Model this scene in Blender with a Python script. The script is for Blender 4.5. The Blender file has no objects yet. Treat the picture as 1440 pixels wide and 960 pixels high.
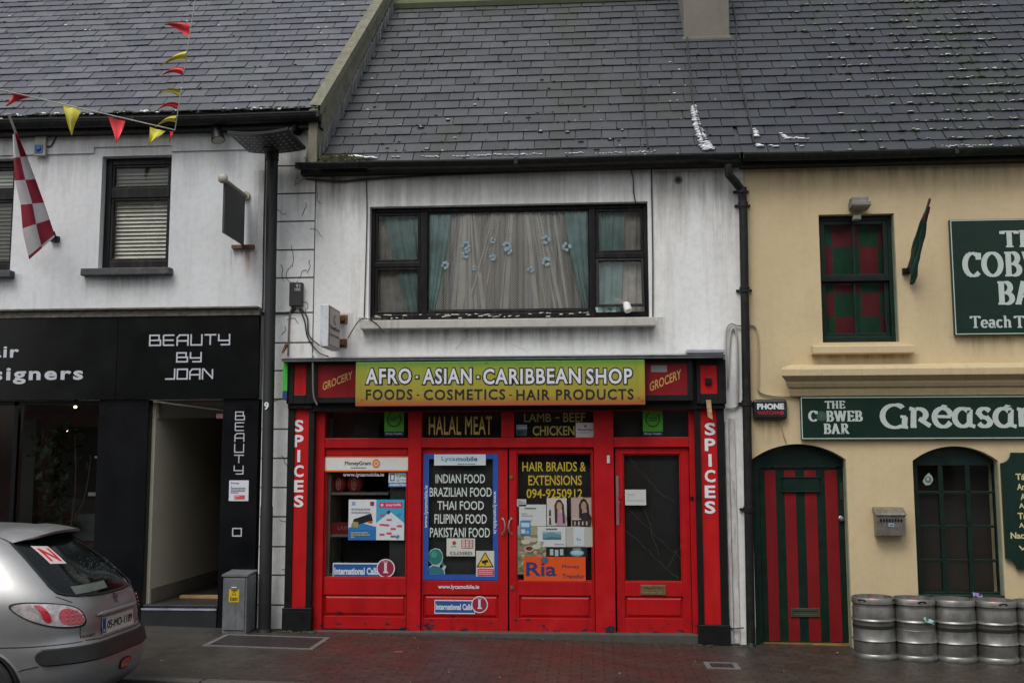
import bpy, bmesh, math, random
import numpy as np
from mathutils import Vector, Matrix
from mathutils.geometry import delaunay_2d_cdt
random.seed(7)
S = bpy.context.scene
COL = S.collection
# ------------------------------------------------------------------ camera
F = 1480.0; YAW = math.radians(4.25); PIT = math.radians(6.4); ROLL = .002
CD = 11.6; CH = 1.96
_cy, _sy, _cp, _sp = math.cos(YAW), math.sin(YAW), math.cos(PIT), math.sin(PIT)
_f = Vector((-_sy*_cp, _cy*_cp, _sp)); _r = Vector((_cy, _sy, 0)); _u = _r.cross(_f)
_R = (_r - ROLL*_u).normalized(); _U = (_u + ROLL*_r).normalized()
cam = bpy.data.cameras.new('camera'); cam.sensor_width = 36; cam.lens = 36*F/1440
cam.clip_start = .1; cam.clip_end = 500
co = bpy.data.objects.new('camera', cam); COL.objects.link(co)
co.matrix_world = Matrix(((_R.x, _U.x, -_f.x, 0), (_R.y, _U.y, -_f.y, -CD), (_R.z, _U.z, -_f.z, CH), (0, 0, 0, 1)))
S.camera = co
# ------------------------------------------------------------------ sky, sun, exposure
SUN_EL, SUN_AZ = math.radians(58), math.radians(205)      # azimuth measured clockwise from +Y
w = bpy.data.worlds.new('World'); S.world = w; w.use_nodes = True
nt = w.node_tree; nt.nodes.clear()
sky = nt.nodes.new('ShaderNodeTexSky'); sky.sky_type = 'NISHITA'; sky.sun_disc = False
sky.sun_elevation = SUN_EL; sky.sun_rotation = SUN_AZ; sky.dust_density = 4; sky.air_density = 1.2
hs = nt.nodes.new('ShaderNodeHueSaturation'); hs.inputs['Saturation'].default_value = .28
bg = nt.nodes.new('ShaderNodeBackground'); bg.inputs['Strength'].default_value = .15
wo = nt.nodes.new('ShaderNodeOutputWorld')
nt.links.new(sky.outputs[0], hs.inputs['Color']); nt.links.new(hs.outputs[0], bg.inputs['Color']); nt.links.new(bg.outputs[0], wo.inputs[0])
sl = bpy.data.lights.new('sun', 'SUN'); sl.energy = 1.1; sl.angle = math.radians(25); sl.color = (1, .96, .9)
so = bpy.data.objects.new('sun', sl); COL.objects.link(so); so.location = (0, -6, 14)
sd = Vector((math.sin(SUN_AZ)*math.cos(SUN_EL), math.cos(SUN_AZ)*math.cos(SUN_EL), math.sin(SUN_EL)))
so.rotation_euler = sd.to_track_quat('Z', 'Y').to_euler()
S.view_settings.view_transform = 'Standard'; S.view_settings.look = 'None'
S.view_settings.exposure = 0.15; S.view_settings.gamma = 1

# ------------------------------------------------------------------ pixel of the photograph -> point on a plane of the street
def at(px, py, Y=0.0):
    d = _f + (px-720)/F*_R + (480-py)/F*_U
    t = (Y+CD)/d.y
    return Vector((d.x*t, Y, CH+d.z*t))
def RX(x0, y0, x1, y1, Y=0.0):
    xm, ym = (x0+x1)/2, (y0+y1)/2
    return at(x0, ym, Y).x, at(x1, ym, Y).x, at(xm, y1, Y).z, at(xm, y0, Y).z
def gz(x, y=0.0):
    x = max(-16., min(16., x))
    return .045-.022*x
# ------------------------------------------------------------------ materials
MATS = {}
def C(h):
    h = h.lstrip('#'); o = []
    for i in (0, 2, 4):
        c = int(h[i:i+2], 16)/255
        o.append(c/12.92 if c <= .04045 else ((c+.055)/1.055)**2.4)
    return tuple(o)
def nn(nt, t, **k):
    n = nt.nodes.new(t)
    for a, b in k.items():
        if a[0] == '_': setattr(n, a[1:], b)
        else: n.inputs[a].default_value = b
    return n
def ramp(nt, src, p0, p1, c0=(0, 0, 0, 1), c1=(1, 1, 1, 1)):
    r = nt.nodes.new('ShaderNodeValToRGB'); e = r.color_ramp.elements
    e[0].position, e[1].position = p0, p1; e[0].color, e[1].color = c0, c1
    nt.links.new(src, r.inputs[0]); return r.outputs[0]
def mixc(nt, fac, a, b, mode='MIX'):
    m = nt.nodes.new('ShaderNodeMix'); m.data_type = 'RGBA'; m.blend_type = mode; m.clamp_factor = True
    for s, v in ((m.inputs[0], fac), (m.inputs[6], a), (m.inputs[7], b)):
        if hasattr(v, 'node'): nt.links.new(v, s)
        elif isinstance(v, (int, float)): s.default_value = v
        else: s.default_value = (*v, 1) if len(v) == 3 else v
    return m.outputs[2]
def base(name):
    m = bpy.data.materials.new(name); m.use_nodes = True
    nt = m.node_tree; b = nt.nodes['Principled BSDF']
    return m, nt, b
def coords(nt, scale=(1, 1, 1), kind='Object'):
    tc = nt.nodes.new('ShaderNodeTexCoord'); mp = nt.nodes.new('ShaderNodeMapping')
    mp.inputs['Scale'].default_value = scale
    nt.links.new(tc.outputs[kind], mp.inputs[0]); return mp.outputs[0]
def noise(nt, scale, detail=5, vec=None, rough=.6):
    n = nn(nt, 'ShaderNodeTexNoise', Scale=scale, Detail=detail, Roughness=rough)
    if vec is not None: nt.links.new(vec, n.inputs['Vector'])
    return n.outputs['Fac']
def bump(nt, b, h, strength=.2, dist=.01):
    n = nn(nt, 'ShaderNodeBump', Strength=strength, Distance=dist)
    nt.links.new(h, n.inputs['Height']); nt.links.new(n.outputs[0], b.inputs['Normal'])
def pm(name, col=None, rough=.55, metal=0., var=.18, scale=6., bmp=.0, bscale=60., dirt=None, damt=.5, dscale=(5, 5, .5), spec=.5, coat=0.):
    """plain weathered surface: mottled colour, optional dirt runs, optional grain"""
    if name in MATS: return MATS[name]
    m, nt, b = base(name); v = coords(nt)
    n = noise(nt, scale, 6, v)
    lo = tuple(c*(1-var) for c in col); hi = tuple(min(1, c*(1+var)) for c in col)
    c = mixc(nt, ramp(nt, n, .3, .7), lo, hi)
    if dirt:
        v2 = coords(nt, dscale); d = noise(nt, 2.2, 7, v2, .7)
        f = ramp(nt, d, .5, .78, (0, 0, 0, 1), (damt, damt, damt, 1))
        c = mixc(nt, f, c, dirt)
    nt.links.new(c, b.inputs['Base Color'])
    rr = nn(nt, 'ShaderNodeMapRange', **{'To Min': max(.02, rough-.1), 'To Max': min(1, rough+.12)})
    nt.links.new(n, rr.inputs[0]); nt.links.new(rr.outputs[0], b.inputs['Roughness'])
    b.inputs['Metallic'].default_value = metal; b.inputs['Specular IOR Level'].default_value = spec
    b.inputs['Coat Weight'].default_value = coat
    if bmp: bump(nt, b, noise(nt, bscale, 4, v), bmp)
    MATS[name] = m; return m
def flat(h, rough=.5):
    k = 'print_'+h.lstrip('#')+('_%d' % (rough*100))
    return MATS.get(k) or pm(k, C(h), rough, var=.05, scale=30)
def plaster(name, col, grime, streak=.45, speck=.5, bmp=.35, top=0.):
    m, nt, b = base(name); v = coords(nt)
    c = mixc(nt, ramp(nt, noise(nt, 1.1, 6, v), .3, .72), tuple(x*.84 for x in col), col)
    c = mixc(nt, ramp(nt, noise(nt, 14, 5, v), .45, .8, (0, 0, 0, 1), (.22, .22, .22, 1)), c, grime)
    s = noise(nt, 1.0, 8, coords(nt, (4.5, 4.5, .33)), .72)
    c = mixc(nt, ramp(nt, s, .52, .8, (0, 0, 0, 1), (streak, streak, streak, 1)), c, grime)
    if top:              # rain-carried soot under the eaves
        sz = nt.nodes.new('ShaderNodeSeparateXYZ'); nt.links.new(v, sz.inputs[0])
        mz = nn(nt, 'ShaderNodeMapRange', **{'From Min': top-1.0, 'From Max': top, 'To Min': 0., 'To Max': .30}); nt.links.new(sz.outputs['Z'], mz.inputs[0])
        az = nn(nt, 'ShaderNodeMath', _operation='ADD'); nt.links.new(mz.outputs[0], az.inputs[0]); nt.links.new(noise(nt, 1., 8, coords(nt, (7, 7, .5)), .75), az.inputs[1])
        c = mixc(nt, ramp(nt, az.outputs[0], .58, .95, (0, 0, 0, 1), (.75, .75, .75, 1)), c, grime)
    s2 = noise(nt, 1.0, 6, coords(nt, (22, 22, 9)), .75)
    c = mixc(nt, ramp(nt, s2, .665, .73, (0, 0, 0, 1), (speck, speck, speck, 1)), c, tuple(x*.45 for x in grime))
    nt.links.new(c, b.inputs['Base Color']); b.inputs['Roughness'].default_value = .85
    h = mixc(nt, .5, noise(nt, 2.5, 3, v), noise(nt, 55, 5, v))
    bump(nt, b, h, bmp, .012)
    return m
def slate_mat(name, c0, c1, moss, mossamt, rough=.42, dark=None):
    m, nt, b = base(name); v = coords(nt)
    g = nt.nodes.new('ShaderNodeNewGeometry')
    c = mixc(nt, ramp(nt, g.outputs['Random Per Island'], 0., 1.), c0, c1)
    if dark:            # older blue-black slates take over to the right of the chimney line
        sx = nt.nodes.new('ShaderNodeSeparateXYZ'); nt.links.new(g.outputs['Position'], sx.inputs[0])
        jt = nn(nt, 'ShaderNodeMath', _operation='MULTIPLY_ADD'); jt.inputs[1].default_value = 1.5; nt.links.new(noise(nt, 1.3, 5, v), jt.inputs[0]); nt.links.new(sx.outputs['X'], jt.inputs[2])
        j2 = nn(nt, 'ShaderNodeMath', _operation='MULTIPLY_ADD'); j2.inputs[1].default_value = .7; nt.links.new(g.outputs['Random Per Island'], j2.inputs[0]); nt.links.new(jt.outputs[0], j2.inputs[2])
        mr = nn(nt, 'ShaderNodeMapRange', **{'From Min': .3, 'From Max': 2.9}); nt.links.new(j2.outputs[0], mr.inputs[0])
        c = mixc(nt, mr.outputs[0], c, mixc(nt, ramp(nt, g.outputs['Random Per Island'], 0., 1.), dark[0], dark[1]))
    c = mixc(nt, ramp(nt, noise(nt, 9, 6, v), .35, .75, (0, 0, 0, 1), (.5, .5, .5, 1)), c, tuple(x*.62 for x in c0))
    c = mixc(nt, ramp(nt, noise(nt, 38, 4, v), .6, .75, (0, 0, 0, 1), (.4, .4, .4, 1)), c, tuple(x*1.6 for x in c1))
    c = mixc(nt, ramp(nt, noise(nt, 3.1, 4, v), .5, .8, (0, 0, 0, 1), (.3, .3, .3, 1)), c, tuple(a*b for a, b in zip(c1, (.85, 1.05, .85))))
    c = mixc(nt, ramp(nt, noise(nt, 2.3, 4, coords(nt, (1.7, 1, 1))), .52, .8, (0, 0, 0, 1), (.3, .3, .3, 1)), c, tuple(a*b for a, b in zip(c0, (1.25, .95, 1.3))))
    mm = noise(nt, .8, 6, coords(nt, (1.3, .5, .5)), .65)
    c = mixc(nt, ramp(nt, mm, .52, .74, (0, 0, 0, 1), (mossamt,)*3+(1,)), c, moss)
    nt.links.new(c, b.inputs['Base Color'])
    rr = nn(nt, 'ShaderNodeMapRange', **{'To Min': rough-.1, 'To Max': rough+.25})
    nt.links.new(noise(nt, 5, 5, v), rr.inputs[0]); nt.links.new(rr.outputs[0], b.inputs['Roughness'])
    bump(nt, b, noise(nt, 45, 6, v), .25, .006)
    return m
def glass(name, tint=(.8, .85, .85), ior=1.5, wav=.008):
    if name in MATS: return MATS[name]
    m = bpy.data.materials.new(name); m.use_nodes = True; nt = m.node_tree; nt.nodes.clear()
    t = nn(nt, 'ShaderNodeBsdfTransparent', Color=(*tint, 1)); g = nn(nt, 'ShaderNodeBsdfGlossy', Roughness=.03)
    fr = nn(nt, 'ShaderNodeFresnel', IOR=ior); mx = nt.nodes.new('ShaderNodeMixShader'); o = nt.nodes.new('ShaderNodeOutputMaterial')
    bp = nn(nt, 'ShaderNodeBump', Strength=wav, Distance=.05); nt.links.new(noise(nt, 2.2, 2, coords(nt)), bp.inputs['Height'])
    nt.links.new(bp.outputs[0], g.inputs['Normal']); nt.links.new(bp.outputs[0], fr.inputs['Normal'])
    nt.links.new(fr.outputs[0], mx.inputs[0]); nt.links.new(t.outputs[0], mx.inputs[1]); nt.links.new(g.outputs[0], mx.inputs[2])
    nt.links.new(mx.outputs[0], o.inputs[0]); MATS[name] = m; return m
def emis(name, col, st):
    m, nt, b = base(name); b.inputs['Base Color'].default_value = (*col, 1)
    b.inputs['Emission Color'].default_value = (*col, 1); b.inputs['Emission Strength'].default_value = st
    return m
# ------------------------------------------------------------------ mesh builder
ORG = {}
class MB:
    def __init__(s): s.v = []; s.f = []; s.m = []; s.s = []
    def add(s, vs, fs, m=0, smooth=False):
        o = len(s.v); s.v += [tuple(v) for v in vs]
        for f in fs: s.f.append([o+i for i in f]); s.m.append(m); s.s.append(smooth)
    def box(s, x0, x1, y0, y1, z0, z1, m=0):
        if x0 > x1: x0, x1 = x1, x0
        if y0 > y1: y0, y1 = y1, y0
        if z0 > z1: z0, z1 = z1, z0
        s.add([(x0, y0, z0), (x1, y0, z0), (x1, y1, z0), (x0, y1, z0), (x0, y0, z1), (x1, y0, z1), (x1, y1, z1), (x0, y1, z1)],
              [(0, 1, 5, 4), (1, 2, 6, 5), (2, 3, 7, 6), (3, 0, 4, 7), (4, 5, 6, 7), (3, 2, 1, 0)], m)
    def pb(s, x0, y0, x1, y1, Yf, Yb, m=0):
        a, b, c, d = RX(x0, y0, x1, y1, Yf); s.box(a, b, Yf, Yb, c, d, m)
    def quad(s, a, b, c, d, m=0): s.add([a, b, c, d], [(0, 1, 2, 3)], m)
    def prism(s, pts, d, m=0, smooth=False):
        """closed polygon pts (3D) extruded by vector d"""
        n = len(pts); P = [Vector(p) for p in pts]; d = Vector(d)
        s.add(P+[p+d for p in P], [tuple(range(n)), tuple(range(2*n-1, n-1, -1))], m)
        s.add(P+[p+d for p in P], [(i, (i+1) % n, n+(i+1) % n, n+i) for i in range(n)], m, smooth)
    def tube(s, pts, r, n=8, m=0, caps=True, smooth=True):
        P = [Vector(p) for p in pts]; k = len(P); rr = r if isinstance(r, (list, tuple)) else [r]*k
        vs = []; a = None
        for i in range(k):
            t = (P[min(i+1, k-1)]-P[max(i-1, 0)]).normalized()
            if a is None: a = t.cross(Vector((0, 0, 1)) if abs(t.z) < .9 else Vector((1, 0, 0))).normalized()
            a = (a - t*a.dot(t)).normalized(); b = t.cross(a)
            for j in range(n):
                q = 2*math.pi*j/n; vs.append(P[i]+rr[i]*(math.cos(q)*a+math.sin(q)*b))
        fs = [(i*n+j, i*n+(j+1) % n, (i+1)*n+(j+1) % n, (i+1)*n+j) for i in range(k-1) for j in range(n)]
        s.add(vs, fs, m, smooth)
        if caps: s.add(vs[:n], [tuple(range(n-1, -1, -1))], m); s.add(vs[-n:], [tuple(range(n))], m)
    def lathe(s, c, prof, n=32, m=0, axis='Z'):
        c = Vector(c); vs = []
        for r, h in prof:
            for j in range(n):
                q = 2*math.pi*j/n; a, b = r*math.cos(q), r*math.sin(q)
                vs.append(c+Vector((a, b, h) if axis == 'Z' else (a, h, b) if axis == 'Y' else (h, a, b)))
        k = len(prof)
        s.add(vs, [(i*n+j, i*n+(j+1) % n, (i+1)*n+(j+1) % n, (i+1)*n+j) for i in range(k-1) for j in range(n)], m, True)
    def ball(s, c, r, m=0, sq=(1, 1, 1), n=8, k=5):
        c = Vector(c); vs = []
        for i in range(k+1):
            t = math.pi*i/k
            for j in range(n):
                q = 2*math.pi*j/n
                vs.append(c+Vector((r*sq[0]*math.sin(t)*math.cos(q), r*sq[1]*math.sin(t)*math.sin(q), r*sq[2]*math.cos(t))))
        s.add(vs, [(i*n+j, i*n+(j+1) % n, (i+1)*n+(j+1) % n, (i+1)*n+j) for i in range(k) for j in range(n)], m, True)
    def sheet(s, fn, nu, nv, m=0, smooth=True, mf=None):
        vs = [fn(i/nu, j/nv) for j in range(nv+1) for i in range(nu+1)]
        o = len(s.v); s.v += [tuple(v) for v in vs]
        for j in range(nv):
            for i in range(nu):
                a = o+j*(nu+1)+i; s.f.append([a, a+1, a+nu+2, a+nu+1]); s.m.append(mf(i/nu, j/nv) if mf else m); s.s.append(smooth)
    def build(s, name, mats, parent=None, bev=0., org=None, merge=False, recalc=True):
        if not isinstance(mats, (list, tuple)): mats = [mats]
        o0 = ORG[parent] if parent is not None else Vector(org) if org is not None else Vector((0, 0, 0))
        me = bpy.data.meshes.new(name)
        me.from_pydata([(v[0]-o0.x, v[1]-o0.y, v[2]-o0.z) for v in s.v], [], s.f)
        for m in mats: me.materials.append(m)
        me.polygons.foreach_set('material_index', s.m); me.polygons.foreach_set('use_smooth', s.s)
        bm = bmesh.new(); bm.from_mesh(me)
        if merge: bmesh.ops.remove_doubles(bm, verts=bm.verts, dist=.0002)
        if recalc: bmesh.ops.recalc_face_normals(bm, faces=bm.faces)
        bm.to_mesh(me); bm.free(); me.update()
        if any(s.s): me.set_sharp_from_angle(angle=math.radians(38))
        ob = bpy.data.objects.new(name, me); COL.objects.link(ob)
        if parent is not None: ob.parent = parent
        else: ob.location = o0
        ORG[ob] = o0
        if bev:
            md = ob.modifiers.new('bevel', 'BEVEL'); md.width = bev; md.segments = 2; md.limit_method = 'ANGLE'; md.angle_limit = math.radians(50)
        return ob
def tag(o, label=None, cat=None, group=None, kind=None):
    if label: o['label'] = label
    if cat: o['category'] = cat
    if group: o['group'] = group
    if kind: o['kind'] = kind
    return o
def empty(name, loc, label, cat, group=None):
    o = bpy.data.objects.new(name, None); COL.objects.link(o); o.location = loc; o.empty_display_size = .2
    ORG[o] = Vector(loc); return tag(o, label, cat, group)
def wall(mb, xs, zs, openings, Yf, Yb, m=0):
    """wall slab with rectangular openings; only outer faces and reveals"""
    X = sorted(set([xs[0], xs[1]]+[o[i] for o in openings for i in (0, 1)])); X = [x for x in X if xs[0] <= x <= xs[1]]
    Z = sorted(set([zs[0], zs[1]]+[o[i] for o in openings for i in (2, 3)])); Z = [z for z in Z if zs[0] <= z <= zs[1]]
    def solid(i, j):
        if not (0 <= i < len(X)-1 and 0 <= j < len(Z)-1): return False
        cx, cz = (X[i]+X[i+1])/2, (Z[j]+Z[j+1])/2
        return not any(o[0] < cx < o[1] and o[2] < cz < o[3] for o in openings)
    for i in range(len(X)-1):
        for j in range(len(Z)-1):
            if not solid(i, j): continue
            x0, x1, z0, z1 = X[i], X[i+1], Z[j], Z[j+1]
            mb.quad((x0, Yf, z0), (x1, Yf, z0), (x1, Yf, z1), (x0, Yf, z1), m)
            mb.quad((x0, Yb, z0), (x1, Yb, z0), (x1, Yb, z1), (x0, Yb, z1), m)
            if not solid(i-1, j): mb.quad((x0, Yf, z0), (x0, Yb, z0), (x0, Yb, z1), (x0, Yf, z1), m)
            if not solid(i+1, j): mb.quad((x1, Yf, z0), (x1, Yb, z0), (x1, Yb, z1), (x1, Yf, z1), m)
            if not solid(i, j-1): mb.quad((x0, Yf, z0), (x1, Yf, z0), (x1, Yb, z0), (x0, Yb, z0), m)
            if not solid(i, j+1): mb.quad((x0, Yf, z1), (x1, Yf, z1), (x1, Yb, z1), (x0, Yb, z1), m)
def ring(mb, X0, X1, Z0, Z1, wl, wr, wt, wb, Yf, Yb, m=0):
    mb.box(X0, X0+wl, Yf, Yb, Z0, Z1, m); mb.box(X1-wr, X1, Yf, Yb, Z0, Z1, m)
    mb.box(X0+wl, X1-wr, Yf, Yb, Z1-wt, Z1, m); mb.box(X0+wl, X1-wr, Yf, Yb, Z0, Z0+wb, m)
# ------------------------------------------------------------------ lettering
_TC = {}
def glyphs(s, bold=0., sp=1.):
    k = (s, bold, sp)
    if k in _TC: return _TC[k]
    cu = bpy.data.curves.new('t', 'FONT'); cu.body = s; cu.size = 1; cu.resolution_u = 3; rep = bold if bold and 'M' in s else 0.; cu.offset = 0. if rep else bold; cu.space_character = sp
    ob = bpy.data.objects.new('t', cu); COL.objects.link(ob)
    me = ob.evaluated_get(bpy.context.evaluated_depsgraph_get()).to_mesh()
    vs = np.array([v.co[:2] for v in me.vertices]); fs = [list(p.vertices) for p in me.polygons]
    bpy.data.objects.remove(ob); bpy.data.curves.remove(cu)
    lo, hi = vs.min(0), vs.max(0)
    if rep:           # heavier letters: the outline laid down again a little to each side
        n = len(vs); V = [vs]; Fq = list(fs); L = [np.zeros(n)]
        for i, (dx, dy) in enumerate(((1, 0), (-1, 0), (0, 1), (0, -1), (.7, .7), (-.7, .7), (.7, -.7), (-.7, -.7))):
            V.append(vs+np.array([dx, dy])*rep); Fq += [[q+n*(i+1) for q in f] for f in fs]; L.append(np.full(n, -.00012*(i+1)))
        vs, fs = np.vstack(V), Fq; lay = np.concatenate(L); lo, hi = vs.min(0), vs.max(0)
    else: lay = np.zeros(len(vs))
    _TC[k] = (np.column_stack([(vs-lo)/(hi-lo), lay]), fs, hi-lo); return _TC[k]
def pmap(x0, y0, x1, y1, Y):
    a, b, c, d = RX(x0, y0, x1, y1, Y)
    return lambda u, v, w=0: (a+u*(b-a), Y-w, c+v*(d-c))
def sub(M, u0, v0, u1, v1): return lambda u, v, w=0: M(u0+u*(u1-u0), v0+v*(v1-v0), w)
def text(mb, s, M, m=0, bold=0., w=.003, sp=1.):
    vs, fs, _ = glyphs(s, bold, sp)
    mb.add([M(u, v, w+l) for u, v, l in vs], fs, m)
def T(mb, s, x0, y0, x1, y1, Y, m=0, bold=0., w=.003, sp=1.): text(mb, s, pmap(x0, y0, x1, y1, Y), m, bold, w, sp)
def arc(cx, cy, rx, ry, a0, a1, n=14):
    return [(cx+rx*math.cos(math.radians(a0+(a1-a0)*i/n)), cy+ry*math.sin(math.radians(a0+(a1-a0)*i/n))) for i in range(n+1)]
def strokes(mb, lines, M, thick, thin, m=0, w=.003, asp=1., ext=0.):
    """pen strokes: thick where the pen runs upright, thin where it runs level (thick == thin: one weight)"""
    k = 0
    for L in lines:
        for (x0, y0), (x1, y1) in zip(L[:-1], L[1:]):
            dx, dy = (x1-x0)*asp, y1-y0; l = math.hypot(dx, dy)
            if l < 1e-6: continue
            tw = (thin+(thick-thin)*abs(dy)/l)/2; e = ext if len(L) == 2 else max(ext, tw*.3 if len(L) > 6 else tw)
            ux, uy = dx/l, dy/l; ax, ay = -uy*tw, ux*tw; ex, ey = ux*e, uy*e
            P = [(x0*asp-ex+ax, y0-ey+ay), (x0*asp-ex-ax, y0-ey-ay), (x1*asp+ex-ax, y1+ey-ay), (x1*asp+ex+ax, y1+ey+ay)]
            mb.add([M(p[0]/asp, p[1], w+k*.00012) for p in P], [(0, 1, 2, 3)], m); k = (k+1) % 9
def serif(x, y, d=.13): return [(x-d, y), (x+d, y)]
def SG(c):
    lo, hi = .03, .97
    if c == 'T': return .78, [[(.06, .95), (.72, .95)], [(.39, 0), (.39, .98)], serif(.39, lo, .17), [(.07, .98), (.07, .8)], [(.71, .98), (.71, .8)]]
    if c == 'H': return .92, [[(.22, 0), (.22, 1)], [(.7, 0), (.7, 1)], [(.22, .5), (.7, .5)]]+[serif(x, y, .16) for x in (.22, .7) for y in (lo, hi)]
    if c == 'E': return .74, [[(.22, 0), (.22, 1)], [(.06, .97), (.64, .97)], [(.22, .5), (.54, .5)], [(.06, .03), (.67, .03)], [(.65, .98), (.65, .78)], [(.67, .02), (.67, .25)], [(.54, .6), (.54, .4)]]
    if c == 'C': return .8, [arc(.44, .5, .33, .47, 48, 312), [(.68, .98), (.68, .7)]]
    if c == 'O': return .9, [arc(.45, .5, .35, .47, 0, 360, 24)]
    if c == 'B': return .78, [[(.22, 0), (.22, 1)], arc(.38, .74, .22, .23, 95, -95), arc(.4, .26, .26, .235, 95, -95), [(.06, .97), (.4, .97)], [(.06, .03), (.42, .03)], [(.22, .5), (.42, .5)]]
    if c == 'R': return .84, [[(.22, 0), (.22, 1)], arc(.4, .74, .22, .23, 95, -95), [(.06, .97), (.42, .97)], [(.22, .5), (.42, .5)], [(.42, .5), (.7, .03)], serif(.22, lo, .16), [(.62, .03), (.84, .03)]]
    if c == 'A': return .86, [[(.14, 0), (.4, 1)], [(.4, 1), (.68, 0)], [(.22, .34), (.6, .34)], serif(.14, lo), serif(.68, lo, .16)]
    if c == 'W': return 1.2, [[(.12, 1), (.38, 0)], [(.38, 0), (.6, 1)], [(.6, 1), (.84, 0)], [(.84, 0), (1.06, 1)], serif(.14, hi), serif(.6, hi), serif(1.06, hi)]
    if c == 'e': return .56, [arc(.28, .33, .2, .31, 0, 315, 16), [(.08, .34), (.48, .34)]]
    if c == 'a': return .58, [arc(.24, .2, .15, .18, 20, 340, 14), arc(.26, .46, .15, .19, 10, 150, 8), [(.41, .02), (.41, .5)], [(.41, .03), (.55, .03)]]
    if c == 'c': return .52, [arc(.28, .33, .2, .31, 50, 315, 14)]
    if c == 'h': return .66, [[(.16, 0), (.16, 1)], arc(.32, .42, .16, .22, 160, 0, 8), [(.48, 0), (.48, .44)], serif(.16, .03, .12), serif(.49, .03, .12), [(.05, .97), (.16, .97)]]
    return .4, []
def serif_text(mb, s, M, m=0, thick=.17, thin=.07, w=.003):
    tot = sum(SG(c)[0] for c in s); x = 0
    for c in s:
        a, ls = SG(c)
        strokes(mb, ls, (lambda u, v, w=0, x=x: M((x+u)/tot, v, w)), thick, thin, m, w); x += a
def poly_fill(mb, pts, M, m=0, w=.0, d=None):
    """filled polygon in (u,v)"""
    n = len(pts); mb.add([M(u, v, w) for u, v in pts], [tuple(range(n))], m)
def disc(mb, M, cu, cv, ru, rv, m=0, w=.002, n=24):
    poly_fill(mb, [(cu+ru*math.cos(2*math.pi*i/n), cv+rv*math.sin(2*math.pi*i/n)) for i in range(n)], M, m, w)
def sheet_sign(name, label, cat, x0, y0, x1, y1, Y, bgc, els, group=None, thick=.003, parent=None, bev=0, rough=.45):
    """flat printed sheet: board plus printed shapes; els in unit coordinates of the sheet, v upwards"""
    cols = [bgc]
    def ci(c):
        if c not in cols: cols.append(c)
        return cols.index(c)
    mb = MB(); M = pmap(x0, y0, x1, y1, Y); k = .0012
    a, b, c, d = RX(x0, y0, x1, y1, Y); mb.box(a, b, Y, Y+thick, c, d, 0)
    for e in els:
        k += .0003 if len(els) < 40 else .00004
        if e[0] == 'r': _, u0, v0, u1, v1, cc = e; poly_fill(mb, [(u0, v0), (u1, v0), (u1, v1), (u0, v1)], M, ci(cc), k)
        elif e[0] == 'c': _, u, v, ru, rv, cc = e; disc(mb, M, u, v, ru, rv, ci(cc), k)
        elif e[0] == 'p': poly_fill(mb, e[1], M, ci(e[2]), k)
        elif e[0] == 't': text(mb, e[1], sub(M, *e[2:6]), ci(e[6]), e[7] if len(e) > 7 else .01, k)
        elif e[0] == 'l':        # unreadable small print as lines of short dashes
            _, u0, v0, u1, v1, n, cc = e; rr = random.Random(int(1000*(u0+v0+x0)))
            for q in range(n):
                v = v1-(q+.5)*(v1-v0)/n; h = (v1-v0)/n*.26; u = u0
                while u < u1-.02:
                    l = min(u1-u, rr.uniform(.04, .13)*(u1-u0)*1.6); poly_fill(mb, [(u, v-h), (u+l*.85, v-h), (u+l*.85, v+h), (u, v+h)], M, ci(cc), k); u += l
                    if rr.random() < .06: break
    o = mb.build(name, [flat(c, rough) if isinstance(c, str) else c for c in cols], parent, bev, org=None if parent is not None else ((a+b)/2, Y, c), recalc=False)
    return tag(o, label, cat, group) if parent is None else o
# ------------------------------------------------------------------ shared materials
M_WHITE_A = plaster('white_render', (.69, .71, .73), (.28, .27, .23), .36, .4, top=5.75)
M_WHITE_B = plaster('old_white_render', (.80, .81, .80), (.24, .23, .19), .58, .9, top=5.15)
M_CREAM = plaster('cream_render', (.60, .485, .29), (.36, .27, .15), .22, .25)
M_SILLW = plaster('sill_concrete', (.50, .49, .44), (.12, .12, .09), .8, .8)
M_SL_A = slate_mat('slate_grey', (.058, .063, .078), (.118, .123, .140), (.07, .08, .045), .3)
M_SL_B = slate_mat('slate_dark', (.036, .038, .043), (.072, .075, .082), (.030, .038, .018), .8, dark=((.017, .020, .028), (.031, .035, .046)))
M_SL_C = M_SL_B; M_SL_X = slate_mat('slate_blue', (.026, .030, .040), (.044, .049, .062), (.045, .052, .034), .3)
M_BLK = pm('black_paint', (.006, .006, .0065), .45, var=.4, scale=9, bmp=.1, spec=.3)
M_GUT = pm('gutter_black', (.007, .008, .008), .5, spec=.3, var=.5, scale=12, bmp=.25, dirt=(.045, .06, .03), damt=.5, dscale=(6, 6, 6))
M_FASC = pm('black_gloss_panel', (.004, .0045, .005), .2, var=.3, scale=3, spec=.3)
M_PIER = pm('dark_blue_black_panel', (.0035, .004, .0055), .3, var=.3, scale=3, spec=.25)
M_PVC = pm('dark_brown_frame', (.005, .0045, .005), .4, spec=.25, var=.3, scale=14, dirt=(.16, .15, .13), damt=.25)
M_GLASS = glass('window_glass', (.93, .95, .94), 1.5)
M_DGLASS = glass('dark_window_glass', (.84, .86, .85), 1.42)
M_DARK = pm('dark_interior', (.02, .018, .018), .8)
M_ROOM = pm('room_paint', (.34, .32, .29), .8)
M_MOSSG = pm('moss_green', (.030, .036, .017), .95, var=.5, scale=40, bmp=.6)
M_SNOW = pm('snow', (.80, .83, .88), .7, var=.06, scale=25, bmp=.3)
M_WOODW = pm('weathered_wood', (.10, .095, .075), .8, var=.5, scale=18, bmp=.5, dirt=(.3, .28, .22), damt=.7, dscale=(3, 20, 40))
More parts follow.
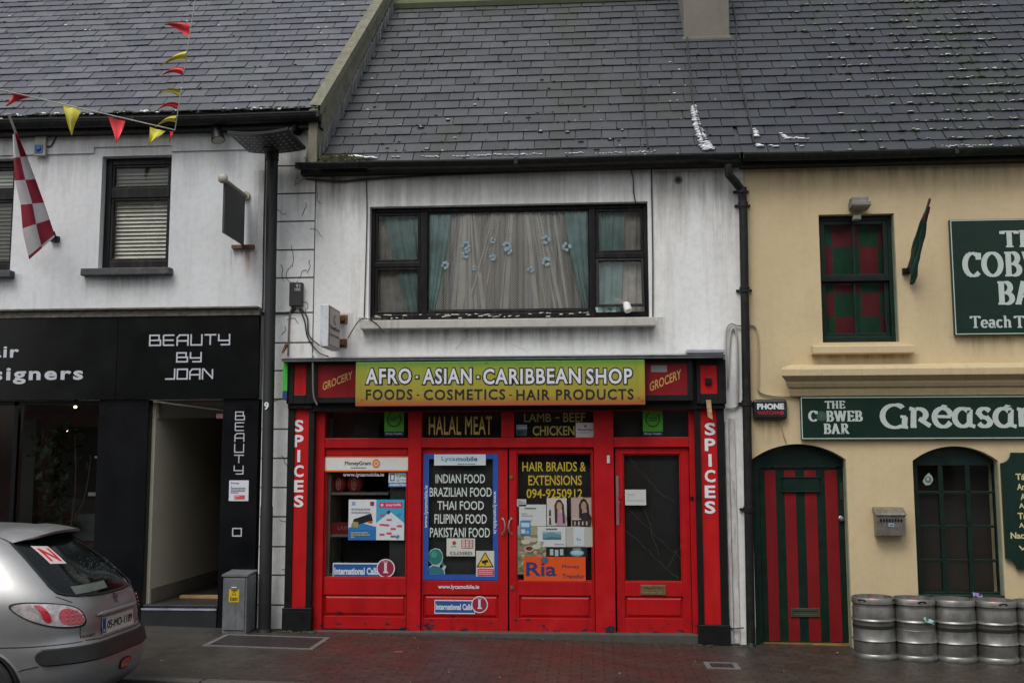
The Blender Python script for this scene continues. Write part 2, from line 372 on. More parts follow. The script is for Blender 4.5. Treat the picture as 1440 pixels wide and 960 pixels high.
M_RUST = pm('rusty_iron', (.16, .075, .035), .85, var=.5, scale=20, bmp=.4)
M_CABLE = pm('black_cable', (.02, .02, .02), .5)
M_CABLEG = pm('grey_cable', (.30, .29, .27), .6)
M_LEAD = pm('lead_grey', (.16, .17, .18), .5, var=.35, scale=10, bmp=.25)
M_STEEL = pm('brushed_steel', (.55, .54, .52), .38, 1., var=.15, scale=25)
M_BRASS = pm('old_brass', (.20, .15, .07), .5, .6, var=.3, scale=30)
M_WHITEP = flat('d6d8dc')
def red_paint(name, col=(.44, .007, .010), chips=True, rough=.38):
    m, nt, b = base(name); v = coords(nt)
    c = mixc(nt, ramp(nt, noise(nt, 3, 5, v), .3, .72), tuple(x*.8 for x in col), col)
    c = mixc(nt, ramp(nt, noise(nt, 1., 7, coords(nt, (9, 9, .6)), .7), .5, .8, (0, 0, 0, 1), (.65, .65, .65, 1)), c, tuple(x*.42 for x in col))
    c = mixc(nt, ramp(nt, noise(nt, 1.7, 6, coords(nt, (1.6, 1, 1))), .56, .8, (0, 0, 0, 1), (.5, .5, .5, 1)), c, tuple(min(1, x*1.15+.012) for x in col))
    c = mixc(nt, ramp(nt, noise(nt, 60, 3, v), .66, .72, (0, 0, 0, 1), (.5, .5, .5, 1)), c, tuple(x*.35 for x in col))
    b.inputs['Specular IOR Level'].default_value = .22
    if chips:
        g = nn(nt, 'ShaderNodeSeparateXYZ'); tc = nt.nodes.new('ShaderNodeTexCoord'); nt.links.new(tc.outputs['Object'], g.inputs[0])
        zr = nn(nt, 'ShaderNodeMapRange', **{'From Min': .0, 'From Max': .55, 'To Min': .22, 'To Max': .0}); nt.links.new(g.outputs['Z'], zr.inputs[0])
        ad = nn(nt, 'ShaderNodeMath', _operation='ADD'); nt.links.new(noise(nt, 7, 8, coords(nt, (1, 1, 2.2)), .7), ad.inputs[0]); nt.links.new(zr.outputs[0], ad.inputs[1])
        c = mixc(nt, ramp(nt, ad.outputs[0], .745, .76), c, (.02, .022, .035))
    b.inputs['Specular IOR Level'].default_value = .25
    nt.links.new(c, b.inputs['Base Color'])
    rr = nn(nt, 'ShaderNodeMapRange', **{'To Min': rough-.1, 'To Max': rough+.2}); nt.links.new(noise(nt, 6, 4, v), rr.inputs[0]); nt.links.new(rr.outputs[0], b.inputs['Roughness'])
    bump(nt, b, noise(nt, 30, 4, coords(nt, (1, 1, .3))), .12, .004)
    return m
M_RED = red_paint('red_gloss_paint'); M_RED2 = red_paint('bright_red_panel', (.50, .010, .012), False); M_CRIM = red_paint('crimson_panel', (.22, .008, .012), False)
M_GREEN = pm('dark_green_paint', (.004, .017, .011), .4, var=.3, scale=8, bmp=.1, spec=.3)
M_SIGNG = pm('sign_green', (.006, .022, .0155), .35, var=.12, scale=4, spec=.3)

# ------------------------------------------------------------------ ground
def ground_mat(name, c0, c1, wet, brick=None):
    m, nt, b = base(name); v = coords(nt)
    c = mixc(nt, ramp(nt, noise(nt, 1.2, 7, v), .3, .7), c0, c1)
    c = mixc(nt, ramp(nt, noise(nt, 90, 3, v), .4, .7, (0, 0, 0, 1), (.5, .5, .5, 1)), c, tuple(x*.55 for x in c0))
    h = noise(nt, 90, 4, v)
    if brick:
        bt = nn(nt, 'ShaderNodeTexBrick', **{'Scale': 1., 'Mortar Size': .009, 'Mortar Smooth': .3, 'Brick Width': .205, 'Row Height': .105, 'Bias': 0.})
        bt.inputs['Color1'].default_value = (.78, .78, .78, 1); bt.inputs['Color2'].default_value = (1.15, 1.05, 1.0, 1); bt.inputs['Mortar'].default_value = (.3, .32, .3, 1)
        nt.links.new(v, bt.inputs['Vector'])
        g = nn(nt, 'ShaderNodeSeparateXYZ'); nt.links.new(v, g.inputs[0])
        # paved in red brick before the shop, older brown-grey pavers by the bar, worn tarmac before the salon
        warp = nn(nt, 'ShaderNodeMath', _operation='MULTIPLY_ADD'); warp.inputs[1].default_value = .5; nt.links.new(noise(nt, 1.5, 3, v), warp.inputs[0]); nt.links.new(g.outputs['X'], warp.inputs[2])
        redm = mixc(nt, ramp(nt, warp.outputs[0], 0, 1), c, c)
        mr = nn(nt, 'ShaderNodeMapRange', **{'From Min': -3.1, 'From Max': -2.1}); nt.links.new(warp.outputs[0], mr.inputs[0])
        mr2 = nn(nt, 'ShaderNodeMapRange', **{'From Min': 1.0, 'From Max': 1.9}); nt.links.new(warp.outputs[0], mr2.inputs[0])
        c = mixc(nt, mr.outputs[0], c, brick[0]); c = mixc(nt, mr2.outputs[0], c, brick[1])
        c = mixc(nt, ramp(nt, noise(nt, 3.5, 6, v, .7), .42, .68, (0, 0, 0, 1), (.6, .6, .6, 1)), c, (.018, .016, .014))
        ml_ = nn(nt, 'ShaderNodeMath', _operation='MULTIPLY'); nt.links.new(mr.outputs[0], ml_.inputs[0]); ml_.inputs[1].default_value = .72
        mul = mixc(nt, ml_.outputs[0], (1, 1, 1), bt.outputs['Color'])
        c = mixc(nt, 1., c, mul, 'MULTIPLY')
        inv = nn(nt, 'ShaderNodeMath', _operation='MULTIPLY_ADD'); inv.inputs[1].default_value = -.8; nt.links.new(bt.outputs['Fac'], inv.inputs[0]); nt.links.new(h, inv.inputs[2]); h = inv.outputs[0]
    s = noise(nt, 24, 2, v); c = mixc(nt, ramp(nt, s, .775, .79), c, (.35, .35, .33))
    nt.links.new(c, b.inputs['Base Color'])
    nt.links.new(ramp(nt, noise(nt, 2.1, 5, v), .3, .7, (wet,)*3+(1,), (min(1, wet+.35),)*3+(1,)), b.inputs['Roughness'])
    b.inputs['Specular IOR Level'].default_value = .4
    bump(nt, b, h, .55, .006); return m
def strip(name, y0, y1, dz, m):
    mb = MB(); X = [-80, -16]+[-16+.5*i for i in range(1, 64)]+[16, 80]
    n = max(1, int((y1-y0)/.5)); 
    for a, b in zip(X[:-1], X[1:]):
        mb.quad((a, y0, gz(a)+dz), (b, y0, gz(b)+dz), (b, y1, gz(b)+dz), (a, y1, gz(a)+dz))
    return tag(mb.build(name, m, merge=True), kind='structure')
KY = -2.62
strip('ground', -80, 60, -.30, pm('earth', (.08, .07, .06), .9))
strip('road', -13.2, KY-.12, -.095, ground_mat('asphalt', (.022, .022, .023), (.035, .034, .034), .4))
strip('pavement', KY, 1.0, 0., ground_mat('paving', (.042, .039, .033), (.066, .060, .052), .26, ((.052, .030, .025), (.048, .039, .031))))
strip('far_pavement', -17.0, -13.2, 0.0, pm('far_paving', (.09, .085, .08), .7))
mb = MB()
for i in range(40):
    x = -18+i*.92; a, b = gz(x), gz(x+.91)
    P = [(x, KY-.125, a-.3), (x+.91, KY-.125, b-.3), (x+.91, KY-.001, b-.3), (x, KY-.001, a-.3), (x, KY-.125, a+.004), (x+.91, KY-.125, b+.004), (x+.91, KY-.001, b+.004), (x, KY-.001, a+.004)]
    mb.add(P, [(0, 1, 5, 4), (1, 2, 6, 5), (2, 3, 7, 6), (3, 0, 4, 7), (4, 5, 6, 7)])
tag(mb.build('kerb', pm('kerb_stone', (.06, .058, .054), .7, scale=20, bmp=.3), bev=.012), kind='structure')

# ------------------------------------------------------------------ roofs
def slates(mb, X0, X1, Xt0, Xt1, Y0, Z0, th, n, course, wid, seed, thk=.007):
    rr = random.Random(seed); ct, st = math.cos(th), math.sin(th); L = n*course
    for i in range(n):
        sb, s1 = i*course-.01, (i+1)*course+.03
        t0 = i/n; xa, xb = X0+(Xt0-X0)*t0, X1+(Xt1-X1)*t0
        x = xa-(wid/2 if i % 2 else 0)-rr.uniform(0, .02)
        while x < xb:
            s0 = sb; g = .0045; a, b = max(xa, x+g), min(xb, x+wid-g+rr.uniform(-.002, .002)); x += wid
            if b-a < .04: continue
            q_ = rr.random(); h0 = .014+rr.uniform(0, .007); h1 = .002; dz = rr.uniform(-.003, .003); dl = rr.uniform(-.0025, .0025)
            if q_ < .035: dz += rr.uniform(-.012, .012); s0 -= rr.uniform(-.012, .02); dl *= 2.5
            def P(xx, s, h): return (xx, Y0+s*ct-h*st, Z0+s*st+h*ct)
            V = [P(a, s0+dz, h0), P(b, s0-dz, h0+dl), P(b, s1, h1), P(a, s1, h1), P(a, s0+dz, h0-thk), P(b, s0-dz, h0+dl-thk), P(b, s1, h1-thk), P(a, s1, h1-thk)]
            mb.add(V, [(0, 1, 2, 3), (4, 5, 1, 0), (5, 6, 2, 1), (7, 4, 0, 3)])
    P = lambda xx, s, h: (xx, Y0+s*ct-h*st, Z0+s*st+h*ct)
    mb.quad(P(X0, 0, -.02), P(X1, 0, -.02), P(Xt1, L, -.02), P(Xt0, L, -.02))
def roof_pt(R, x, s, h=0.):
    Y0, Z0, th = R; return Vector((x, Y0+s*math.cos(th)-h*math.sin(th), Z0+s*math.sin(th)+h*math.cos(th)))
def roof_px(R, px, py):
    """point of a roof plane under a pixel of the photograph"""
    Y0, Z0, th = R; d = _f+(px-720)/F*_R+(480-py)/F*_U; n = Vector((0, -math.sin(th), math.cos(th))); o = Vector((0, -CD, CH))
    t = n.dot(Vector((0, Y0, Z0))-o)/n.dot(d); p = o+d*t
    return p.x, (p.y-Y0)/math.cos(th)
XA, XB = at(371, 480).x, at(1052, 480).x          # party lines: salon | grocery | bar
ZA = at(220, 158, -.14).z; ZB = at(740, 223, -.14).z; ZC = at(1240, 212, -.14).z
RA = (-.14, ZA, math.radians(45.5)); ZB = (ZB+ZC)/2-.004; RB = RC = (-.14, ZB, math.radians(48))
XG = at(447, 165, -.14).x                          # right verge of the taller salon roof
XGt = roof_px(RA, 545, 2)[0]
base_l = lambda x: (x, 0., gz(x))
salon = empty('salon_building', base_l(-5.6), 'white rendered terrace house with black salon shopfront and open dark entrance', 'building')
grocery = empty('grocery_building', base_l(-1.), 'white terrace house with red wooden grocery shopfront and wide curtained window upstairs', 'building')
pub = empty('pub_building', base_l(3.6), 'cream terrace house with green and red striped door and arched bar window', 'building')
for nm, par, R, xs, xt, n, cs, wd, mt in (('roof', salon, RA, (-9.5, XG), (-9.5, XGt), 22, .19, .295, M_SL_A), ('roof', grocery, RB, (XG-.1, XB-.03), (XGt-.02, XB-.03), 21, .196, .30, M_SL_B), ('roof', pub, RC, (XB-.027, 8.5), (XB-.027, 8.5), 26, .196, .30, M_SL_C)):
    mb = MB(); slates(mb, xs[0], xs[1], xt[0], xt[1], R[0], R[1], R[2], n, cs, wd, int(abs(xs[1]*100))); o = mb.build(nm, mt, par)
    k = MB(); L = n*cs; a, b = roof_pt(R, xt[0], L, .02), roof_pt(R, xt[1], L, .02)
    k.tube([a, b], .09, 8); k.quad(a, b, b+Vector((0, 3.5, -3.2)), a+Vector((0, 3.5, -3.2))); k.build('ridge', M_LEAD if par is not grocery else pm('mossy_ridge', (.10, .11, .06), .9, bmp=.4), o)
    par['roofname'] = 1
    del par['roofname']
# gable upstand where the taller salon roof meets the grocery roof
mb = MB(); LB = 21*.196
V = []
for i in range(13):
    t = i/12; s = 22*.19*t; x = XG+(XGt-XG)*t
    top = roof_pt(RA, x, s, .03); sb = max(0., (top.y-RB[0])/math.cos(RB[2])); bot = roof_pt(RB, x, sb, -.02); V.append((top, Vector((x, top.y, bot.z))))
for (a, b), (c, d) in zip(V[:-1], V[1:]):
    mb.quad(a, c, d, b); o = Vector((-.10, 0, .015)); mb.quad(a+o, c+o, c+Vector((.03, 0, .0)), a+Vector((.03, 0, .0)))
    e = Vector((.03, 0, 0)); k = Vector((0, 0, -.12)); mb.quad(a+e, c+e, c+e+k, a+e+k)
t0 = V[0][0]; mb.quad(t0, V[0][1], Vector((t0.x-.10, t0.y+.0, V[0][1].z)), Vector((t0.x-.10, t0.y, t0.z-.05)))
mb.build('gable_upstand', pm('mossy_cement', (.17, .165, .12), .85, var=.3, scale=7, bmp=.4, dirt=(.10, .11, .05), damt=.8, dscale=(6, 6, 6)), salon)
mb = MB()           # slates hung along the foot of the upstand
for i in range(26):
    t = .01+i/27; s = LB*t; x = XG+(XGt-XG)*t+.012
    a = roof_pt(RB, x, s, -.01); b = roof_pt(RB, x, s+.17, -.01); u = Vector((0, 0, .19)); mb.prism([a, b, b+u*1.0, a+u*.92], (.012+.004*(i % 3), 0, 0))
mb.build('slate_flashing', slate_mat('slate_edge', (.11, .12, .12), (.22, .23, .23), (.08, .1, .05), .5), grocery)
# gutters and fascia boards
def gutter(par, x0, x1, zt, zb_, h=.125, yf=-.27):
    mb = MB(); r = h/2; k = 24
    n = max(2, int((x1-x0)/1.8)); prof = [(-r*math.cos(math.pi*j/8), -r*1.25*math.sin(math.pi*j/8)) for j in range(9)]
    for i in range(k):
        a, b = x0+(x1-x0)*i/k, x0+(x1-x0)*(i+1)/k; za, zb = zt+.006*math.sin(a*1.7), zt+.006*math.sin(b*1.7)
        for (p, q), (s, t) in zip(prof[:-1], prof[1:]):
            mb.add([(a, yf+r+p, za+q), (b, yf+r+p, zb+q), (b, yf+r+s, zb+t), (a, yf+r+s, za+t)], [(0, 1, 2, 3)], 0, True)
        mb.quad((a, yf-.006, za-.012), (b, yf-.006, zb-.012), (b, yf-.006, zb+.006), (a, yf-.006, za+.006)); mb.quad((a, yf-.006, za+.006), (b, yf-.006, zb+.006), (b, yf+.008, zb+.006), (a, yf+.008, za+.006))
    for i in range(n+1):
        x = x0+(x1-x0)*i/n; mb.box(x-.02, x+.02, yf-.012, yf+.01, zt-.06, zt+.008)
    for x in (x0, x1): mb.prism([(x, yf+r+p, zt+q) for p, q in prof], (.004, 0, 0))
    mb.box(x0, x1, -.135, -.108, zb_, zt+.02)          # fascia board behind
    mb.box(x0, x1, -.108, .0-.002, zb_, zb_+.015)       # soffit
    return mb.build('gutter', M_GUT, par)
GZA, GZB, GZC = at(220, 163, -.27).z, at(740, 222.5, -.27).z, at(1240, 211, -.27).z
gutter(salon, -9.5, at(447, 165, -.27).x, GZA, at(220, 185, -.135).z, .15); gutter(grocery, at(418, 230, -.27).x, XB-.06, GZB, at(740, 238, -.135).z, .10); gutter(pub, XB-.05, 8.5, GZC, at(1240, 229.5, -.135).z, .12)
# chimney on the party line, mid slope
cx0, s_ = roof_px(RC, 962, 56); cx1, _ = roof_px(RC, 1027, 56); cp = roof_pt(RC, cx0, s_)
mb = MB(); mb.box(cx0, cx1, cp.y, cp.y+.75, cp.z-.6, cp.z+2.4); mb.box(cx0-.025, cx1+.025, cp.y-.03, cp.y+.8, cp.z-.12, cp.z+.03)
mb.build('chimney', [plaster('chimney_render', (.17, .155, .13), (.06, .055, .045), .8, .8)], pub, bev=.015)

# ------------------------------------------------------------------ outer walls
ZTA, ZTB, ZTC = GZA-.02, GZB-.02, GZC-.02
def op(x0, y0, x1, y1, Y=0.): return RX(x0, y0, x1, y1, Y)
W1 = op(141, 219, 239, 378); W0 = op(-75, 224, 18, 382)
mb = MB(); zf = at(200, 441).z
wall(mb, (-9.5, XA-.004), (zf, ZTA), [W0, W1], 0., .3)
# raised band above the windows, and a shallow raised field beside them
zb_ = at(300, 212).z; mb.box(-9.5, at(133, 215).x, -.022, -.0005, zb_, ZTA-.03); mb.box(at(242, 215).x, XA-.006, -.022, -.0005, zb_, ZTA-.03)
mb.box(at(133, 215).x+.0, at(242, 215).x, -.022, -.0005, at(200, 212).z+.05, ZTA-.03)
wall(mb, (XA-.003, XG-.01), (ZTB+.10, ZTA), [], -.012, .3); mb.build('wall', M_WHITE_A, salon)
W2 = op(519, 287, 912, 448); SHX0, SHX1 = at(441, 700).x, at(980, 700).x; SHZ = at(720, 572).z
mb = MB(); wall(mb, (XA, XB), (-.4, ZTB), [W2, (SHX0, SHX1, -.4, SHZ)], 0., .3)
# quoin blocks up the left edge with open joints
qx0, qx1 = XA+.004, at(441, 400).x
ys = [181, 234, 273, 312, 352, 391, 440, 482, 521, 561, 603, 644, 685, 726, 768, 808, 850, 886]
zs = [at(400, y).z for y in ys]; zs[-1] = gz(qx0)-.05
for a, b in zip(zs[:-1], zs[1:]): mb.box(qx0, qx1 if a > at(0, 500).z+.01 else at(404, 700).x, -.016, -.0005, b+.009, a-.009)
mb.build('wall', M_WHITE_B, grocery)
for z in zs[1:-1]: mb = MB(); mb.box(qx0+.002, (qx1 if z > at(0, 500).z+.01 else at(404, 700).x)-.004, -.011, -.0008, z-.008, z+.008); mb.build('mortar_joint', pm('joint_dirt', (.07, .066, .055), .9, var=.5, scale=15), grocery)
mb = MB(); mb.box(qx1+.0005, qx1+.007, -.006, -.0008, at(0, 500).z, ZTB-.05); mb.build('mortar_joint', pm('joint_dirt', (.07, .066, .055), .9, var=.5, scale=15), grocery)
def stain(par, x0, y0, x1, y1, col, amt=.8, sx=9., name='stain'):
    a, b, c, d = RX(x0, y0, x1, y1, -.0014); k = MB(); k.quad((a, -.0014, c), (b, -.0014, c), (b, -.0014, d), (a, -.0014, d))
    m = bpy.data.materials.new('wall_stain'); m.use_nodes = True; nt = m.node_tree; nt.nodes.clear()
    tc = nt.nodes.new('ShaderNodeTexCoord'); sp = nt.nodes.new('ShaderNodeSeparateXYZ'); nt.links.new(tc.outputs['Generated'], sp.inputs[0])
    n = noise(nt, 1., 7, coords(nt, (sx, sx, .7)), .7)
    def mth(op, p, q):
        o = nt.nodes.new('ShaderNodeMath'); o.operation = op
        for s, v in ((o.inputs[0], p), (o.inputs[1], q)):
            if hasattr(v, 'node'): nt.links.new(v, s)
            else: s.default_value = v
        return o.outputs[0]
    ex = mth('MULTIPLY', mth('MULTIPLY', sp.outputs['X'], mth('SUBTRACT', 1., sp.outputs['X'])), 4.); ex = mth('POWER', ex, .45)
    f = mth('MULTIPLY', mth('POWER', sp.outputs['Z'], 1.6), ex); f = mth('MULTIPLY', mth('MULTIPLY', f, ramp(nt, n, .42, .66)), amt)
    df = nn(nt, 'ShaderNodeBsdfDiffuse', Color=(*col, 1)); tr = nt.nodes.new('ShaderNodeBsdfTransparent'); mx = nt.nodes.new('ShaderNodeMixShader'); o = nt.nodes.new('ShaderNodeOutputMaterial')
    nt.links.new(f, mx.inputs[0]); nt.links.new(tr.outputs[0], mx.inputs[1]); nt.links.new(df.outputs[0], mx.inputs[2]); nt.links.new(mx.outputs[0], o.inputs[0]); k.build(name, m, par)
G_ = (.16, .15, .12)
stain(grocery, 500, 461, 930, 500, G_, .7); stain(grocery, 500, 446, 545, 500, G_, .8, 14); stain(grocery, 895, 446, 935, 500, G_, .8, 14)
stain(salon, 112, 386, 250, 432, G_, .55); stain(salon, -40, 386, 30, 430, G_, .55); stain(salon, 322, 351, 362, 410, (.28, .13, .05), .8, 12); stain(salon, 355, 240, 371, 430, G_, .6, 16)
stain(grocery, 443, 240, 520, 330, G_, .7); stain(grocery, 915, 240, 1040, 340, G_, .5); stain(grocery, 1000, 250, 1050, 470, (.22, .21, .20), .6, 14); stain(grocery, 478, 440, 500, 500, (.25, .12, .05), .6, 16)
PD = op(1060, 624, 1194, 912); PW = op(1287, 627, 1408, 840); PU = op(1154, 301, 1261, 481)
mb = MB(); wall(mb, (XB+.004, 8.5), (-.5, ZTC), [(PD[0], PD[1], -.5, PD[3]), PW, PU], 0., .3)
def spandrel(mb, o, springy):
    zs_ = at((1060), springy).z; cx, hw, rise = (o[0]+o[1])/2, (o[1]-o[0])/2, o[3]-zs_
    Rr = (hw*hw+rise*rise)/(2*rise); zc = o[3]-Rr; a = math.asin(hw/Rr)
    pts = [(cx+Rr*math.sin(-a+2*a*i/20), zc+Rr*math.cos(-a+2*a*i/20)) for i in range(21)]
    for (x0, z0), (x1, z1) in zip(pts[:-1], pts[1:]):
        mb.quad((x0, 0, z0), (x1, 0, z1), (x1, 0, o[3]), (x0, 0, o[3])); mb.quad((x0, 0, z0), (x1, 0, z1), (x1, .3, z1), (x0, .3, z0))
    return pts
ARD = spandrel(mb, PD, 646); ARW = spandrel(mb, PW, 648)
mb.build('wall', M_CREAM, pub); K_ = (.26, .20, .11); stain(pub, 1135, 498, 1295, 516, K_, .6); stain(pub, 1055, 235, 1440, 300, K_, .45, 6); stain(pub, 1335, 472, 1450, 512, K_, .5, 8); stain(pub, 1060, 590, 1110, 640, K_, .5, 10)
# dark green plinth strip beside the pub door, pale reveal edge
mb = MB(); mb.box(XB+.03, PD[0]-.004, -.012, -.0005, gz(XB)-.05, at(1060, 882).z); mb.build('plinth', M_GREEN, pub)
# back walls of rooms so that nothing is see-through
def room(par, name, x0, x1, y0, y1, z0, z1, m, floor=None):
    mb = MB(); mb.quad((x0, y1, z0), (x1, y1, z0), (x1, y1, z1), (x0, y1, z1)); mb.quad((x0, y0, z0), (x0, y1, z0), (x0, y1, z1), (x0, y0, z1)); mb.quad((x1, y0, z0), (x1, y1, z0), (x1, y1, z1), (x1, y0, z1))
    mb.quad((x0, y0, z1), (x1, y0, z1), (x1, y1, z1), (x0, y1, z1)); mb.quad((x0, y0, z0), (x1, y0, z0), (x1, y1, z0), (x0, y1, z0), 1 if floor else 0)
    return mb.build(name, [m, floor] if floor else m, par)
room(grocery, 'upstairs_room', W2[0]-.3, W2[1]+.3, .301, 2.6, W2[2]-.6, W2[3]+.1, M_ROOM)
room(salon, 'upstairs_room', W1[0]-.3, W1[1]+.3, .301, 2.2, W1[2]-.6, W1[3]+.1, M_ROOM)
room(salon, 'upstairs_room', W0[0]-.3, W0[1]+.1, .301, 2.2, W0[2]-.6, W0[3]+.1, M_ROOM)
room(pub, 'upstairs_room', PU[0]-.3, PU[1]+.3, .301, 2.2, PU[2]-.6, PU[3]+.1, M_ROOM)
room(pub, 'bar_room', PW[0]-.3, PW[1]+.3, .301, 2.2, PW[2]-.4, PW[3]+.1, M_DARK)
# sides and backs of the houses
mb = MB(); 
for par, x0, x1, zt in ((salon, -9.5, XA-.004, ZTA), (grocery, XA, XB, ZTB), (pub, XB+.004, 8.5, ZTC)):
    k = MB(); k.quad((x0, 6.3, -.4), (x1, 6.3, -.4), (x1, 6.3, zt), (x0, 6.3, zt))
    if par is salon: k.quad((x0, 0, -.4), (x0, 6.3, -.4), (x0, 6.3, zt), (x0, 0, zt))
    if par is pub: k.quad((x1, 0, -.4), (x1, 6.3, -.4), (x1, 6.3, zt), (x1, 0, zt))
    k.build('rear_wall', M_WHITE_B, par)
# ================================================================== salon: windows, fascia, shopfront
def blind(mb, X0, X1, Z0, Z1, Y, pitch=.046):
    z = Z1
    while z > Z0:
        mb.quad((X0, Y-.014, z-.026), (X1, Y-.014, z-.026), (X1, Y+.010, z+.012), (X0, Y+.010, z+.012)); z -= pitch
M_BLIND = pm('cream_slats', (.52, .50, .42), .5)
def salon_window(o, tr, blinds=True):
    X0, X1, Z0, Z1 = o; Yw = .10
    mb = MB(); ring(mb, X0, X1, Z0, Z1, .075, .055, .08, .115, Yw, Yw+.07); zt = tr
    mb.box(X0+.075, X1-.055, Yw, Yw+.07, zt-.06, zt+.06)
    a, b = X0+.075, X1-.055                          # inner sashes
    for z0, z1 in ((Z0+.115, zt-.06), (zt+.06, Z1-.08)): ring(mb, a, b, z0, z1, .03, .03, .03, .03, Yw+.012, Yw+.06)
    fr = mb.build('window', M_PVC, salon, bev=.006)
    for z0, z1 in ((Z0+.115, zt-.06), (zt+.06, Z1-.08)):
        p = MB(); p.quad((a+.03, Yw+.035, z0+.03), (b-.03, Yw+.035, z0+.03), (b-.03, Yw+.035, z1-.03), (a+.03, Yw+.035, z1-.03)); p.build('pane', M_GLASS, fr)
        q = MB(); blind(q, a+.03, b-.03, z0+.03, z1-.03, Yw+.10); q.build('blind', M_BLIND, fr)
    s = MB(); s.box(X0-.16, X1+.06, -.10, .095, Z0-.085, Z0-.002); s.build('sill', pm('dark_sill', (.05, .052, .055), .7, bmp=.3, scale=14, dirt=(.3, .3, .28), damt=.3, dscale=(4, 4, 8)), fr, bev=.01)
salon_window(W1, at(190, 268).z); salon_window(W0, at(0, 271).z)
xf1 = at(366, 500).x
mb = MB(); z0, z1 = at(200, 447).z, at(200, 436).z; mb.box(-9.5, xf1+.01, -.10, .0, z0+.002, z1); mb.box(-9.5, xf1, -.14, .0, z1-.012, z1+.012)
mb.build('weathered_cornice', M_WOODW, salon, bev=.006)
zb2 = at(200, 562).z
mb = MB(); xs_ = at(169, 505).x
mb.box(-9.5, xs_-.003, -.08, .0, zb2, z0); mb.box(xs_+.003, xf1, -.08, .0, zb2, z0); mb.box(xs_-.003, xs_+.003, -.065, 0., zb2, z0)
fa = mb.build('fascia_board', M_FASC, salon, bev=.003)
M_LET = flat('b9bcc4', .35); mb = MB()
TG = {'B': [[(0, 0), (0, 1)], [(0, 1), (.86, 1), (.86, .52)], [(0, .5), (1, .5), (1, 0), (0, 0)]], 'E': [[(0, 0), (0, 1)], [(0, 1), (1, 1)], [(0, .5), (.95, .5)], [(0, 0), (1, 0)]],
      'A': [[(0, 0), (0, .75), (.22, 1), (1, 1), (1, 0)], [(0, .42), (1, .42)]], 'U': [[(0, 1), (0, 0), (1, 0), (1, 1)]], 'T': [[(-.05, 1), (1.05, 1)], [(.5, 1), (.5, 0)]],
      'Y': [[(0, 1), (0, .42), (1, .42)], [(1, 1), (1, 0), (.25, 0)]], 'J': [[(1, 1), (1, 0), (.12, 0)]], 'O': [[(0, 0), (0, 1), (1, 1), (1, 0), (0, 0)]], 'N': [[(0, 0), (0, 1), (.12, 1), (1, .05)], [(1, 1), (1, 0)]]}
def techno(mb, s, x0, y0, x1, y1, Y, gap=.28, th=.017, vertical=False, w=.006):
    M = pmap(x0, y0, x1, y1, Y); a, b, c, d = RX(x0, y0, x1, y1, Y); n = len(s)
    for i, ch in enumerate(s):
        if vertical: W, H = (b-a), (d-c)/(n+gap*(n-1)); ox, oz = a, d-H-(H*(1+gap))*i
        else: W, H = (b-a)/(n+gap*(n-1)), d-c; ox, oz = a+W*(1+gap)*i, c
        strokes(mb, TG[ch], (lambda u, v, w=0: (ox+u*W, Y-w, oz+v*H)), th/H, th/H, 0, w, W/H)
techno(mb, 'BEAUTY', 211, 471, 323, 485, -.08); techno(mb, 'BY', 249, 496, 283, 508.5, -.08); techno(mb, 'JOAN', 232, 519, 299, 532.5, -.08)
T(mb, 'Hair', -36, 486, 27, 503, -.08, bold=.025, sp=1.12); T(mb, 'Designers', -62, 516, 117, 540, -.08, bold=.03, sp=1.2)
mb.build('lettering', M_LET, fa, recalc=False)
# shop window, piers, entrance
sx0 = at(137, 700).x; px1 = at(207, 700).x; dx1 = at(312, 700).x; pz = at(200, 853).z
mb = MB(); mb.box(sx0, px1, -.05, .07, gz(px1)-.2, zb2-.002); mb.box(dx1, at(362, 700).x, -.05, .30, gz(dx1)-.2, zb2-.002)
pr_ = mb.build('pier', M_PIER, salon, bev=.004)
mb = MB(); techno(mb, 'BEAUTY', 330.5, 579, 343, 666, -.05, gap=.38, th=.0115, vertical=True); techno(mb, 'O', 327.5, 742.5, 339.5, 753, -.05, th=.013)
mb.build('lettering', M_LET, pr_, recalc=False)
mb = MB(); a = at(18, 650).x
mb.box(-9.5, sx0, .0, .09, gz(-6)-.2, gz(-6)+.38); mb.box(a-.025, a+.025, .02, .07, gz(-6)+.38, zb2-.002); mb.box(-9.5, sx0, .02, .09, zb2-.05, zb2-.002)
sw = mb.build('shop_window', M_PIER, salon); mb = MB(); mb.quad((-9.5, .05, gz(-6)+.38), (sx0, .05, gz(-6)+.38), (sx0, .05, zb2-.05), (-9.5, .05, zb2-.05)); mb.build('pane', M_DGLASS, sw)
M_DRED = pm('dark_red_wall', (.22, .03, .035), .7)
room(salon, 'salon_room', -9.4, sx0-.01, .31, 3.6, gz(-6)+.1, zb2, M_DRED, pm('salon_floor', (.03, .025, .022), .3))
for x0, y0, x1, y1, Y in ((30, 590, 48, 740, .9), (85, 600, 137, 720, 2.6)): mb = MB(); mb.pb(x0, y0, x1, y1, Y, Y+.12); mb.build('salon_partition', pm('black_unit', (.012, .010, .010), .5), salon)
mb = MB(); mb.pb(103, 722, 134, 760, .7, 1.0); mb.build('counter', pm('grey_counter', (.16, .17, .17), .6), salon)
for q in ((133, 641, 139, 644), (124, 692, 137, 697)): mb = MB(); mb.pb(*q, .4, .44); mb.build('shelf_bracket', M_WHITEP, salon)
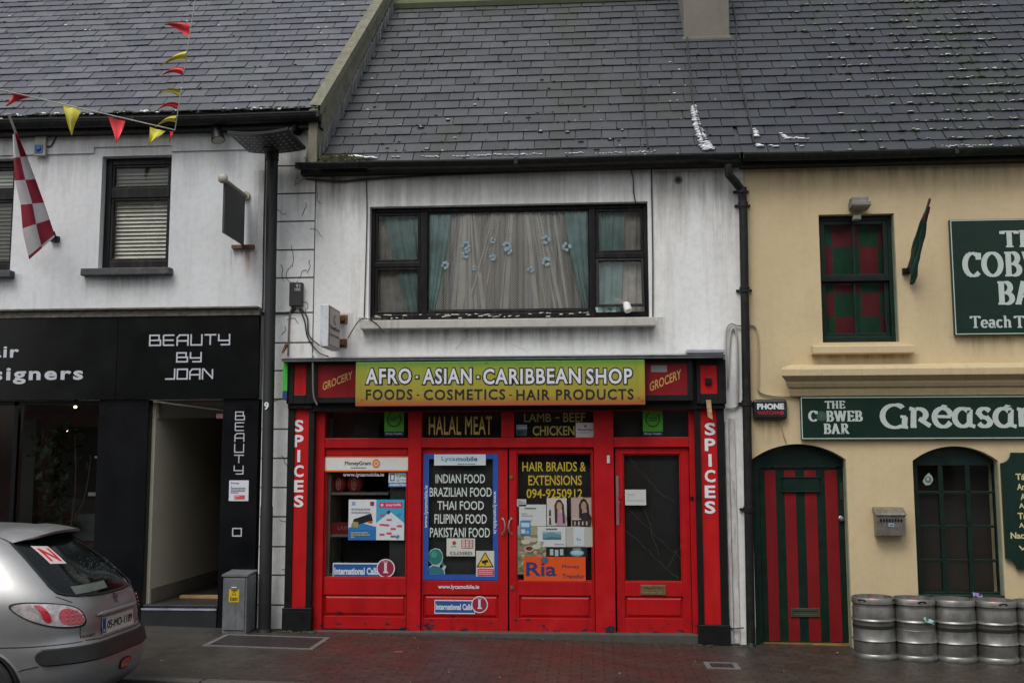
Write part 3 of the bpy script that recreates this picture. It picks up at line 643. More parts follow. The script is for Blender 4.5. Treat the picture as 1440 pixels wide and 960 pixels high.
for px, py, Y in ((106, 572, .7), (96, 606, 2.0)):
    p = at(px, py, Y); o = empty('spotlight_bulb', p, 'small glowing bulb in the dark salon, '+('upper one near the ceiling' if py < 590 else 'lower one over the plant'), 'lamp', 'lit bulbs inside the salon')
    k = MB(); k.ball(p, .017, sq=(1.2, 1, .9)); k.build('bulb', emis('bulb_%d' % px, (1, .72, .42), 9), o); k = MB(); k.lathe(p, [(.03, .10), (.035, .02), (.02, .02)], 12); k.tube([p+Vector((0, 0, .1)), p+Vector((0, 0, .18))], .008); k.build('fitting', M_BLK, o)
# plant behind the salon glass
pc = at(92, 745, .45); pl = empty('potted_plant', (pc.x, .45, gz(pc.x)+.4), 'tall leafy house plant with bare twin stems behind the salon glass', 'plant')
mb = MB(); b0 = Vector((pc.x, .45, gz(pc.x)+.35)); rr = random.Random(3)
mb.tube([b0, at(101, 735, .45), at(106, 690, .46), at(107, 655, .48), at(105, 610, .5)], [.014, .013, .011, .01, .006]); mb.tube([b0+Vector((.02, .02, 0)), at(102, 735, .47), at(118, 705, .48), at(125, 670, .5), at(128, 640, .5)], [.012, .012, .01, .009, .006])
mb.tube([at(92, 733, .44), at(108, 731, .44)], .006); mb.build('stem', pm('bark_tan', (.16, .11, .07), .8), pl)
mb = MB()
for i in range(420):
    t = rr.random(); c = at(rr.gauss(78, 15), rr.uniform(600, 760), rr.uniform(.3, .75)); l = rr.uniform(.05, .13); q = rr.uniform(0, 6.28); d = Vector((math.cos(q), rr.uniform(-.6, .6), math.sin(q)-.5)).normalized()*l; n = d.cross(Vector((rr.uniform(-1, 1), rr.uniform(-1, 1), 1))).normalized()*l*.3
    mb.add([c, c+d*.5+n, c+d, c+d*.5-n], [(0, 1, 2, 3)])
mb.build('foliage', pm('house_plant_leaf', (.045, .065, .025), .5, var=.5, scale=12), pl)
mb = MB(); mb.lathe((pc.x, .45, gz(pc.x)+.12), [(.001, 0), (.11, 0), (.15, .28), (.135, .28), (.13, .25), (.001, .25)], 20); mb.build('pot', pm('terracotta', (.18, .07, .04), .8), pl)
# entrance passage
ex = px1; zstep = at(260, 850).z; ztop = zb2-.004
M_PASS = pm('passage_paint', (.56, .53, .40), .75, var=.06, scale=2)
wl = MB(); xl0, xl1 = px1+.004, dx1-.01; yl = 4.2
wl.quad((xl0+.03, .075, zstep), (xl0+.03, yl, zstep), (xl0+.03, yl, ztop-.02), (xl0+.03, .075, ztop-.02)); wl.quad((xl0-.02, .072, zstep), (xl0+.03, .075, zstep), (xl0+.03, .075, ztop-.02), (xl0-.02, .072, ztop-.02))
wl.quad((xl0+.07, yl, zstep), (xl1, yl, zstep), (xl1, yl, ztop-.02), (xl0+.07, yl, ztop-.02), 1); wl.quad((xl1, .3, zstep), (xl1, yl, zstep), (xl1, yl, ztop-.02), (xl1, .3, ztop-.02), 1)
wl.quad((xl0, .02, ztop), (xl1, .02, ztop), (xl1, yl, ztop), (xl0, yl, ztop), 2); wl.quad((xl0, -.0, zstep), (xl1, -.0, zstep), (xl1, yl, zstep), (xl0, yl, zstep), 3)
wl.box(xl0+.031, xl0+.045, .08, yl-.1, zstep+.002, zstep+.16, 4)
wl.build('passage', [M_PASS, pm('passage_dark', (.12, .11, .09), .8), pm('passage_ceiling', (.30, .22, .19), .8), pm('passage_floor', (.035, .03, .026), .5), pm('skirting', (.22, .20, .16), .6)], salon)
mb = MB(); mb.pb(222, 672, 226, 683, .9, .93); mb.build('light_switch', M_WHITEP, salon)
for a, b in ((214, 223), (304, 315)): mb = MB(); mb.pb(a, 581.5, b, 588, .1, .14); mb.build('door_hinge', pm('pink_plastic', (.42, .20, .22), .4), salon)
mb = MB(); X0, X1, Z0, Z1 = RX(208, 590, 314, 850, .14); mb.box(X0, X1, .135, .142, Z1+.02, ztop-.02); mb.build('transom_pane', M_GLASS, salon)
mb = MB(); mb.box(px1+.002, dx1-.002, -.06, .02, gz(px1)-.15, zstep-.03); mb.box(px1+.002, dx1-.002, -.03, .02, zstep-.03, zstep+.004); st = mb.build('door_step', pm('black_step', (.018, .02, .024), .35), salon, bev=.006)
mb = MB(); mb.box(px1+.004, dx1-.004, -.066, -.058, zstep-.05, zstep-.03); mb.build('step_nosing', pm('steel_nosing', (.55, .6, .7), .3, .6), st)
mb = MB(); c = RX(238, 843, 305, 847, .25); mb.box(c[0], c[1], .55, .64, zstep+.001, zstep+.03); mb.build('threshold', pm('oak_threshold', (.40, .26, .12), .5), salon)
# utility cabinet against the pier
X0, X1, Z0, Z1 = RX(313, 806, 347, 882, -.36); zg = gz(X0)
cb = empty('utility_cabinet', ((X0+X1)/2, -.2, zg), 'grey metal utility cabinet on the pavement against the black pier', 'cabinet')
mb = MB(); mb.box(X0, X1, -.36, -.055, zg-.01, Z1-.03); mb.prism([(X0-.012, -.375, Z1-.03), (X1+.012, -.375, Z1-.03), (X1+.012, -.375, Z1-.008), (X0-.012, -.375, Z1-.008)], (0, .315, .02)); mb.build('body', pm('galvanised_grey', (.14, .15, .16), .5, .2, var=.25, scale=9, bmp=.2, dirt=(.08, .06, .04), damt=.7), cb, bev=.006)
mb = MB(); mb.box(X0+.02, X1-.02, -.372, -.361, zg+.03, Z1-.05); dr = mb.build('door', pm('galvanised_grey'), cb, bev=.004)
mb = MB(); mb.box((X0+X1)/2-.035, (X0+X1)/2+.03, -.384, -.373, Z1-.17, Z1-.14); mb.build('lock', M_STEEL, dr, bev=.003)
sheet_sign('warning_sticker', None, None, 322, 828, 336, 846, -.374, 'c9a820', [('p', [(.5, .92), (.75, .55), (.25, .55)], '1a1a12'), ('p', [(.5, .84), (.66, .6), (.34, .6)], 'c9a820'), ('l', .12, .08, .88, .48, 4, '1a1a12')], parent=cb, thick=.001)
sheet_sign('price_notice', 'white typed notice with red print at its foot, stuck on the black pier under BEAUTY', 'notice', 322, 675, 349.5, 704, -.053, 'cfd2dc', [('t', 'Prices', .1, .82, .5, .92, '3a3a55'), ('l', .1, .36, .85, .74, 5, '55556a'), ('r', .28, .08, .82, .28, 'c05050'), ('l', .3, .1, .8, .27, 2, 'd8b0b0')], thick=.002)
# bracket sign
pW, pO = at(346, 276, -.0), at(313.5, 250, -.75)
sg = empty('projecting_sign', (pW.x, 0, at(340, 346).z), 'dark slate hanging sign on a pale ball-ended pole, high on the white wall', 'sign')
mb = MB(); mb.tube([pW, Vector((pW.x, -.75, pW.z))], .022, 10); mb.ball((pW.x, -.77, pW.z), .055, sq=(1, .7, 1), n=14, k=9); mb.lathe((pW.x, 0, pW.z), [(.0, -.03), (.05, -.03), (.055, 0)], 16, axis='Y'); mb.build('bracket', pm('cream_metal', (.36, .34, .28), .5, dirt=(.12, .07, .04), damt=.8, dscale=(20, 20, 20)), sg)
zl, zh = at(342, 346).z, pW.z-.03
mb = MB(); mb.box(pW.x-.012, pW.x+.012, -.72, -.06, zl, zh); mb.build('board', pm('slate_sign', (.035, .036, .037), .5, var=.3, scale=20), sg, bev=.003)
mb = MB(); a, b, c, d = RX(327, 345, 358, 350, -.01); mb.box(a, b, -.05, 0, c, d); mb.box(pW.x-.01, pW.x+.01, -.1, 0, c, d); mb.build('lower_bracket', M_RUST, sg)
# alarm box and lamps high up
def alarm(name, label, x0, y0, x1, y1, mt, lens=None, els=None):
    X0, X1, Z0, Z1 = RX(x0, y0, x1, y1, -.07); o = empty(name, ((X0+X1)/2, 0, Z0), label, 'alarm box'); mb = MB(); mb.box(X0, X1, -.07, -.024, Z0, Z1); mb.build('case', mt, o, bev=.012)
    return o, X0, X1, Z0, Z1
o, X0, X1, Z0, Z1 = alarm('alarm_box', 'small grey alarm box with blue lens under the salon gutter', 48, 188, 64, 219, pm('grey_plastic', (.34, .34, .30), .5))
mb = MB(); mb.box(X0+.01, X1-.03, -.078, -.071, Z0+.03, Z0+.13); mb.ball(((X0+X1)/2-.01, -.078, Z0+.08), .035, sq=(1, .5, 1), n=14, k=8); mb.build('lens', pm('blue_lens', (.02, .08, .25), .2), o)
mb = MB(); mb.box(X0-.02, X1+.02, -.10, -.024, Z1, Z1+.02); mb.build('cover', M_WOODW, o)
for px, py, lab in ((306, 183, 'black spotlight pointing down the white wall, left of the street lamp head'), (418, 183, 'black spotlight half hidden behind the street lamp head')):
    p = at(px, py, -.05); o = empty('wall_spotlight', (p.x, -.022, p.z), lab, 'spotlight', 'spotlights under the salon gutter'); mb = MB()
    mb.lathe(p, [(.0, -.0), (.06, -.0), (.06, .03)], 14, axis='Y'); mb.tube([p, p+Vector((0, -.07, -.02))], .016); mb.build('mount', M_BLK, o)
    d = Vector((.28 if px < 400 else -.5, -.25, -.9)).normalized(); a = p+Vector((0, -.08, .03)); mb = MB(); mb.tube([a-d*.03, a, a+d*.10, a+d*.12, a+d*.21], [.026, .046, .052, .060, .078], 16); mb.build('head', M_BLK, o)
    mb = MB(); mb.tube([a+d*.211, a+d*.214], .066, 16); mb.build('lens', pm('lamp_glass', (.35, .34, .30), .2), o)
# ================================================================== street lamp
p0 = at(372, 888, -.2); p1 = at(383.5, 214, -.2); pole_top = Vector((p1.x, -.2, p1.z)); pb_ = Vector((p0.x, -.2, gz(p0.x)))
lamp = empty('street_lamp', pb_, 'dark grey lamp post with flat tilted rectangular head, number 9 on its shaft', 'street lamp')
M_LAMP = pm('lamp_grey', (.013, .014, .014), .5, spec=.3, var=.25, scale=6)
mb = MB(); mb.tube([pb_+Vector((0, 0, -.05)), pb_.lerp(pole_top, .25), pb_.lerp(pole_top, .252), pole_top], [.068, .068, .062, .062], 20); mb.build('pole', M_LAMP, lamp)
mb = MB(); mb.lathe(pb_, [(.0, .03), (.075, .03), (.085, 0)], 20); mb.build('base', M_LAMP, lamp)
L = [at(350, 217, -.14), at(430, 212, -.14)]; wv = Vector((L[1].x-L[0].x, 0, 0)); zc = pole_top.z+.03; y0h = -.14
def head(u, v, dz=0): return Vector((L[0].x+wv.x*(u)+.0*(1-v), y0h-.72*v, zc-.0+.03*(1-v)*0+(-.05)*(1-(2*u-1)**2)*.6+.02*(u-.5)+dz))
mb = MB(); mb.sheet(lambda u, v: head(u, v, .0), 14, 2); mb.sheet(lambda u, v: head(u, v, .03), 14, 2)
for E_ in (lambda t: (t, 0), lambda t: (t, 1), lambda t: (0, t), lambda t: (1, t)):
    for i in range(14): a, b = E_(i/14), E_((i+1)/14); mb.quad(head(*a), head(*b), head(*b, .03), head(*a, .03))
hd = mb.build('lamp_head', M_LAMP, lamp)
mb = MB()
for i in range(9):
    for j in range(6): 
        p = head(.1+.1*i, .14+.145*j, -.001); mb.tube([p, p-Vector((0, 0, .004))], .011, 8)
mb.build('led_array', pm('led_lens', (.42, .44, .42), .3), hd)
mb = MB(); mb.tube([pole_top-Vector((0, 0, .1)), pole_top+Vector((0, -.0, .02))], .07, 16); mb.box(pole_top.x-.05, pole_top.x+.05, -.42, -.16, zc-.045, zc-.008); mb.build('bracket', M_LAMP, lamp)
mb = MB(); T(mb, '9', 371.5, 565, 378, 576, -.268, bold=.03); mb.build('number', flat('d8dadd'), lamp, recalc=False)
# ================================================================== grocery: upstairs window
X0, X1, Z0, Z1 = W2; Yw = .09
def zz(y): return at(716, y, Yw).z
def xx(x, y=370): return at(x, y, Yw).x
mb = MB(); xa, xb = xx(524), xx(909)
ring(mb, X0+.001, X1-.001, Z0+.001, Z1-.001, .045, .045, .05, .075, Yw, Yw+.07)
m1a, m1b, m2a, m2b = xx(591), xx(601), xx(829), xx(838)
zi0, zi1 = Z0+.076, Z1-.051; xi0, xi1 = X0+.046, X1-.046
mb.box(m1a, m1b, Yw-.004, Yw+.07, zi0, zi1); mb.box(m2a, m2b, Yw-.004, Yw+.07, zi0, zi1)
mb.box(xi0, m1a, Yw, Yw+.07, zz(373), zz(366)); mb.box(m2b, xi1, Yw, Yw+.07, zz(365), zz(358))
mb.box(m1b, m2a, Yw+.005, Yw+.06, zi0, zi0+.035)
win = mb.build('window', M_PVC, grocery, bev=.005)
panes = [(xi0, m1a, zz(366), zi1), (xi0, m1a, zi0, zz(373)), (m1b, m2a, zi0+.035, zi1), (m2b, xi1, zz(358), zi1), (m2b, xi1, zi0, zz(365))]
for i, (a, b, c, d) in enumerate(panes):
    f = .03 if i != 2 else .012; mb = MB(); tilt = -.10 if i == 4 else 0.
    ring(mb, a+.003, b-.003, c+.003, d-.003, f, f, f, f, Yw+.008, Yw+.05); sv = list(mb.v)
    p = MB(); p.quad((a+f, Yw+.03, c+f), (b-f, Yw+.03, c+f), (b-f, Yw+.03, d-f), (a+f, Yw+.03, d-f))
    if tilt:          # top-hung vent standing ajar
        for k in (mb, p): k.v = [(x, y+tilt*(d-z)/(d-c), z+.045*(d-z)/(d-c)) for x, y, z in k.v]
    s_ = mb.build('sash', M_PVC, win, bev=.004); p.build('pane', M_GLASS if i != 2 else glass('smeared_glass', (.985, .99, .985), 1.45), win)
mb = MB(); rr = random.Random(5)      # flaking pale paint on the bottom rail
for i in range(46):
    x = rr.uniform(m1b, m2a) if i > 8 else rr.uniform(xi0, m1a); z = rr.uniform(Z0+.02, Z0+.07); mb.quad((x, Yw-.002, z), (x+rr.uniform(.01, .07), Yw-.002, z+rr.uniform(-.004, .004)), (x+rr.uniform(.01, .06), Yw-.002, z+.012), (x+.005, Yw-.002, z+rr.uniform(.006, .014)))
mb.build('flaking_paint', flat('b9b8ae', .8), win, recalc=False)
a, b, c, d = RX(507, 448, 922, 460, -.12)
mb = MB(); mb.prism([(a, -.12, c), (a, -.12, d), (a, .085, d+.012), (a, .085, c)], (b-a, 0, 0)); mb.build('sill', M_SILLW, win, bev=.008)
# curtains
def cloth(mb, x0a, x1a, x0b, x1b, zt, zb, Y, amp, waves, m=0, bow=0., n=90, sag=0., seed=0, mats=None):
    r_ = random.Random(seed); ph = [r_.uniform(0, 6.28) for _ in range(5)]
    def fn(u, v):
        t = 1-v; xl = x0a+(x0b-x0a)*(t**(1+bow)); xr = x1a+(x1b-x1a)*(t**(1+bow))
        y = amp*(math.sin(6.283*waves*u+ph[0])*.6+math.sin(6.283*waves*1.9*u+ph[1]+t)*.3+math.sin(6.283*waves*.43*u+ph[2]+2*t)*.5)
        return (xl+(xr-xl)*u, Y+y, zt+(zb-zt)*t+sag*math.sin(9*u+ph[3])*t*t)
    cs = []
    while mats and len(cs) < n+2: cs += [r_.choice(mats)]*r_.choice((1, 1, 2, 3, 5, 7))
    mb.sheet(fn, n, 10, m, mf=(lambda u, v: cs[int(u*n+.5)]) if mats else None)
def net_mat():
    m = bpy.data.materials.new('lace_net'); m.use_nodes = True; nt = m.node_tree; nt.nodes.clear()
    v = coords(nt); g = nn(nt, 'ShaderNodeSeparateXYZ'); nt.links.new(v, g.inputs[0])
    def sn(ax, k, off=0.):
        a = nn(nt, 'ShaderNodeMath', _operation='MULTIPLY'); nt.links.new(g.outputs[ax], a.inputs[0]); a.inputs[1].default_value = k
        s = nn(nt, 'ShaderNodeMath', _operation='SINE'); nt.links.new(a.outputs[0], s.inputs[0]); return s.outputs[0]
    p = nn(nt, 'ShaderNodeMath', _operation='MULTIPLY'); nt.links.new(sn('X', 210), p.inputs[0]); nt.links.new(sn('Z', 230), p.inputs[1])
    n = noise(nt, 1, 4, coords(nt, (30, 1, .3)), .55)
    q = nn(nt, 'ShaderNodeMath', _operation='MULTIPLY_ADD'); nt.links.new(p.outputs[0], q.inputs[0]); q.inputs[1].default_value = .35; nt.links.new(n, q.inputs[2])
    al = ramp(nt, q.outputs[0], .36, .6, (.36, .36, .36, 1), (.98, .98, .98, 1))
    col = mixc(nt, ramp(nt, noise(nt, 1, 3, coords(nt, (7, 1, .2))), .35, .65), (.82, .79, .70), (.95, .95, .92))
    df = nt.nodes.new('ShaderNodeBsdfDiffuse'); nt.links.new(col, df.inputs[0]); tl = nt.nodes.new('ShaderNodeBsdfTranslucent'); nt.links.new(col, tl.inputs[0])
    m1 = nn(nt, 'ShaderNodeMixShader', Fac=.12); nt.links.new(df.outputs[0], m1.inputs[1]); nt.links.new(tl.outputs[0], m1.inputs[2])
    tr = nt.nodes.new('ShaderNodeBsdfTransparent'); mx = nt.nodes.new('ShaderNodeMixShader'); o = nt.nodes.new('ShaderNodeOutputMaterial')
    nt.links.new(al, mx.inputs[0]); nt.links.new(tr.outputs[0], mx.inputs[1]); nt.links.new(m1.outputs[0], mx.inputs[2]); nt.links.new(mx.outputs[0], o.inputs[0]); return m
M_NET = net_mat(); M_TEAL = pm('teal_curtain', (.40, .56, .53), .8, var=.25, scale=5); M_BEIGE = pm('beige_curtain', (.68, .63, .55), .85, var=.2, scale=8)
zt, zb3 = Z1, Z0+.02; Yc = Yw+.135
cur = MB(); cloth(cur, xx(626), xx(803), xx(604), xx(830), zt, zb3+.03, Yc-.06, .013, 15, sag=.03, n=300, seed=1, mats=(0, 0, 0, 1, 0, 2)); cur = cur.build('net_curtain', [M_NET, pm('lace_fold_light', (.93, .90, .81), .8, var=.1), pm('lace_fold_shade', (.62, .61, .56), .8, var=.1)], win, recalc=False)  # light and shade of the lace folds put into the colour, in column runs
cur = MB(); cloth(cur, xx(690), xx(760), xx(640), xx(800), zt, zb3, Yc-.075, .011, 7, sag=.05, n=140, seed=4, mats=(0, 0, 1)); cloth(cur, xx(650), xx(668), xx(640), xx(690), zt, zb3, Yc-.08, .010, 3, sag=.05, n=60, seed=9, mats=(0, 1, 1)); cur.build('net_curtain', [M_NET, pm('lace_fold_light')], win, recalc=False)
cur = MB(); cloth(cur, xx(534), xx(586), xx(572), xx(600), zt, zb3, Yc-.04, .014, 5, seed=2); cloth(cur, xx(602), xx(634), xx(600), xx(608), zt, zb3, Yc-.085, .012, 4, bow=.4, seed=3)
cloth(cur, xx(794), xx(832), xx(824), xx(832), zt, zb3, Yc-.085, .012, 4, bow=.5, seed=5); cloth(cur, xx(836), xx(880), xx(834), xx(872), zt, zb3, Yc-.04, .014, 5, seed=6); cur.build('teal_curtain', M_TEAL, win, recalc=False)
cur = MB(); cloth(cur, xx(522), xx(560), xx(518), xx(588), zt, zb3, Yc-.0, .013, 6, seed=7); cloth(cur, xx(868), xx(915), xx(862), xx(915), zt, zb3, Yc-.0, .013, 6, seed=8); cur.build('beige_curtain', M_BEIGE, win, recalc=False)
# pale blue paper flowers stuck on the glass
mb = MB(); rr = random.Random(2); yf = Yw+.026
for px, py, r in ((655, 345, 7), (655, 358, 6), (657, 351, 5), (626, 373, 6), (693, 338, 5), (693, 362, 5), (713, 346, 7), (715, 352, 6), (768, 337, 7), (797, 347, 7), (768, 368, 7), (746, 379, 5), (667, 377, 4)):
    c = at(px, py, yf); q = r/145; mb = MB()
    for k in range(6):
        t = k*1.047+rr.random(); mb.ball((c.x+.75*q*math.cos(t), yf-.003*(k % 3), c.z+.75*q*math.sin(t)), q*.42, sq=(1, .05, 1), n=8, k=4)
    mb.build('paper_flower', flat('8298a2', .7), win)

mb = MB(); p = at(877, 428, Yw+.02); mb.tube([p+Vector((-.08, .1, .06)), p, p+Vector((.03, -.09, -.02)), p+Vector((.05, -.12, -.09))], [.035, .04, .042, .045], 12); mb.build('vent_hose', pm('white_hose', (.66, .66, .63), .5), win)
mb = MB(); cloth(mb, xx(836), xx(862), xx(838), xx(866), zz(434), zz(441), Yw-.02, .02, 3, n=20); mb.build('teal_cloth', M_TEAL, win, recalc=False)
mb = MB()                                       # heap of things on the inner sill
for px, py, r, mi in ((722, 434, .10, 0), (705, 436, .08, 0), (690, 438, .07, 2), (742, 416, .09, 1), (760, 432, .14, 0), (810, 430, .09, 1), (785, 434, .10, 2)):
    p = at(px, py, Yc+.12); mb.ball(p, r, mi, sq=(1.4, .6, .8), n=14, k=8)
mb.build('sill_clutter', [pm('grey_cloth', (.30, .28, .25), .9), pm('pink_cloth', (.50, .16, .18), .9), pm('straw_cloth', (.36, .31, .2), .9)], win)
# vent in the wall, downpipe
p = at(954, 253, 0); mb = MB(); mb.lathe(p, [(.028, 0), (.042, -.012), (.048, -.004), (.048, 0)], 20, axis='Y'); mb.lathe(p, [(.0, -.003), (.03, -.003)], 20, axis='Y', m=1); mb.build('vent_hole', [pm('vent_rim', (.2, .19, .17), .7), M_BLK], grocery)
mb = MB(); q = [at(1024, 232, -.2), at(1025, 246, -.2), at(1034, 256, -.14), at(1043, 268, -.08), at(1045, 285, -.075)]; bot = at(1056, 905, -.075)
for k in range(1, 9): q.append(q[4].lerp(Vector((bot.x, -.075, gz(bot.x)+.02)), k/8))
mb.tube(q, .046, 16)
for y in (262, 288, 412, 574, 722): 
    t = (y-285)/(905-285); c = q[4].lerp(q[-1], max(0, t)) if y > 270 else q[3]; mb.lathe(c, [(.046, -.035), (.056, -.03), (.056, .03), (.046, .035)], 16); mb.box(c.x-.085, c.x+.085, -.03, 0, c.z-.012, c.z+.012)
c = q[-1]; mb.tube([c, c+Vector((.0, -.03, -.05))], [.046, .06], 14); mb.build('downpipe', M_GUT, grocery)
# ================================================================== grocery: shopfront
sf0, sf1 = at(441, 700).x, at(980, 700).x
YD, YF = .03, -.03
def zf(y, Y=YF): return at(720, y, Y).z
def xf(x, y=720, Y=YF): return at(x, y, Y).x
zbm = gz(-1)-.12; zhead = SHZ-.001
mb = MB()
z_tr0, z_tr1 = zf(629), zf(615); z_hd = zf(578)
V = [(sf0+.001, xf(455)), (xf(573), xf(592)), (xf(836), xf(864)), (xf(971), sf1-.001)]
for a, b in V: mb.box(a, b, YF, .12, zbm, zhead)
for (a, b), (c, d) in zip(V[:-1], V[1:]):
    mb.box(b, c, YF+.006, .11, z_tr0, z_tr1); mb.box(b, c, YF+.006, .11, z_hd, zhead)
mb.box(xf(705), xf(723), YF, .12, z_tr1, z_hd)
shopf = mb.build('shopfront_frame', M_RED, grocery, bev=.006)
mb = MB(); mb.box(sf0+.002, sf1-.002, -.10, .14, zbm-.1, zf(888)); mb.build('door_step', pm('worn_concrete_step', (.055, .052, .046), .8, bmp=.4, scale=12), grocery, bev=.01)
# transom lights with painted words
M_GOLD = flat('b49c4c'); M_GOLDW = flat('9d9148'); M_SILV = flat('bcc6c0')
tr = {}
for k, (a, b) in {'plain': (xf(455), xf(573)), 'halal': (xf(592), xf(705)), 'lamb': (xf(723), xf(836)), 'end': (xf(864), xf(971))}.items():
    p = MB(); p.quad((a, .05, z_tr1), (b, .05, z_tr1), (b, .05, z_hd), (a, .05, z_hd)); tr[k] = p.build('transom_pane', M_DGLASS, grocery)
mb = MB(); T(mb, 'HALAL MEAT', 603, 585, 692, 611, .047, bold=.012, sp=1.05); mb.build('lettering', M_GOLD, tr['halal'], recalc=False)
mb = MB(); T(mb, 'LAMB', 737, 581, 775, 593, .047, bold=.005); T(mb, '-', 781, 586, 787, 588, .047); T(mb, 'BEEF', 792, 580, 823, 593, .047, bold=.005); T(mb, 'CHICKEN', 749, 598.5, 808, 612, .047, bold=.02); mb.build('lettering', M_GOLDW, tr['lamb'], recalc=False)
mb = MB()                                # patched back boards just behind the end transom lights
for a, b, Y, c, d in ((592, 705, .2, 570, 618), (723, 836, .2, 570, 618), (864, 971, .16, 570, 618)): mb.pb(a, c, b, d, Y, Y+.02)
mb.pb(497, 575, 533, 616, .2, .24, 0); mb.build('blackout_board', pm('blackout', (.014, .015, .018), .6), grocery)
mb = MB(); mb.pb(455, 588, 468, 618, .3, .33, 0); mb.pb(468, 578, 497, 618, .35, .38, 1); mb.build('storage_box', [flat('8f8d80'), flat('6a3a34')], grocery)
# joinery: a leaf with glass, rails and a raised bottom panel
def leaf(name, x0, y0, x1, y1, g, pn, Y, bottom=None, mat=M_RED, gm=M_DGLASS, raised=True):
    mb = MB(); th = .045
    X = lambda x, y=740: at(x, y, Y).x
    Zx = lambda y: at((x0+x1)/2, y, Y).z
    a, b, zt_, zb_ = X(x0), X(x1), Zx(y0), (bottom if bottom is not None else Zx(y1))
    ga, gb, gt, gb_ = X(g[0]), X(g[2]), Zx(g[1]), Zx(g[3]); pa, pb2, pt, pb_ = X(pn[0]), X(pn[2]), Zx(pn[1]), Zx(pn[3])
    mb.box(a, ga, Y, Y+th, zb_, zt_); mb.box(gb, b, Y, Y+th, zb_, zt_); mb.box(ga, gb, Y+.001, Y+th, gt, zt_)
    mb.box(ga, gb, Y+.001, Y+th, pt, gb_); mb.box(ga, gb, Y+.001, Y+th, zb_, pb_)
    if pa-ga > .004: mb.box(ga, pa, Y+.002, Y+th, pb_, pt)
    if gb-pb2 > .004: mb.box(pb2, gb, Y+.002, Y+th, pb_, pt)
    lo, hi = max(ga, pa), min(gb, pb2)
    mb.box(lo, hi, Y+.022, Y+th, pb_, pt)
    if raised:
        i = .035; mb.add([(lo+.012, Y+.021, pb_+.012), (hi-.012, Y+.021, pb_+.012), (hi-.012, Y+.021, pt-.012), (lo+.012, Y+.021, pt-.012), (lo+i, Y+.008, pb_+i), (hi-i, Y+.008, pb_+i), (hi-i, Y+.008, pt-i), (lo+i, Y+.008, pt-i)], [(0, 1, 5, 4), (1, 2, 6, 5), (2, 3, 7, 6), (3, 0, 4, 7), (4, 5, 6, 7)])
    bd = .012                               # glazing bead
    ring(mb, ga+.0005, gb-.0005, gb_+.0005, gt-.0005, bd, bd, bd, bd, Y+.012, Y+.04)
    o = mb.build(name, mat, grocery, bev=.004)
    p = MB(); p.quad((ga+bd, Y+.026, gb_+bd), (gb-bd, Y+.026, gb_+bd), (gb-bd, Y+.026, gt-bd), (ga+bd, Y+.026, gt-bd)); gl = p.build('pane', gm, o)
    return o, gl
zs1 = zf(887)+.0
fl, flg = leaf('shop_window', 455.5, 630, 572.5, 886, (457, 640, 571.5, 812), (457, 836, 571.5, 866), .0, zf(886, .0))
d1, g1 = leaf('door', 593, 630, 714, 888, (596, 638, 701, 816), (592, 836, 701, 869), YD-.02, zf(887.5, YD))
d2, g2 = leaf('door', 716, 630, 835.5, 888, (726.5, 637, 833, 817), (730, 837, 830, 869), YD-.02, zf(888.5, YD))
d3, g3 = leaf('door', 866, 630, 970.5, 896, (877, 638, 958.5, 818), (878, 838, 959, 869), YD-.02, zf(894, YD))
def handle(par, px, y0, y1, Y, side=1, mt=M_STEEL):
    a, b = at(px, y0, Y), at(px, y1, Y); o = Vector((0, -.045, 0)); mb = MB(); mb.tube([a, a+o*.8+Vector((.018*side, 0, -.02)), (a+b)/2+o+Vector((.03*side, 0, 0)), b+o*.8+Vector((.018*side, 0, .02)), b], .008, 8)
    for q in (a, b): mb.lathe(q, [(0, -.006), (.014, -.006), (.016, 0)], 12, axis='Y')
    mb.build('handle', mt, par)
handle(d1, 707, 729, 750, YD-.02, 1); handle(d2, 719, 729, 750, YD-.02, -1)
mb = MB(); 
for px, py in ((719, 671), (720, 826)): mb.lathe(at(px, py, YD-.02), [(0, -.012), (.018, -.012), (.022, 0)], 14, axis='Y')
mb.build('lock', M_BRASS, d2)
mb = MB(); mb.pb(866.5, 669, 870, 738, YD-.026, YD-.0205); mb.build('push_plate', pm('dull_steel', (.22, .21, .2), .5, .5), d3, bev=.001)
mb = MB(); mb.lathe(at(871.5, 699, YD-.02), [(0, -.012), (.02, -.012), (.024, 0)], 14, axis='Y'); mb.tube([at(871.5, 704, YD-.03), at(870.5, 712, YD-.05), at(871.5, 727, YD-.05)], .009, 8); mb.build('handle', M_RED2, d3)
mb = MB(); a, b, c, d = RX(901, 822, 936, 836, YD-.026); ring(mb, a, b, c, d, .03, .03, .03, .03, YD-.03, YD-.0205); mb.box(a+.03, b-.03, YD-.025, YD-.0205, c+.03, d-.03); mb.build('letterbox', M_BRASS, d3, bev=.003)
mb = MB(); mb.lathe(at(973, 700, -.032), [(0, -.01), (.018, -.01), (.02, 0)], 12, axis='Y'); mb.build('key_switch', M_BLK, grocery)
mb = MB(); mb.pb(853.5, 640, 857.5, 651, -.04, -.0305); mb.build('door_bell', flat('b9b9b4'), grocery)
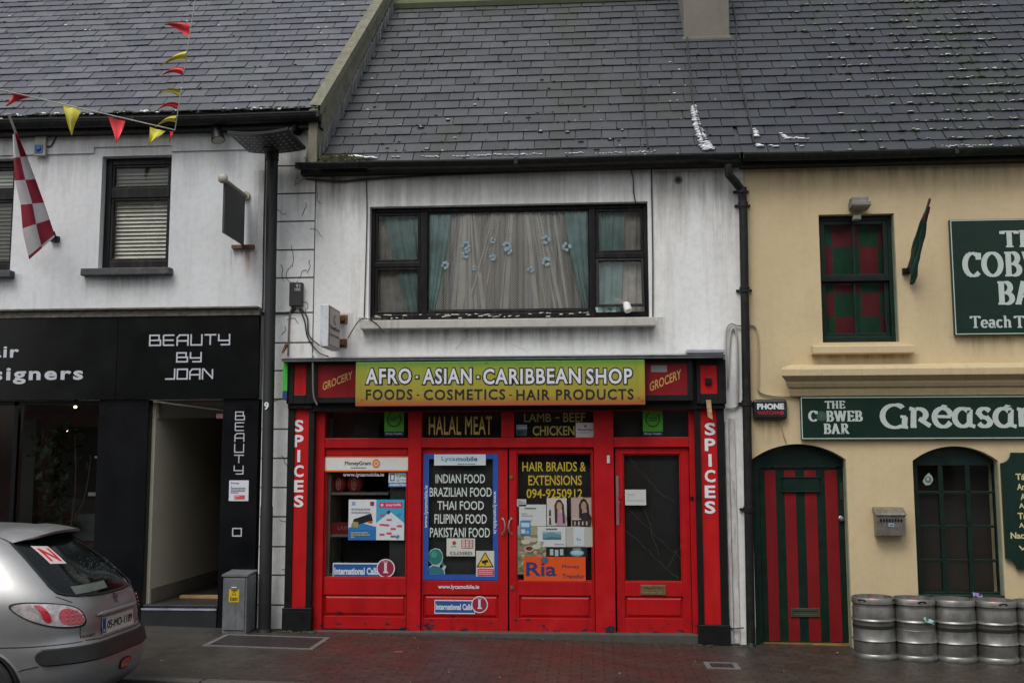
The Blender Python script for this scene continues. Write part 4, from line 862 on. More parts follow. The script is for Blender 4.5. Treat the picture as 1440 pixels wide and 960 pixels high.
# cracked glass in the single door
mb = MB(); rr = random.Random(11)
for (u0, v0), (u1, v1) in (((0, .60), (.98, .17)), ((0, .42), (.45, .22)), ((.25, .9), (.62, .70)), ((.1, .99), (.25, .9)), ((.42, .22), (.95, .02)), ((.6, .7), (.9, .62)), ((.75, .1), (.99, .3)), ((.3, .66), (.6, .2))):
    M = pmap(878, 639, 958, 817, YD-.02+.024); n = 9; P = [(u0+(u1-u0)*i/n+rr.uniform(-.015, .015), v0+(v1-v0)*i/n+rr.uniform(-.012, .012)) for i in range(n+1)]
    mb.tube([M(u, v) for u, v in P], .0007, 4, caps=False)
mb.build('crack', flat('636663'), g3)
mb = MB(); mb.pb(866, 632, 970, 822, .12, .14); mb.build('mesh_screen', pm('dark_mesh', (.075, .075, .07), .7, var=.3, scale=120), grocery)
mb = MB(); mb.pb(548, 660, 573, 816, .10, .11); mb.pb(596, 636, 700, 816, .12, .13); mb.pb(727, 636, 834, 817, .3, .32)
def grille_mat():
    m, nt, b = base('grille_grey'); wv = nn(nt, 'ShaderNodeTexWave', Scale=26., Distortion=0.); nt.links.new(coords(nt), wv.inputs['Vector'])
    nt.links.new(ramp(nt, wv.outputs['Fac'], .3, .7, (.07, .075, .075, 1), (.20, .21, .205, 1)), b.inputs['Base Color']); return m
mb.build('roller_grille', grille_mat(), grocery)
# room and shelves behind the display glass
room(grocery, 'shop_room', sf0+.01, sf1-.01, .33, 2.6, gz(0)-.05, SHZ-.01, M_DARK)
mb = MB(); mb.pb(456, 660, 464, 815, .07, .6, 0)
for y in (692, 751, 806): mb.pb(463, y, 546, y+3.5, .10, .6, 0)
mb.build('display_shelf', pm('cream_shelf', (.45, .43, .36), .6), grocery)
M_PKR = flat('c62c34', .35)
for i, (x0, x1) in enumerate(((466, 485), (486, 508))):
    X0, X1, Z0, Z1 = RX(x0, 668, x1, 692, .13); o = empty('rice_bag', ((X0+X1)/2, .2, Z0), ['red food bag with pale oval label, left one on the top display shelf', 'red food bag with pale oval label, right one on the top display shelf'][i], 'food bag', 'red bags on the display shelf')
    mb = MB(); mb.ball(((X0+X1)/2, .20, (Z0+Z1)/2), (Z1-Z0)/2, sq=((X1-X0)/(Z1-Z0), .5, 1.03), n=16, k=10); mb.build('bag', M_PKR, o)
    mb = MB(); M = lambda u, v, w=0: ((X0+X1)/2+(u-.5)*.06, .20-.5*(Z1-Z0)/2-.004-w, (Z0+Z1)/2+(v-.5)*.14); disc(mb, M, .5, .5, .5, .5, 0, 0.); disc(mb, M, .5, .5, .34, .38, 1, .002); disc(mb, M, .5, .5, .2, .24, 0, .003); mb.build('label', [flat('d3a58c'), M_PKR], o, recalc=False)
X0, X1, Z0, Z1 = RX(464, 731, 496, 751, .12)
mb = MB(); mb.box(X0, X1, .12, .3, Z0, Z1-.03, 0); M = lambda u, v, w=0: (X0+u*(X1-X0), .12-w, Z0+v*(Z1-Z0-.03)); text(mb, 'LAXMI', sub(M, .35, .4, .95, .75), 1, .01, .002)
tag(mb.build('food_carton', [M_PKR, flat('d8b8a8')], bev=.008, org=((X0+X1)/2, .3, Z0)), 'red carton with white print on the middle display shelf', 'carton')
for px, py, c, lab in ((490, 800, '6b6a3a', 'crumpled olive bag on the bottom display shelf, left'), (520, 802, '4e5a4a', 'crumpled dark green bag on the bottom display shelf, right')):
    p = at(px, py, .32); mb = MB(); mb.ball(p, .085, sq=(1.5, .8, .7), n=14, k=8); tag(mb.build('bag', pm('bag_'+c, C(c), .5, bmp=.6, bscale=25), org=p), lab, 'bag')
# pilasters, consoles, cornice
def pil(x0, x1, px0, px1, yt, ytp, ybp, yb, cy0, cy1, cpx0, cpx1, letter_box):
    Y = -.10; X = lambda x: at(x, 700, Y).x
    mb = MB(); a, b = X(x0), X(x1); pa, pb2 = X(px0), X(px1); Zp = lambda y, Y=Y: at((x0+x1)/2, y, Y).z; zb_ = gz(a)-.05
    mb.box(a, pa, Y, -.02, Zp(yb), Zp(yt)); mb.box(pb2, b, Y, -.02, Zp(yb), Zp(yt)); mb.box(pa, pb2, Y, -.02, Zp(yb), Zp(ybp)); mb.box(pa, pb2, Y+.02, -.02, Zp(ytp), Zp(yt))
    mb.box(a-.012, b+.012, Y-.03, -.018, zb_, Zp(yb)-.001); mb.box(a-.012, b+.012, Y-.035, -.018, Zp(yb), Zp(yb)+.03)
    o = mb.build('pilaster', M_BLK, grocery, bev=.005)
    mb = MB(); mb.box(pa+.001, pb2-.001, Y+.02, -.018, Zp(ybp)+.001, Zp(ytp)-.001); pn = mb.build('panel', M_RED2, o)
    mb = MB(); n = 6; lx0, ly0, lx1, ly1 = letter_box; h = (ly1-ly0)/n
    for i, c in enumerate('SPICES'):
        cw = (lx1-lx0) if c != 'I' else (lx1-lx0)*.3; xm = (lx0+lx1)/2; T(mb, c, xm-cw/2, ly0+h*i+h*.1, xm+cw/2, ly0+h*(i+1)-h*.1, Y+.02, bold=.03)
    mb.build('lettering', M_WHITEP, pn, recalc=False)
    Yc_ = -.17; mb = MB(); c0, c1 = at(x0+.5, 540, Yc_).x, at(x1, 540, Yc_).x; q0, q1 = at(cpx0, 540, Yc_).x, at(cpx1, 540, Yc_).x; z0, z1 = at(x0, cy1, Yc_).z, at(x0, cy0, Yc_).z; zt2 = at(x0, 505, Yc_).z; zb2_ = at(x0, 568, Yc_).z
    mb.box(c0, q0, Yc_, -.02, zb2_, zt2); mb.box(q1, c1, Yc_, -.02, zb2_, zt2); mb.box(q0, q1, Yc_, -.02, z1, zt2); mb.box(q0, q1, Yc_, -.02, zb2_, z0); mb.box(c0+.01, c1-.01, Yc_+.03, -.02, zb2_-.05, zb2_-.001)
    k = mb.build('console', M_BLK, grocery, bev=.006); mb = MB(); mb.box(q0+.001, q1-.001, Yc_+.014, -.02, z0+.001, z1-.001); mb.build('panel', M_RED2, k)
    return c0, c1
pil(402.5, 440, 412, 432, 571, 571, 855, 858, 513, 555, 413, 430, (413.5, 588, 427, 715)); pil(979, 1021, 987, 1010.5, 562, 562, 879, 882, 513, 553, 985, 1009, (991, 592, 1006, 724))
mb = MB(); a, b = at(396, 500, -.3).x, at(1019.5, 495, -.3).x; z0 = at(720, 505.5, -.3).z; mb.box(a, b, -.30, -.0, z0, z0+.035); mb.prism([(a, -.315, z0+.035), (a, -.0, z0+.075), (a, -.0, z0+.036), (a, -.315, z0+.028)], (b-a, 0, 0)); mb.build('cornice', [M_LEAD], grocery, bev=.005)
mb = MB(); c = RX(966, 487, 1019, 498, -.28); mb.box(c[0], c[1], -.29, -.03, z0+.05, z0+.10); mb.build('lead_flashing', pm('bright_lead', (.36, .38, .42), .4, .3, bmp=.4, bscale=15), grocery, bev=.012)
mb = MB(); mb.box(at(441, 540).x+.0, at(979, 540).x, -.12, -.04, zhead-.04, z0-.002); mb.build('fascia_board', M_BLK, grocery)
# grocery box signs and the long sign
def groc(x0, x1, y0, y1, label, tx, ty, plate):
    Y = -.22; a, b, c, d = RX(x0, y0, x1, y1, Y); o = empty('box_sign', ((a+b)/2, -.12, c), label, 'sign', 'red box signs either side of the long shop sign'); w_ = .055
    mb = MB(); ring(mb, a, b, c, d, w_, .001, .05, .06, Y, -.122) if x0 < 600 else ring(mb, a, b, c, d, .001, w_, .05, .06, Y, -.122); mb.build('frame', M_BLK, o, bev=.01)
    fa_, fb = (a+w_, b-.002) if x0 < 600 else (a+.002, b-w_); mb = MB(); mb.box(fa_+.001, fb-.001, Y+.012, -.125, c+.061, d-.051); fc = mb.build('face', M_CRIM, o)
    M = lambda u, v, w=0: (fa_+(fb-fa_)*(tx[0]+(tx[1]-tx[0])*u), Y+.012-w, c+.06+(d-c-.11)*(ty[0]+ty[2]*u+(ty[1])*v)); mb = MB(); text(mb, 'GROCERY', M, 0, .02, .003); mb.build('lettering', flat('b08a4c'), fc, recalc=False)
    if plate: mb = MB(); mb.pb(915.5, 513.5, 938, 523, Y+.008, Y+.0118); mb.build('name_plate', flat('77797d'), fc)
groc(439, 501, 506, 566, 'crimson box sign reading GROCERY in slanted gold letters, left of the yellow-green sign', (.14, .9), (.2, .25, .36), 0)
groc(906, 974, 504, 563, 'crimson box sign reading GROCERY with a small grey plate, right of the yellow-green sign', (.12, .86), (.1, .3, .42), 1)
Y = -.31; X0, X1, Z0, Z1 = RX(500, 507.5, 907, 570, Y)
sign = empty('shop_sign', ((X0+X1)/2, Y, Z0), 'long green to yellow sign reading AFRO ASIAN CARIBBEAN SHOP', 'sign')
m, nt, b_ = base('printed_gradient'); gx = nt.nodes.new('ShaderNodeTexCoord'); sp_ = nt.nodes.new('ShaderNodeSeparateXYZ'); nt.links.new(gx.outputs['Generated'], sp_.inputs[0])
r = nt.nodes.new('ShaderNodeValToRGB'); E_ = r.color_ramp.elements; E_[0].position = 0; E_[0].color = (*C('9a4c26'), 1); E_[1].position = 1; E_[1].color = (*C('47862c'), 1)
for p_, c_ in ((.10, '98662a'), (.24, '9a8a30'), (.60, '969434'), (.82, '8a9632'), (.93, '6a8a2e')): e = E_.new(p_); e.color = (*C(c_), 1)
nt.links.new(sp_.outputs['Z'], r.inputs[0])
c_ = mixc(nt, ramp(nt, noise(nt, 1, 6, coords(nt, (9, 9, 1.2)), .65), .5, .8, (0, 0, 0, 1), (.4, .4, .4, 1)), r.outputs[0], (.12, .10, .05)); nt.links.new(c_, b_.inputs['Base Color']); b_.inputs['Roughness'].default_value = .4
mb = MB(); mb.box(X0, X1, Y, -.225, Z0, Z1); bd = mb.build('board', m, sign, bev=.004)
mb = MB(); MS = lambda u, v, w=0: (X0+u*(X1-X0), Y-w, Z0+v*(Z1-Z0))
parts = (('AFRO', 514, 579), ('ASIAN', 594, 664), ('CARIBBEAN', 679, 817), ('SHOP', 824, 889.5))
for s_, x0, x1 in parts:
    sp_n = 1.12
    T(mb, s_, x0-1.3, 516, x1+1.3, 541.5, Y, 1, .085, .003, sp_n); T(mb, s_, x0+.5, 517.8, x1-.5, 539.8, Y, 0, .022, .006, sp_n)
for x in (583, 669): mb.pb(x, 527, x+7, 533, Y-.004, Y-.001, 1); mb.pb(x+1.5, 528.5, x+5, 531.5, Y-.0065, Y-.0045, 0)
for s_, x0, x1 in (('FOODS', 514.5, 580), ('-', 586, 590), ('COSMETICS', 596, 710.5), ('-', 716, 720), ('HAIR PRODUCTS', 726, 891)): T(mb, s_, x0, 547 if s_ != '-' else 554.5, x1, 562 if s_ != '-' else 556, Y, 1, .02, .003, 1.15)
for x, y in ((508, 561), (897, 558), (902, 562), (683, 509)): mb.pb(x, y, x+2, y+2, Y-.004, Y, 2)
mb.build('lettering', [flat('ced0d8', .3), flat('141216'), M_RUST], bd, recalc=False)
# green lamp sign on the end of the shopfront and the little rusty hook on the other end
a, b, c, d = RX(397.5, 508, 404, 562, -.2); o = empty('end_sign', ((a+b)/2, -.05, c), 'narrow bright green side sign with blue foot at the left end of the shopfront', 'sign'); mb = MB(); mb.box(a, b, -.2, -.02, c+.1, d); mb.build('panel', pm('bright_green', (.05, .42, .04), .4, var=.15), o, bev=.003); mb = MB(); mb.box(a, b, -.2, -.02, c, c+.099); mb.build('foot', flat('1a3a6a'), o, bev=.003)
mb = MB(); mb.pb(992, 531, 1001, 540, -.19, -.152); mb.build('sensor', M_BLK, grocery, bev=.004)
mb = MB(); p = at(997, 562, -.2); q_ = at(999, 590, -.2); mb.prism([(p.x-.03, -.2, p.z), (p.x+.02, -.2, p.z), (q_.x+.025, -.2, q_.z), (q_.x-.025, -.2, q_.z+.03)], (0, .02, 0)); mb.build('rusty_bracket', pm('rust_flake', (.42, .26, .14), .9, var=.5, scale=30, dirt=(.16, .05, .02), damt=.8, dscale=(20, 20, 20)), grocery)
# projecting light box
YA, YB = -.62, -.10; a, b, c, d = RX(450, 428, 462, 487, YA)
o = empty('light_box_sign', ((a+b)/2, 0, c), 'white projecting light box lettered MoneyGram on the white wall', 'sign')
mb = MB(); mb.box(a, b, YA, YB, c, d, 0); bx = mb.build('case', pm('white_case', (.55, .58, .62), .4, dirt=(.06, .08, .04), damt=.9, dscale=(6, 6, 1)), o, bev=.006)
FM = lambda u, v, w=0: (b+w, YA+u*(YB-YA), c+v*(d-c))
mb = MB(); ring_ = [(0, .0), (1, 0), (1, 1), (0, 1)]
poly_fill(mb, [(.03, .03), (.97, .03), (.97, .97), (.03, .97)], FM, 1, .002); poly_fill(mb, [(.07, .06), (.93, .06), (.93, .94), (.07, .94)], FM, 0, .004)
disc(mb, FM, .5, .70, .10, .13, 1, .006); disc(mb, FM, .5, .70, .055, .075, 0, .008); text(mb, 'MoneyGram', sub(FM, .1, .42, .9, .54), 2, .03, .006); text(mb, 'Money Transfer', sub(FM, .14, .26, .86, .35), 2, .01, .006)
mb.build('face', [flat('b4b0a8'), flat('b05040'), flat('3a3230')], o, recalc=False)
for z in (d-.08, c+.1): mb = MB(); mb.box(a+.01, b+.03, YB+.001, -.012, z-.02, z+.02); mb.box(a-.02, b+.06, -.0118, 0, z-.05, z+.05); mb.build('bracket', M_RUST, o)
# ------------------------------------------------------------------ posters and stickers on the grocery glass
YG = .020; YG1 = .030
sheet_sign('window_banner', 'white banner reading MoneyGram with orange edges across the display window top', 'banner', 452, 641, 574.5, 663, -.006, 'd4cfca', [('r', 0, 0, 1, .1, 'd0641e'), ('r', 0, .92, 1, 1, 'd0641e'), ('t', 'MoneyGram', .27, .35, .57, .68, '1c1a18', .02), ('l', .34, .2, .52, .3, 1, '4a4a4a'), ('c', .63, .52, .045, .28, 'd0742a'), ('c', .63, .52, .028, .17, 'd8b890'), ('c', .63, .52, .014, .09, 'd0742a')], thick=.004)
mb = MB(); T(mb, 'www.lycamobile.ie', 482, 663.8, 540, 671, YG, bold=.025); mb.build('lettering', M_WHITEP, flg, recalc=False)
sheet_sign('window_sticker', 'small blue and white sticker reading Lyca at the top right of the display window', 'sticker', 546.5, 664, 573, 684, YG, '4a80b0', [('r', 0, .3, 1, 1, 'c3ccd2'), ('t', 'Lyca', .42, .6, .95, .92, '4a7a5a', .03), ('r', .08, .4, .32, .92, '2b5a6a'), ('r', .13, .48, .27, .84, 'c3ccd2'), ('l', .42, .36, .95, .54, 2, '5a6a78'), ('t', 'Available Now', .06, .06, .94, .24, 'd5dbe0', .03)])
sheet_sign('window_poster', 'white and blue poster picturing a dark bank card in the display window', 'poster', 490, 702, 529, 759, YG, 'c8ccd0', [('p', [(0, 0), (1, 0), (1, .33), (.5, .42), (0, .30)], '2870ae'), ('r', 0, 0, 1, .25, '1f66a6'), ('r', .78, .85, .92, .95, '7a3040'), ('r', .12, .86, .24, .95, '7a98c0'), ('l', .1, .64, .8, .8, 2, '8a9098'), ('p', [(.1, .35), (.88, .48), (.82, .66), (.2, .52)], '16181c'), ('p', [(.12, .33), (.36, .30), (.36, .44), (.16, .46)], '8f8a4e'), ('r', .72, .42, .86, .47, 'b05030'), ('l', .1, .05, .8, .21, 3, 'a8a070')])
pe = [('p', [(0, 0), (1, 0), (1, .42), (.5, .70), (0, .42)], 'c4ccd0'), ('r', .1, .8, .93, .93, 'c02c50'), ('t', 'paysafe', .34, .82, .88, .91, 'd8b8c4', .02), ('c', .2, .865, .05, .035, 'd8b8c4')]
rr = random.Random(8)
for u, v in ((.2, .62), (.42, .68), (.78, .64), (.45, .5), (.2, .38), (.36, .37), (.6, .28), (.82, .35), (.2, .14), (.45, .17), (.75, .08), (.6, .1)):
    q_ = rr.choice(['c04060', 'c04060', '2a3440', '3a8aa8']); pe.append(('r', u-.08, v-.022, u+.1, v+.022, q_)) if q_ == 'c04060' else pe.append(('p', [(u-.06, v), (u+.02, v-.05), (u+.1, v+.02), (u+.02, v+.06)], q_))
sheet_sign('window_poster', 'turquoise and pink poster of small gadgets, beside the bank card poster in the display window', 'poster', 529.2, 702, 568.5, 759, YG, '3a98b8', pe)
def intl(name, label, x0, y0, x1, y1, cx, cy, r_, Y):
    a, b, c, d = RX(x0, y0, x1, y1, Y); p = at(cx, cy, Y); R_ = r_/127; o = empty(name, ((a+b)/2, Y, c), label, 'sticker', 'International Calls stickers')
    mb = MB(); mb.box(a, b, Y-.001, Y+.002, c, d, 0); M = pmap(x0, y0, x1, y1, Y-.001); poly_fill(mb, [(.015, .08), (.985, .08), (.985, .92), (.015, .92)], M, 1, .0004); text(mb, 'International Calls', sub(M, .03, .28, .93, .72), 0, .04, .0009); mb.build('label', [flat('c2c9d2'), flat('1d4f8c')], o, recalc=False)
    mb = MB(); N = lambda u, v, w=0: (p.x+u*R_, Y-w, p.z+v*R_); disc(mb, N, 0, 0, 1, 1, 0, .003, 32); disc(mb, N, 0, 0, .88, .88, 1, .0035, 32); text(mb, '1', sub(N, -.16, -.5, .12, .6), 0, .02, .004); poly_fill(mb, [(-.26, -.5), (.28, -.5), (.28, -.34), (-.26, -.34)], N, 0, .0044); text(mb, 'THE NO', sub(N, -.35, .62, .25, .76), 0, .02, .004); mb.build('badge', [flat('c8c4c8'), flat('8a1c3e')], o, recalc=False)
intl('call_sticker', 'blue International Calls sticker with magenta number 1 badge, on the display window', 468, 791, 537, 814, 542.5, 798.5, 13, YG)
intl('call_sticker', 'blue International Calls sticker with magenta number 1 badge, on the left door lower panel', 611, 843, 668, 862.5, 674.5, 849.5, 11.5, .016)
# left door
mb = MB(); a, b, c, d = RX(595.5, 638, 700.5, 815, .009); ring(mb, a, b, c, d, .058, .058, .055, .06, .009, .0115, 0); T(mb, 'www.lycamobile.ie', 616, 821.5, 674, 829, .009, 1, .025)
for x0, up in ((599.5, 1), (695.8, -1)):
    Mv = pmap(x0-3.2, 682 if up > 0 else 690, x0+3.2, 742 if up > 0 else 750, .0085)
    text(mb, 'www.lycamobile.ie', (lambda u, v, w=0, Mv=Mv, up=up: Mv(1-v, u, w) if up > 0 else Mv(v, 1-u, w)), 1, .02)
mb.build('vinyl_border', [flat('1c4c9c'), flat('c4ccd6')], d1, recalc=False)
sheet_sign('door_sticker', 'white sticker reading Lycamobile at the head of the left door glass', 'sticker', 610.5, 638.5, 683, 654, .004, 'c8d0d4', [('t', 'Lyca', .14, .3, .42, .8, '5a98b8', .03), ('t', 'mobile', .43, .38, .84, .8, '2a6a98', .03), ('l', .46, .06, .8, .2, 1, '5a7a90')])
mb = MB()
for s_, x0, y0, x1, y1 in (('INDIAN FOOD', 612.5, 666.5, 682, 679), ('BRAZILIAN FOOD', 604, 685, 691.5, 698), ('THAI FOOD', 615, 704, 680.5, 716.5), ('FILIPINO FOOD', 611, 722.5, 684.5, 736), ('PAKISTANI FOOD', 604.5, 741.5, 689, 755)): T(mb, s_, x0, y0, x1, y1, .026, 0, .012)
mb.build('lettering', M_SILV, g1, recalc=False)
sheet_sign('closed_notice', 'white notice with a red grid reading CLOSED on the left door', 'notice', 628, 756.5, 668, 781.5, .022, 'bfc2ba', [('c', .27, .74, .07, .11, 'b03038'), ('l', .16, .5, .42, .58, 1, '5a5a5a'), ('r', .52, .44, .94, .94, 'b0404a')]+[('r', .55+.13*i, .48+.09*j, .65+.13*i, .545+.09*j, 'bfc2ba') for i in range(3) for j in range(5)]+[('t', 'CLOSED', .12, .1, .9, .26, '3a4a44', .01)])
pts = [(0, .02), (.95, .0), (.92, .18), (1, .34), (.88, .36), (.72, .20), (.66, .34), (.74, .44), (.8, .52), (.84, .64), (.8, .82), (.66, .96), (.42, 1), (.2, .93), (.06, .78), (.06, .6), (.16, .46), (.28, .38), (.1, .3)]
sheet_sign('window_sticker', 'teal cut-out sticker of a head and shoulders at the foot of the left door glass', 'sticker', 600.5, 770, 627.5, 808, .022, M_GLASS if 0 else '22605e', [('p', [(.06, 0), (.92, 0), (.88, .28), (.7, .36), (.3, .36), (.1, .24)], '3a7a80'), ('c', .43, .68, .4, .3, '2e8074')], thick=.001) if 0 else None
mb = MB(); M = pmap(600.5, 770, 627.5, 808, .022); poly_fill(mb, pts, M, 0, 0); poly_fill(mb, [(.06, .04), (.9, .03), (.86, .18), (.66, .30), (.3, .34), (.12, .26)], M, 2, .0006); disc(mb, M, .44, .67, .36, .29, 1, .0006); disc(mb, M, .36, .76, .16, .12, 3, .0009); poly_fill(mb, [(.7, .4), (.86, .34), (.94, .36), (.8, .52)], M, 2, .0009)
p = at(614, 808, .022); tag(mb.build('window_sticker', [flat('9fb0b0'), flat('1f6a60'), flat('2c6672'), flat('35887c')], org=p, recalc=False), 'teal cut-out sticker of a head and shoulders at the foot of the left door glass', 'sticker')
sheet_sign('warning_sign', 'yellow triangle camera warning sign above a red strip on the left door', 'sign', 669.5, 774, 695, 810, .007, 'bcbcae', [('p', [(.5, .97), (.98, .36), (.02, .36)], '1a1a14'), ('p', [(.5, .9), (.88, .4), (.12, .4)], 'c8a62a'), ('p', [(.3, .6), (.62, .66), (.68, .56), (.34, .5)], '1a1a14'), ('r', .46, .44, .54, .54, '1a1a14'), ('r', .08, .03, .98, .3, 'b03a52'), ('l', .14, .06, .92, .27, 3, 'd0a0ac')])
# right door
mb = MB(); T(mb, 'HAIR BRAIDS &', 734.5, 649, 824, 662.5, .026, 0, .012); T(mb, 'EXTENSIONS', 743, 668, 818, 682, .026, 0, .012); T(mb, '094-9250912', 740.5, 687, 819, 700, .026, 0, .012); mb.build('lettering', flat('b09a28'), g2, recalc=False)
def hair_girl(bgc, hair, skin, top):
    return [('r', .04, .03, .96, .97, bgc), ('p', [(.45, .0), (.95, .0), (1, .3), (.85, .5), (.5, .45)], top), ('p', [(.40, .1), (.38, .75), (.5, .93), (.72, .93), (.86, .75), (.92, .1), (.8, .08), (.76, .6), (.54, .55), (.52, .1)], hair), ('c', .62, .70, .13, .16, skin), ('p', [(.56, .58), (.68, .58), (.7, .48), (.54, .48)], skin), ('p', [(.48, .78), (.6, .88), (.78, .8), (.74, .92), (.6, .97), (.5, .9)], hair)]
sheet_sign('hair_poster', 'hair poster of a woman in pink with long dark braids on the right door', 'poster', 769, 700, 797, 739, YG-.001, 'b8b8b4', hair_girl('b4b0a8', '3a2826', 'a88678', 'a0808a')+[('p', [(.1, .05), (.22, .05), (.2, .3), (.12, .3)], '4a3834'), ('p', [(.1, .36), (.22, .36), (.2, .58), (.12, .58)], '4a3834')])
sheet_sign('hair_poster', 'hair poster of a woman with loose dark hair on the right door, rightmost', 'poster', 803, 699, 832, 740, YG-.001, '908078', hair_girl('a08e84', '1e1818', '9a7866', '241e20')+[('r', .05, .03, .95, .22, '2a2426'), ('r', .15, .05, .22, .18, 'a89888'), ('r', .34, .05, .41, .18, 'a89888'), ('r', .53, .05, .6, .18, 'a89888'), ('r', .72, .05, .79, .18, 'a89888'), ('l', .05, .23, .5, .29, 1, 'c8c0b8')])
sheet_sign('paper_notice', 'small white printed slip under the phone number on the right door, leftmost', 'notice', 726.8, 701.5, 740, 711.5, YG, 'b2b5b4', [('l', .1, .1, .9, .6, 2, '707478'), ('t', 'NOTICE', .12, .62, .88, .9, '5a5c60')] if 0 else [('l', .1, .1, .9, .9, 3, '707478')])
sheet_sign('paper_notice', 'white typed sheet on the right door beside the pink hair poster', 'notice', 730, 709, 768, 739, YG, 'b6bab9', [('l', .2, .76, .65, .88, 1, '4e5256'), ('l', .1, .42, .9, .62, 2, '8a9094'), ('l', .1, .2, .5, .3, 1, '8a9094')])
sheet_sign('paper_notice', 'small blue leaflet overlapping the typed sheet on the right door', 'leaflet', 731.5, 731.5, 746, 752, YG-.003, '3a7aa0', [('r', .1, .55, .9, .85, 'a8bcc8'), ('r', .1, .12, .5, .4, 'a8bcc8'), ('r', .6, .1, .85, .3, '88a0b0')])
sheet_sign('landscape_notice', 'white notice with a blue-green landscape picture on the right door', 'notice', 756, 740, 795.5, 768.5, YG-.002, 'b8bdbe', [('r', .18, .36, .84, .76, '5a8090'), ('p', [(.18, .36), (.84, .36), (.84, .46), (.5, .5), (.3, .44)], '3a6468'), ('p', [(.2, .62), (.5, .72), (.84, .6), (.84, .76), (.18, .76)], '7fa0a8'), ('l', .1, .05, .45, .28, 2, '6a7074'), ('l', .3, .82, .7, .94, 1, '4a5054'), ('l', .6, .08, .95, .18, 1, '8a9094')])
sheet_sign('paper_notice', 'pale blank folded sheet near the right edge of the right door glass', 'notice', 796, 740, 833.5, 768.5, YG, 'a3a79e', [('r', .28, .06, .68, .98, 'b4bcc0'), ('t', 'Ria', .4, .3, .56, .44, '3a6a90')])
rr = random.Random(4); fe = []
for i in range(90): fe.append(('c', rr.uniform(.05, .95), rr.uniform(.04, .76), rr.uniform(.03, .07), rr.uniform(.015, .035), rr.choice(['8a8466', 'a09678', '6e6a48', '8a5a3a', '5a6040', 'a89c80'])))
sheet_sign('food_poster', 'food poster of dumplings and a dip bowl at the left of the right door glass', 'poster', 727, 738, 768, 807, YG+.002, '77725c', [('r', .02, .8, .9, .98, '8f8c74')]+fe+[('c', .3, .66, .16, .05, 'b0ae9c'), ('c', .56, .7, .15, .05, 'a6a490'), ('c', .8, .62, .13, .05, 'aeac98'), ('c', .36, .74, .13, .04, 'a6a490'), ('c', .66, .56, .14, .05, 'b0ae9c'), ('c', .42, .52, .17, .065, 'a09a88'), ('c', .42, .525, .12, .042, '5a2a1a')])
sheet_sign('product_leaflet', 'black leaflet with three pale product packs above the orange sign', 'leaflet', 769, 768.8, 796, 783, YG, '141618', [('r', .16, .2, .34, .8, '9aa8a8'), ('r', .42, .12, .6, .74, '9aa8a8'), ('r', .68, .2, .86, .8, '9aa8a8')])
sheet_sign('product_leaflet', 'black leaflet with a pale fan shape above the orange sign', 'leaflet', 797, 768.8, 826, 783, YG, '16181a', [('c', .5, .42, .34, .34, '5a9098'), ('c', .5, .46, .28, .2, '9ab0b0'), ('r', .3, .78, .7, .9, '7a8080')])
M_ = None
sheet_sign('money_sign', 'orange sign reading Ria Money Transfer at the foot of the right door glass', 'sign', 736.5, 782.5, 823.5, 816.5, YG-.006, 'cc4a12', [('t', 'Ria', .04, .2, .53, .78, '22366a', .02), ('t', 'Money', .62, .5, .9, .68, '2a3456', .01), ('t', 'Transfer', .62, .12, .98, .3, '2a3456', .01), ('c', .34, .86, .06, .13, '8a3a2a'), ('c', .345, .87, .045, .1, '2c5a8a')])
sheet_sign('door_notice', 'blank white sheet stuck on the cracked glass of the right-hand door', 'notice', 879, 688, 908.5, 710, YG+.001, 'b9bcba', [('l', .1, .2, .9, .8, 3, 'a8acaa')])
def green_poster(label, x0, x1):
    a = [('r', 0, 0, 1, .16, '16243c'), ('t', 'Money Transfer', .08, .04, .92, .12, 'b8c4d0', .02)]
    for k in range(26):
        t0, t1 = 2.0+k*.19, 2.0+(k+1)*.19; a.append(('p', [(.5+.36*math.cos(t0), .58+.27*math.sin(t0)), (.5+.36*math.cos(t1), .58+.27*math.sin(t1)), (.5+.31*math.cos(t1), .58+.23*math.sin(t1)), (.5+.31*math.cos(t0), .58+.23*math.sin(t0))], '10301a'))
    a += [('l', .3, .5, .72, .66, 2, '1e5a20')]
    sheet_sign('transfer_poster', label, 'poster', x0, 572, x1, 613, .044, '46a01e', a, group='green money transfer posters')
green_poster('green money transfer poster in the small pane over the display window', 540.5, 568); green_poster('green money transfer poster in the small pane over the single door', 904, 932)
sheet_sign('small_sticker', 'small dark blue and white sticker left of CHICKEN in the pane over the right door', 'sticker', 726, 597, 741, 612.5, .044, '3a4c58', [('r', 0, .6, 1, 1, '9aa8b0'), ('l', .1, .66, .9, .94, 2, '5a6a74'), ('r', .1, .1, .6, .4, '1c2a34')])
sheet_sign('small_sticker', 'white sticker reading MoneyGram right of CHICKEN in the pane over the right door', 'sticker', 809.5, 594, 837, 614.5, .044, 'c2bec0', [('t', 'MoneyGram', .1, .42, .9, .6, '2a2626', .03), ('c', .5, .76, .07, .1, 'b05a50'), ('l', .2, .28, .8, .36, 1, '6a6464')])
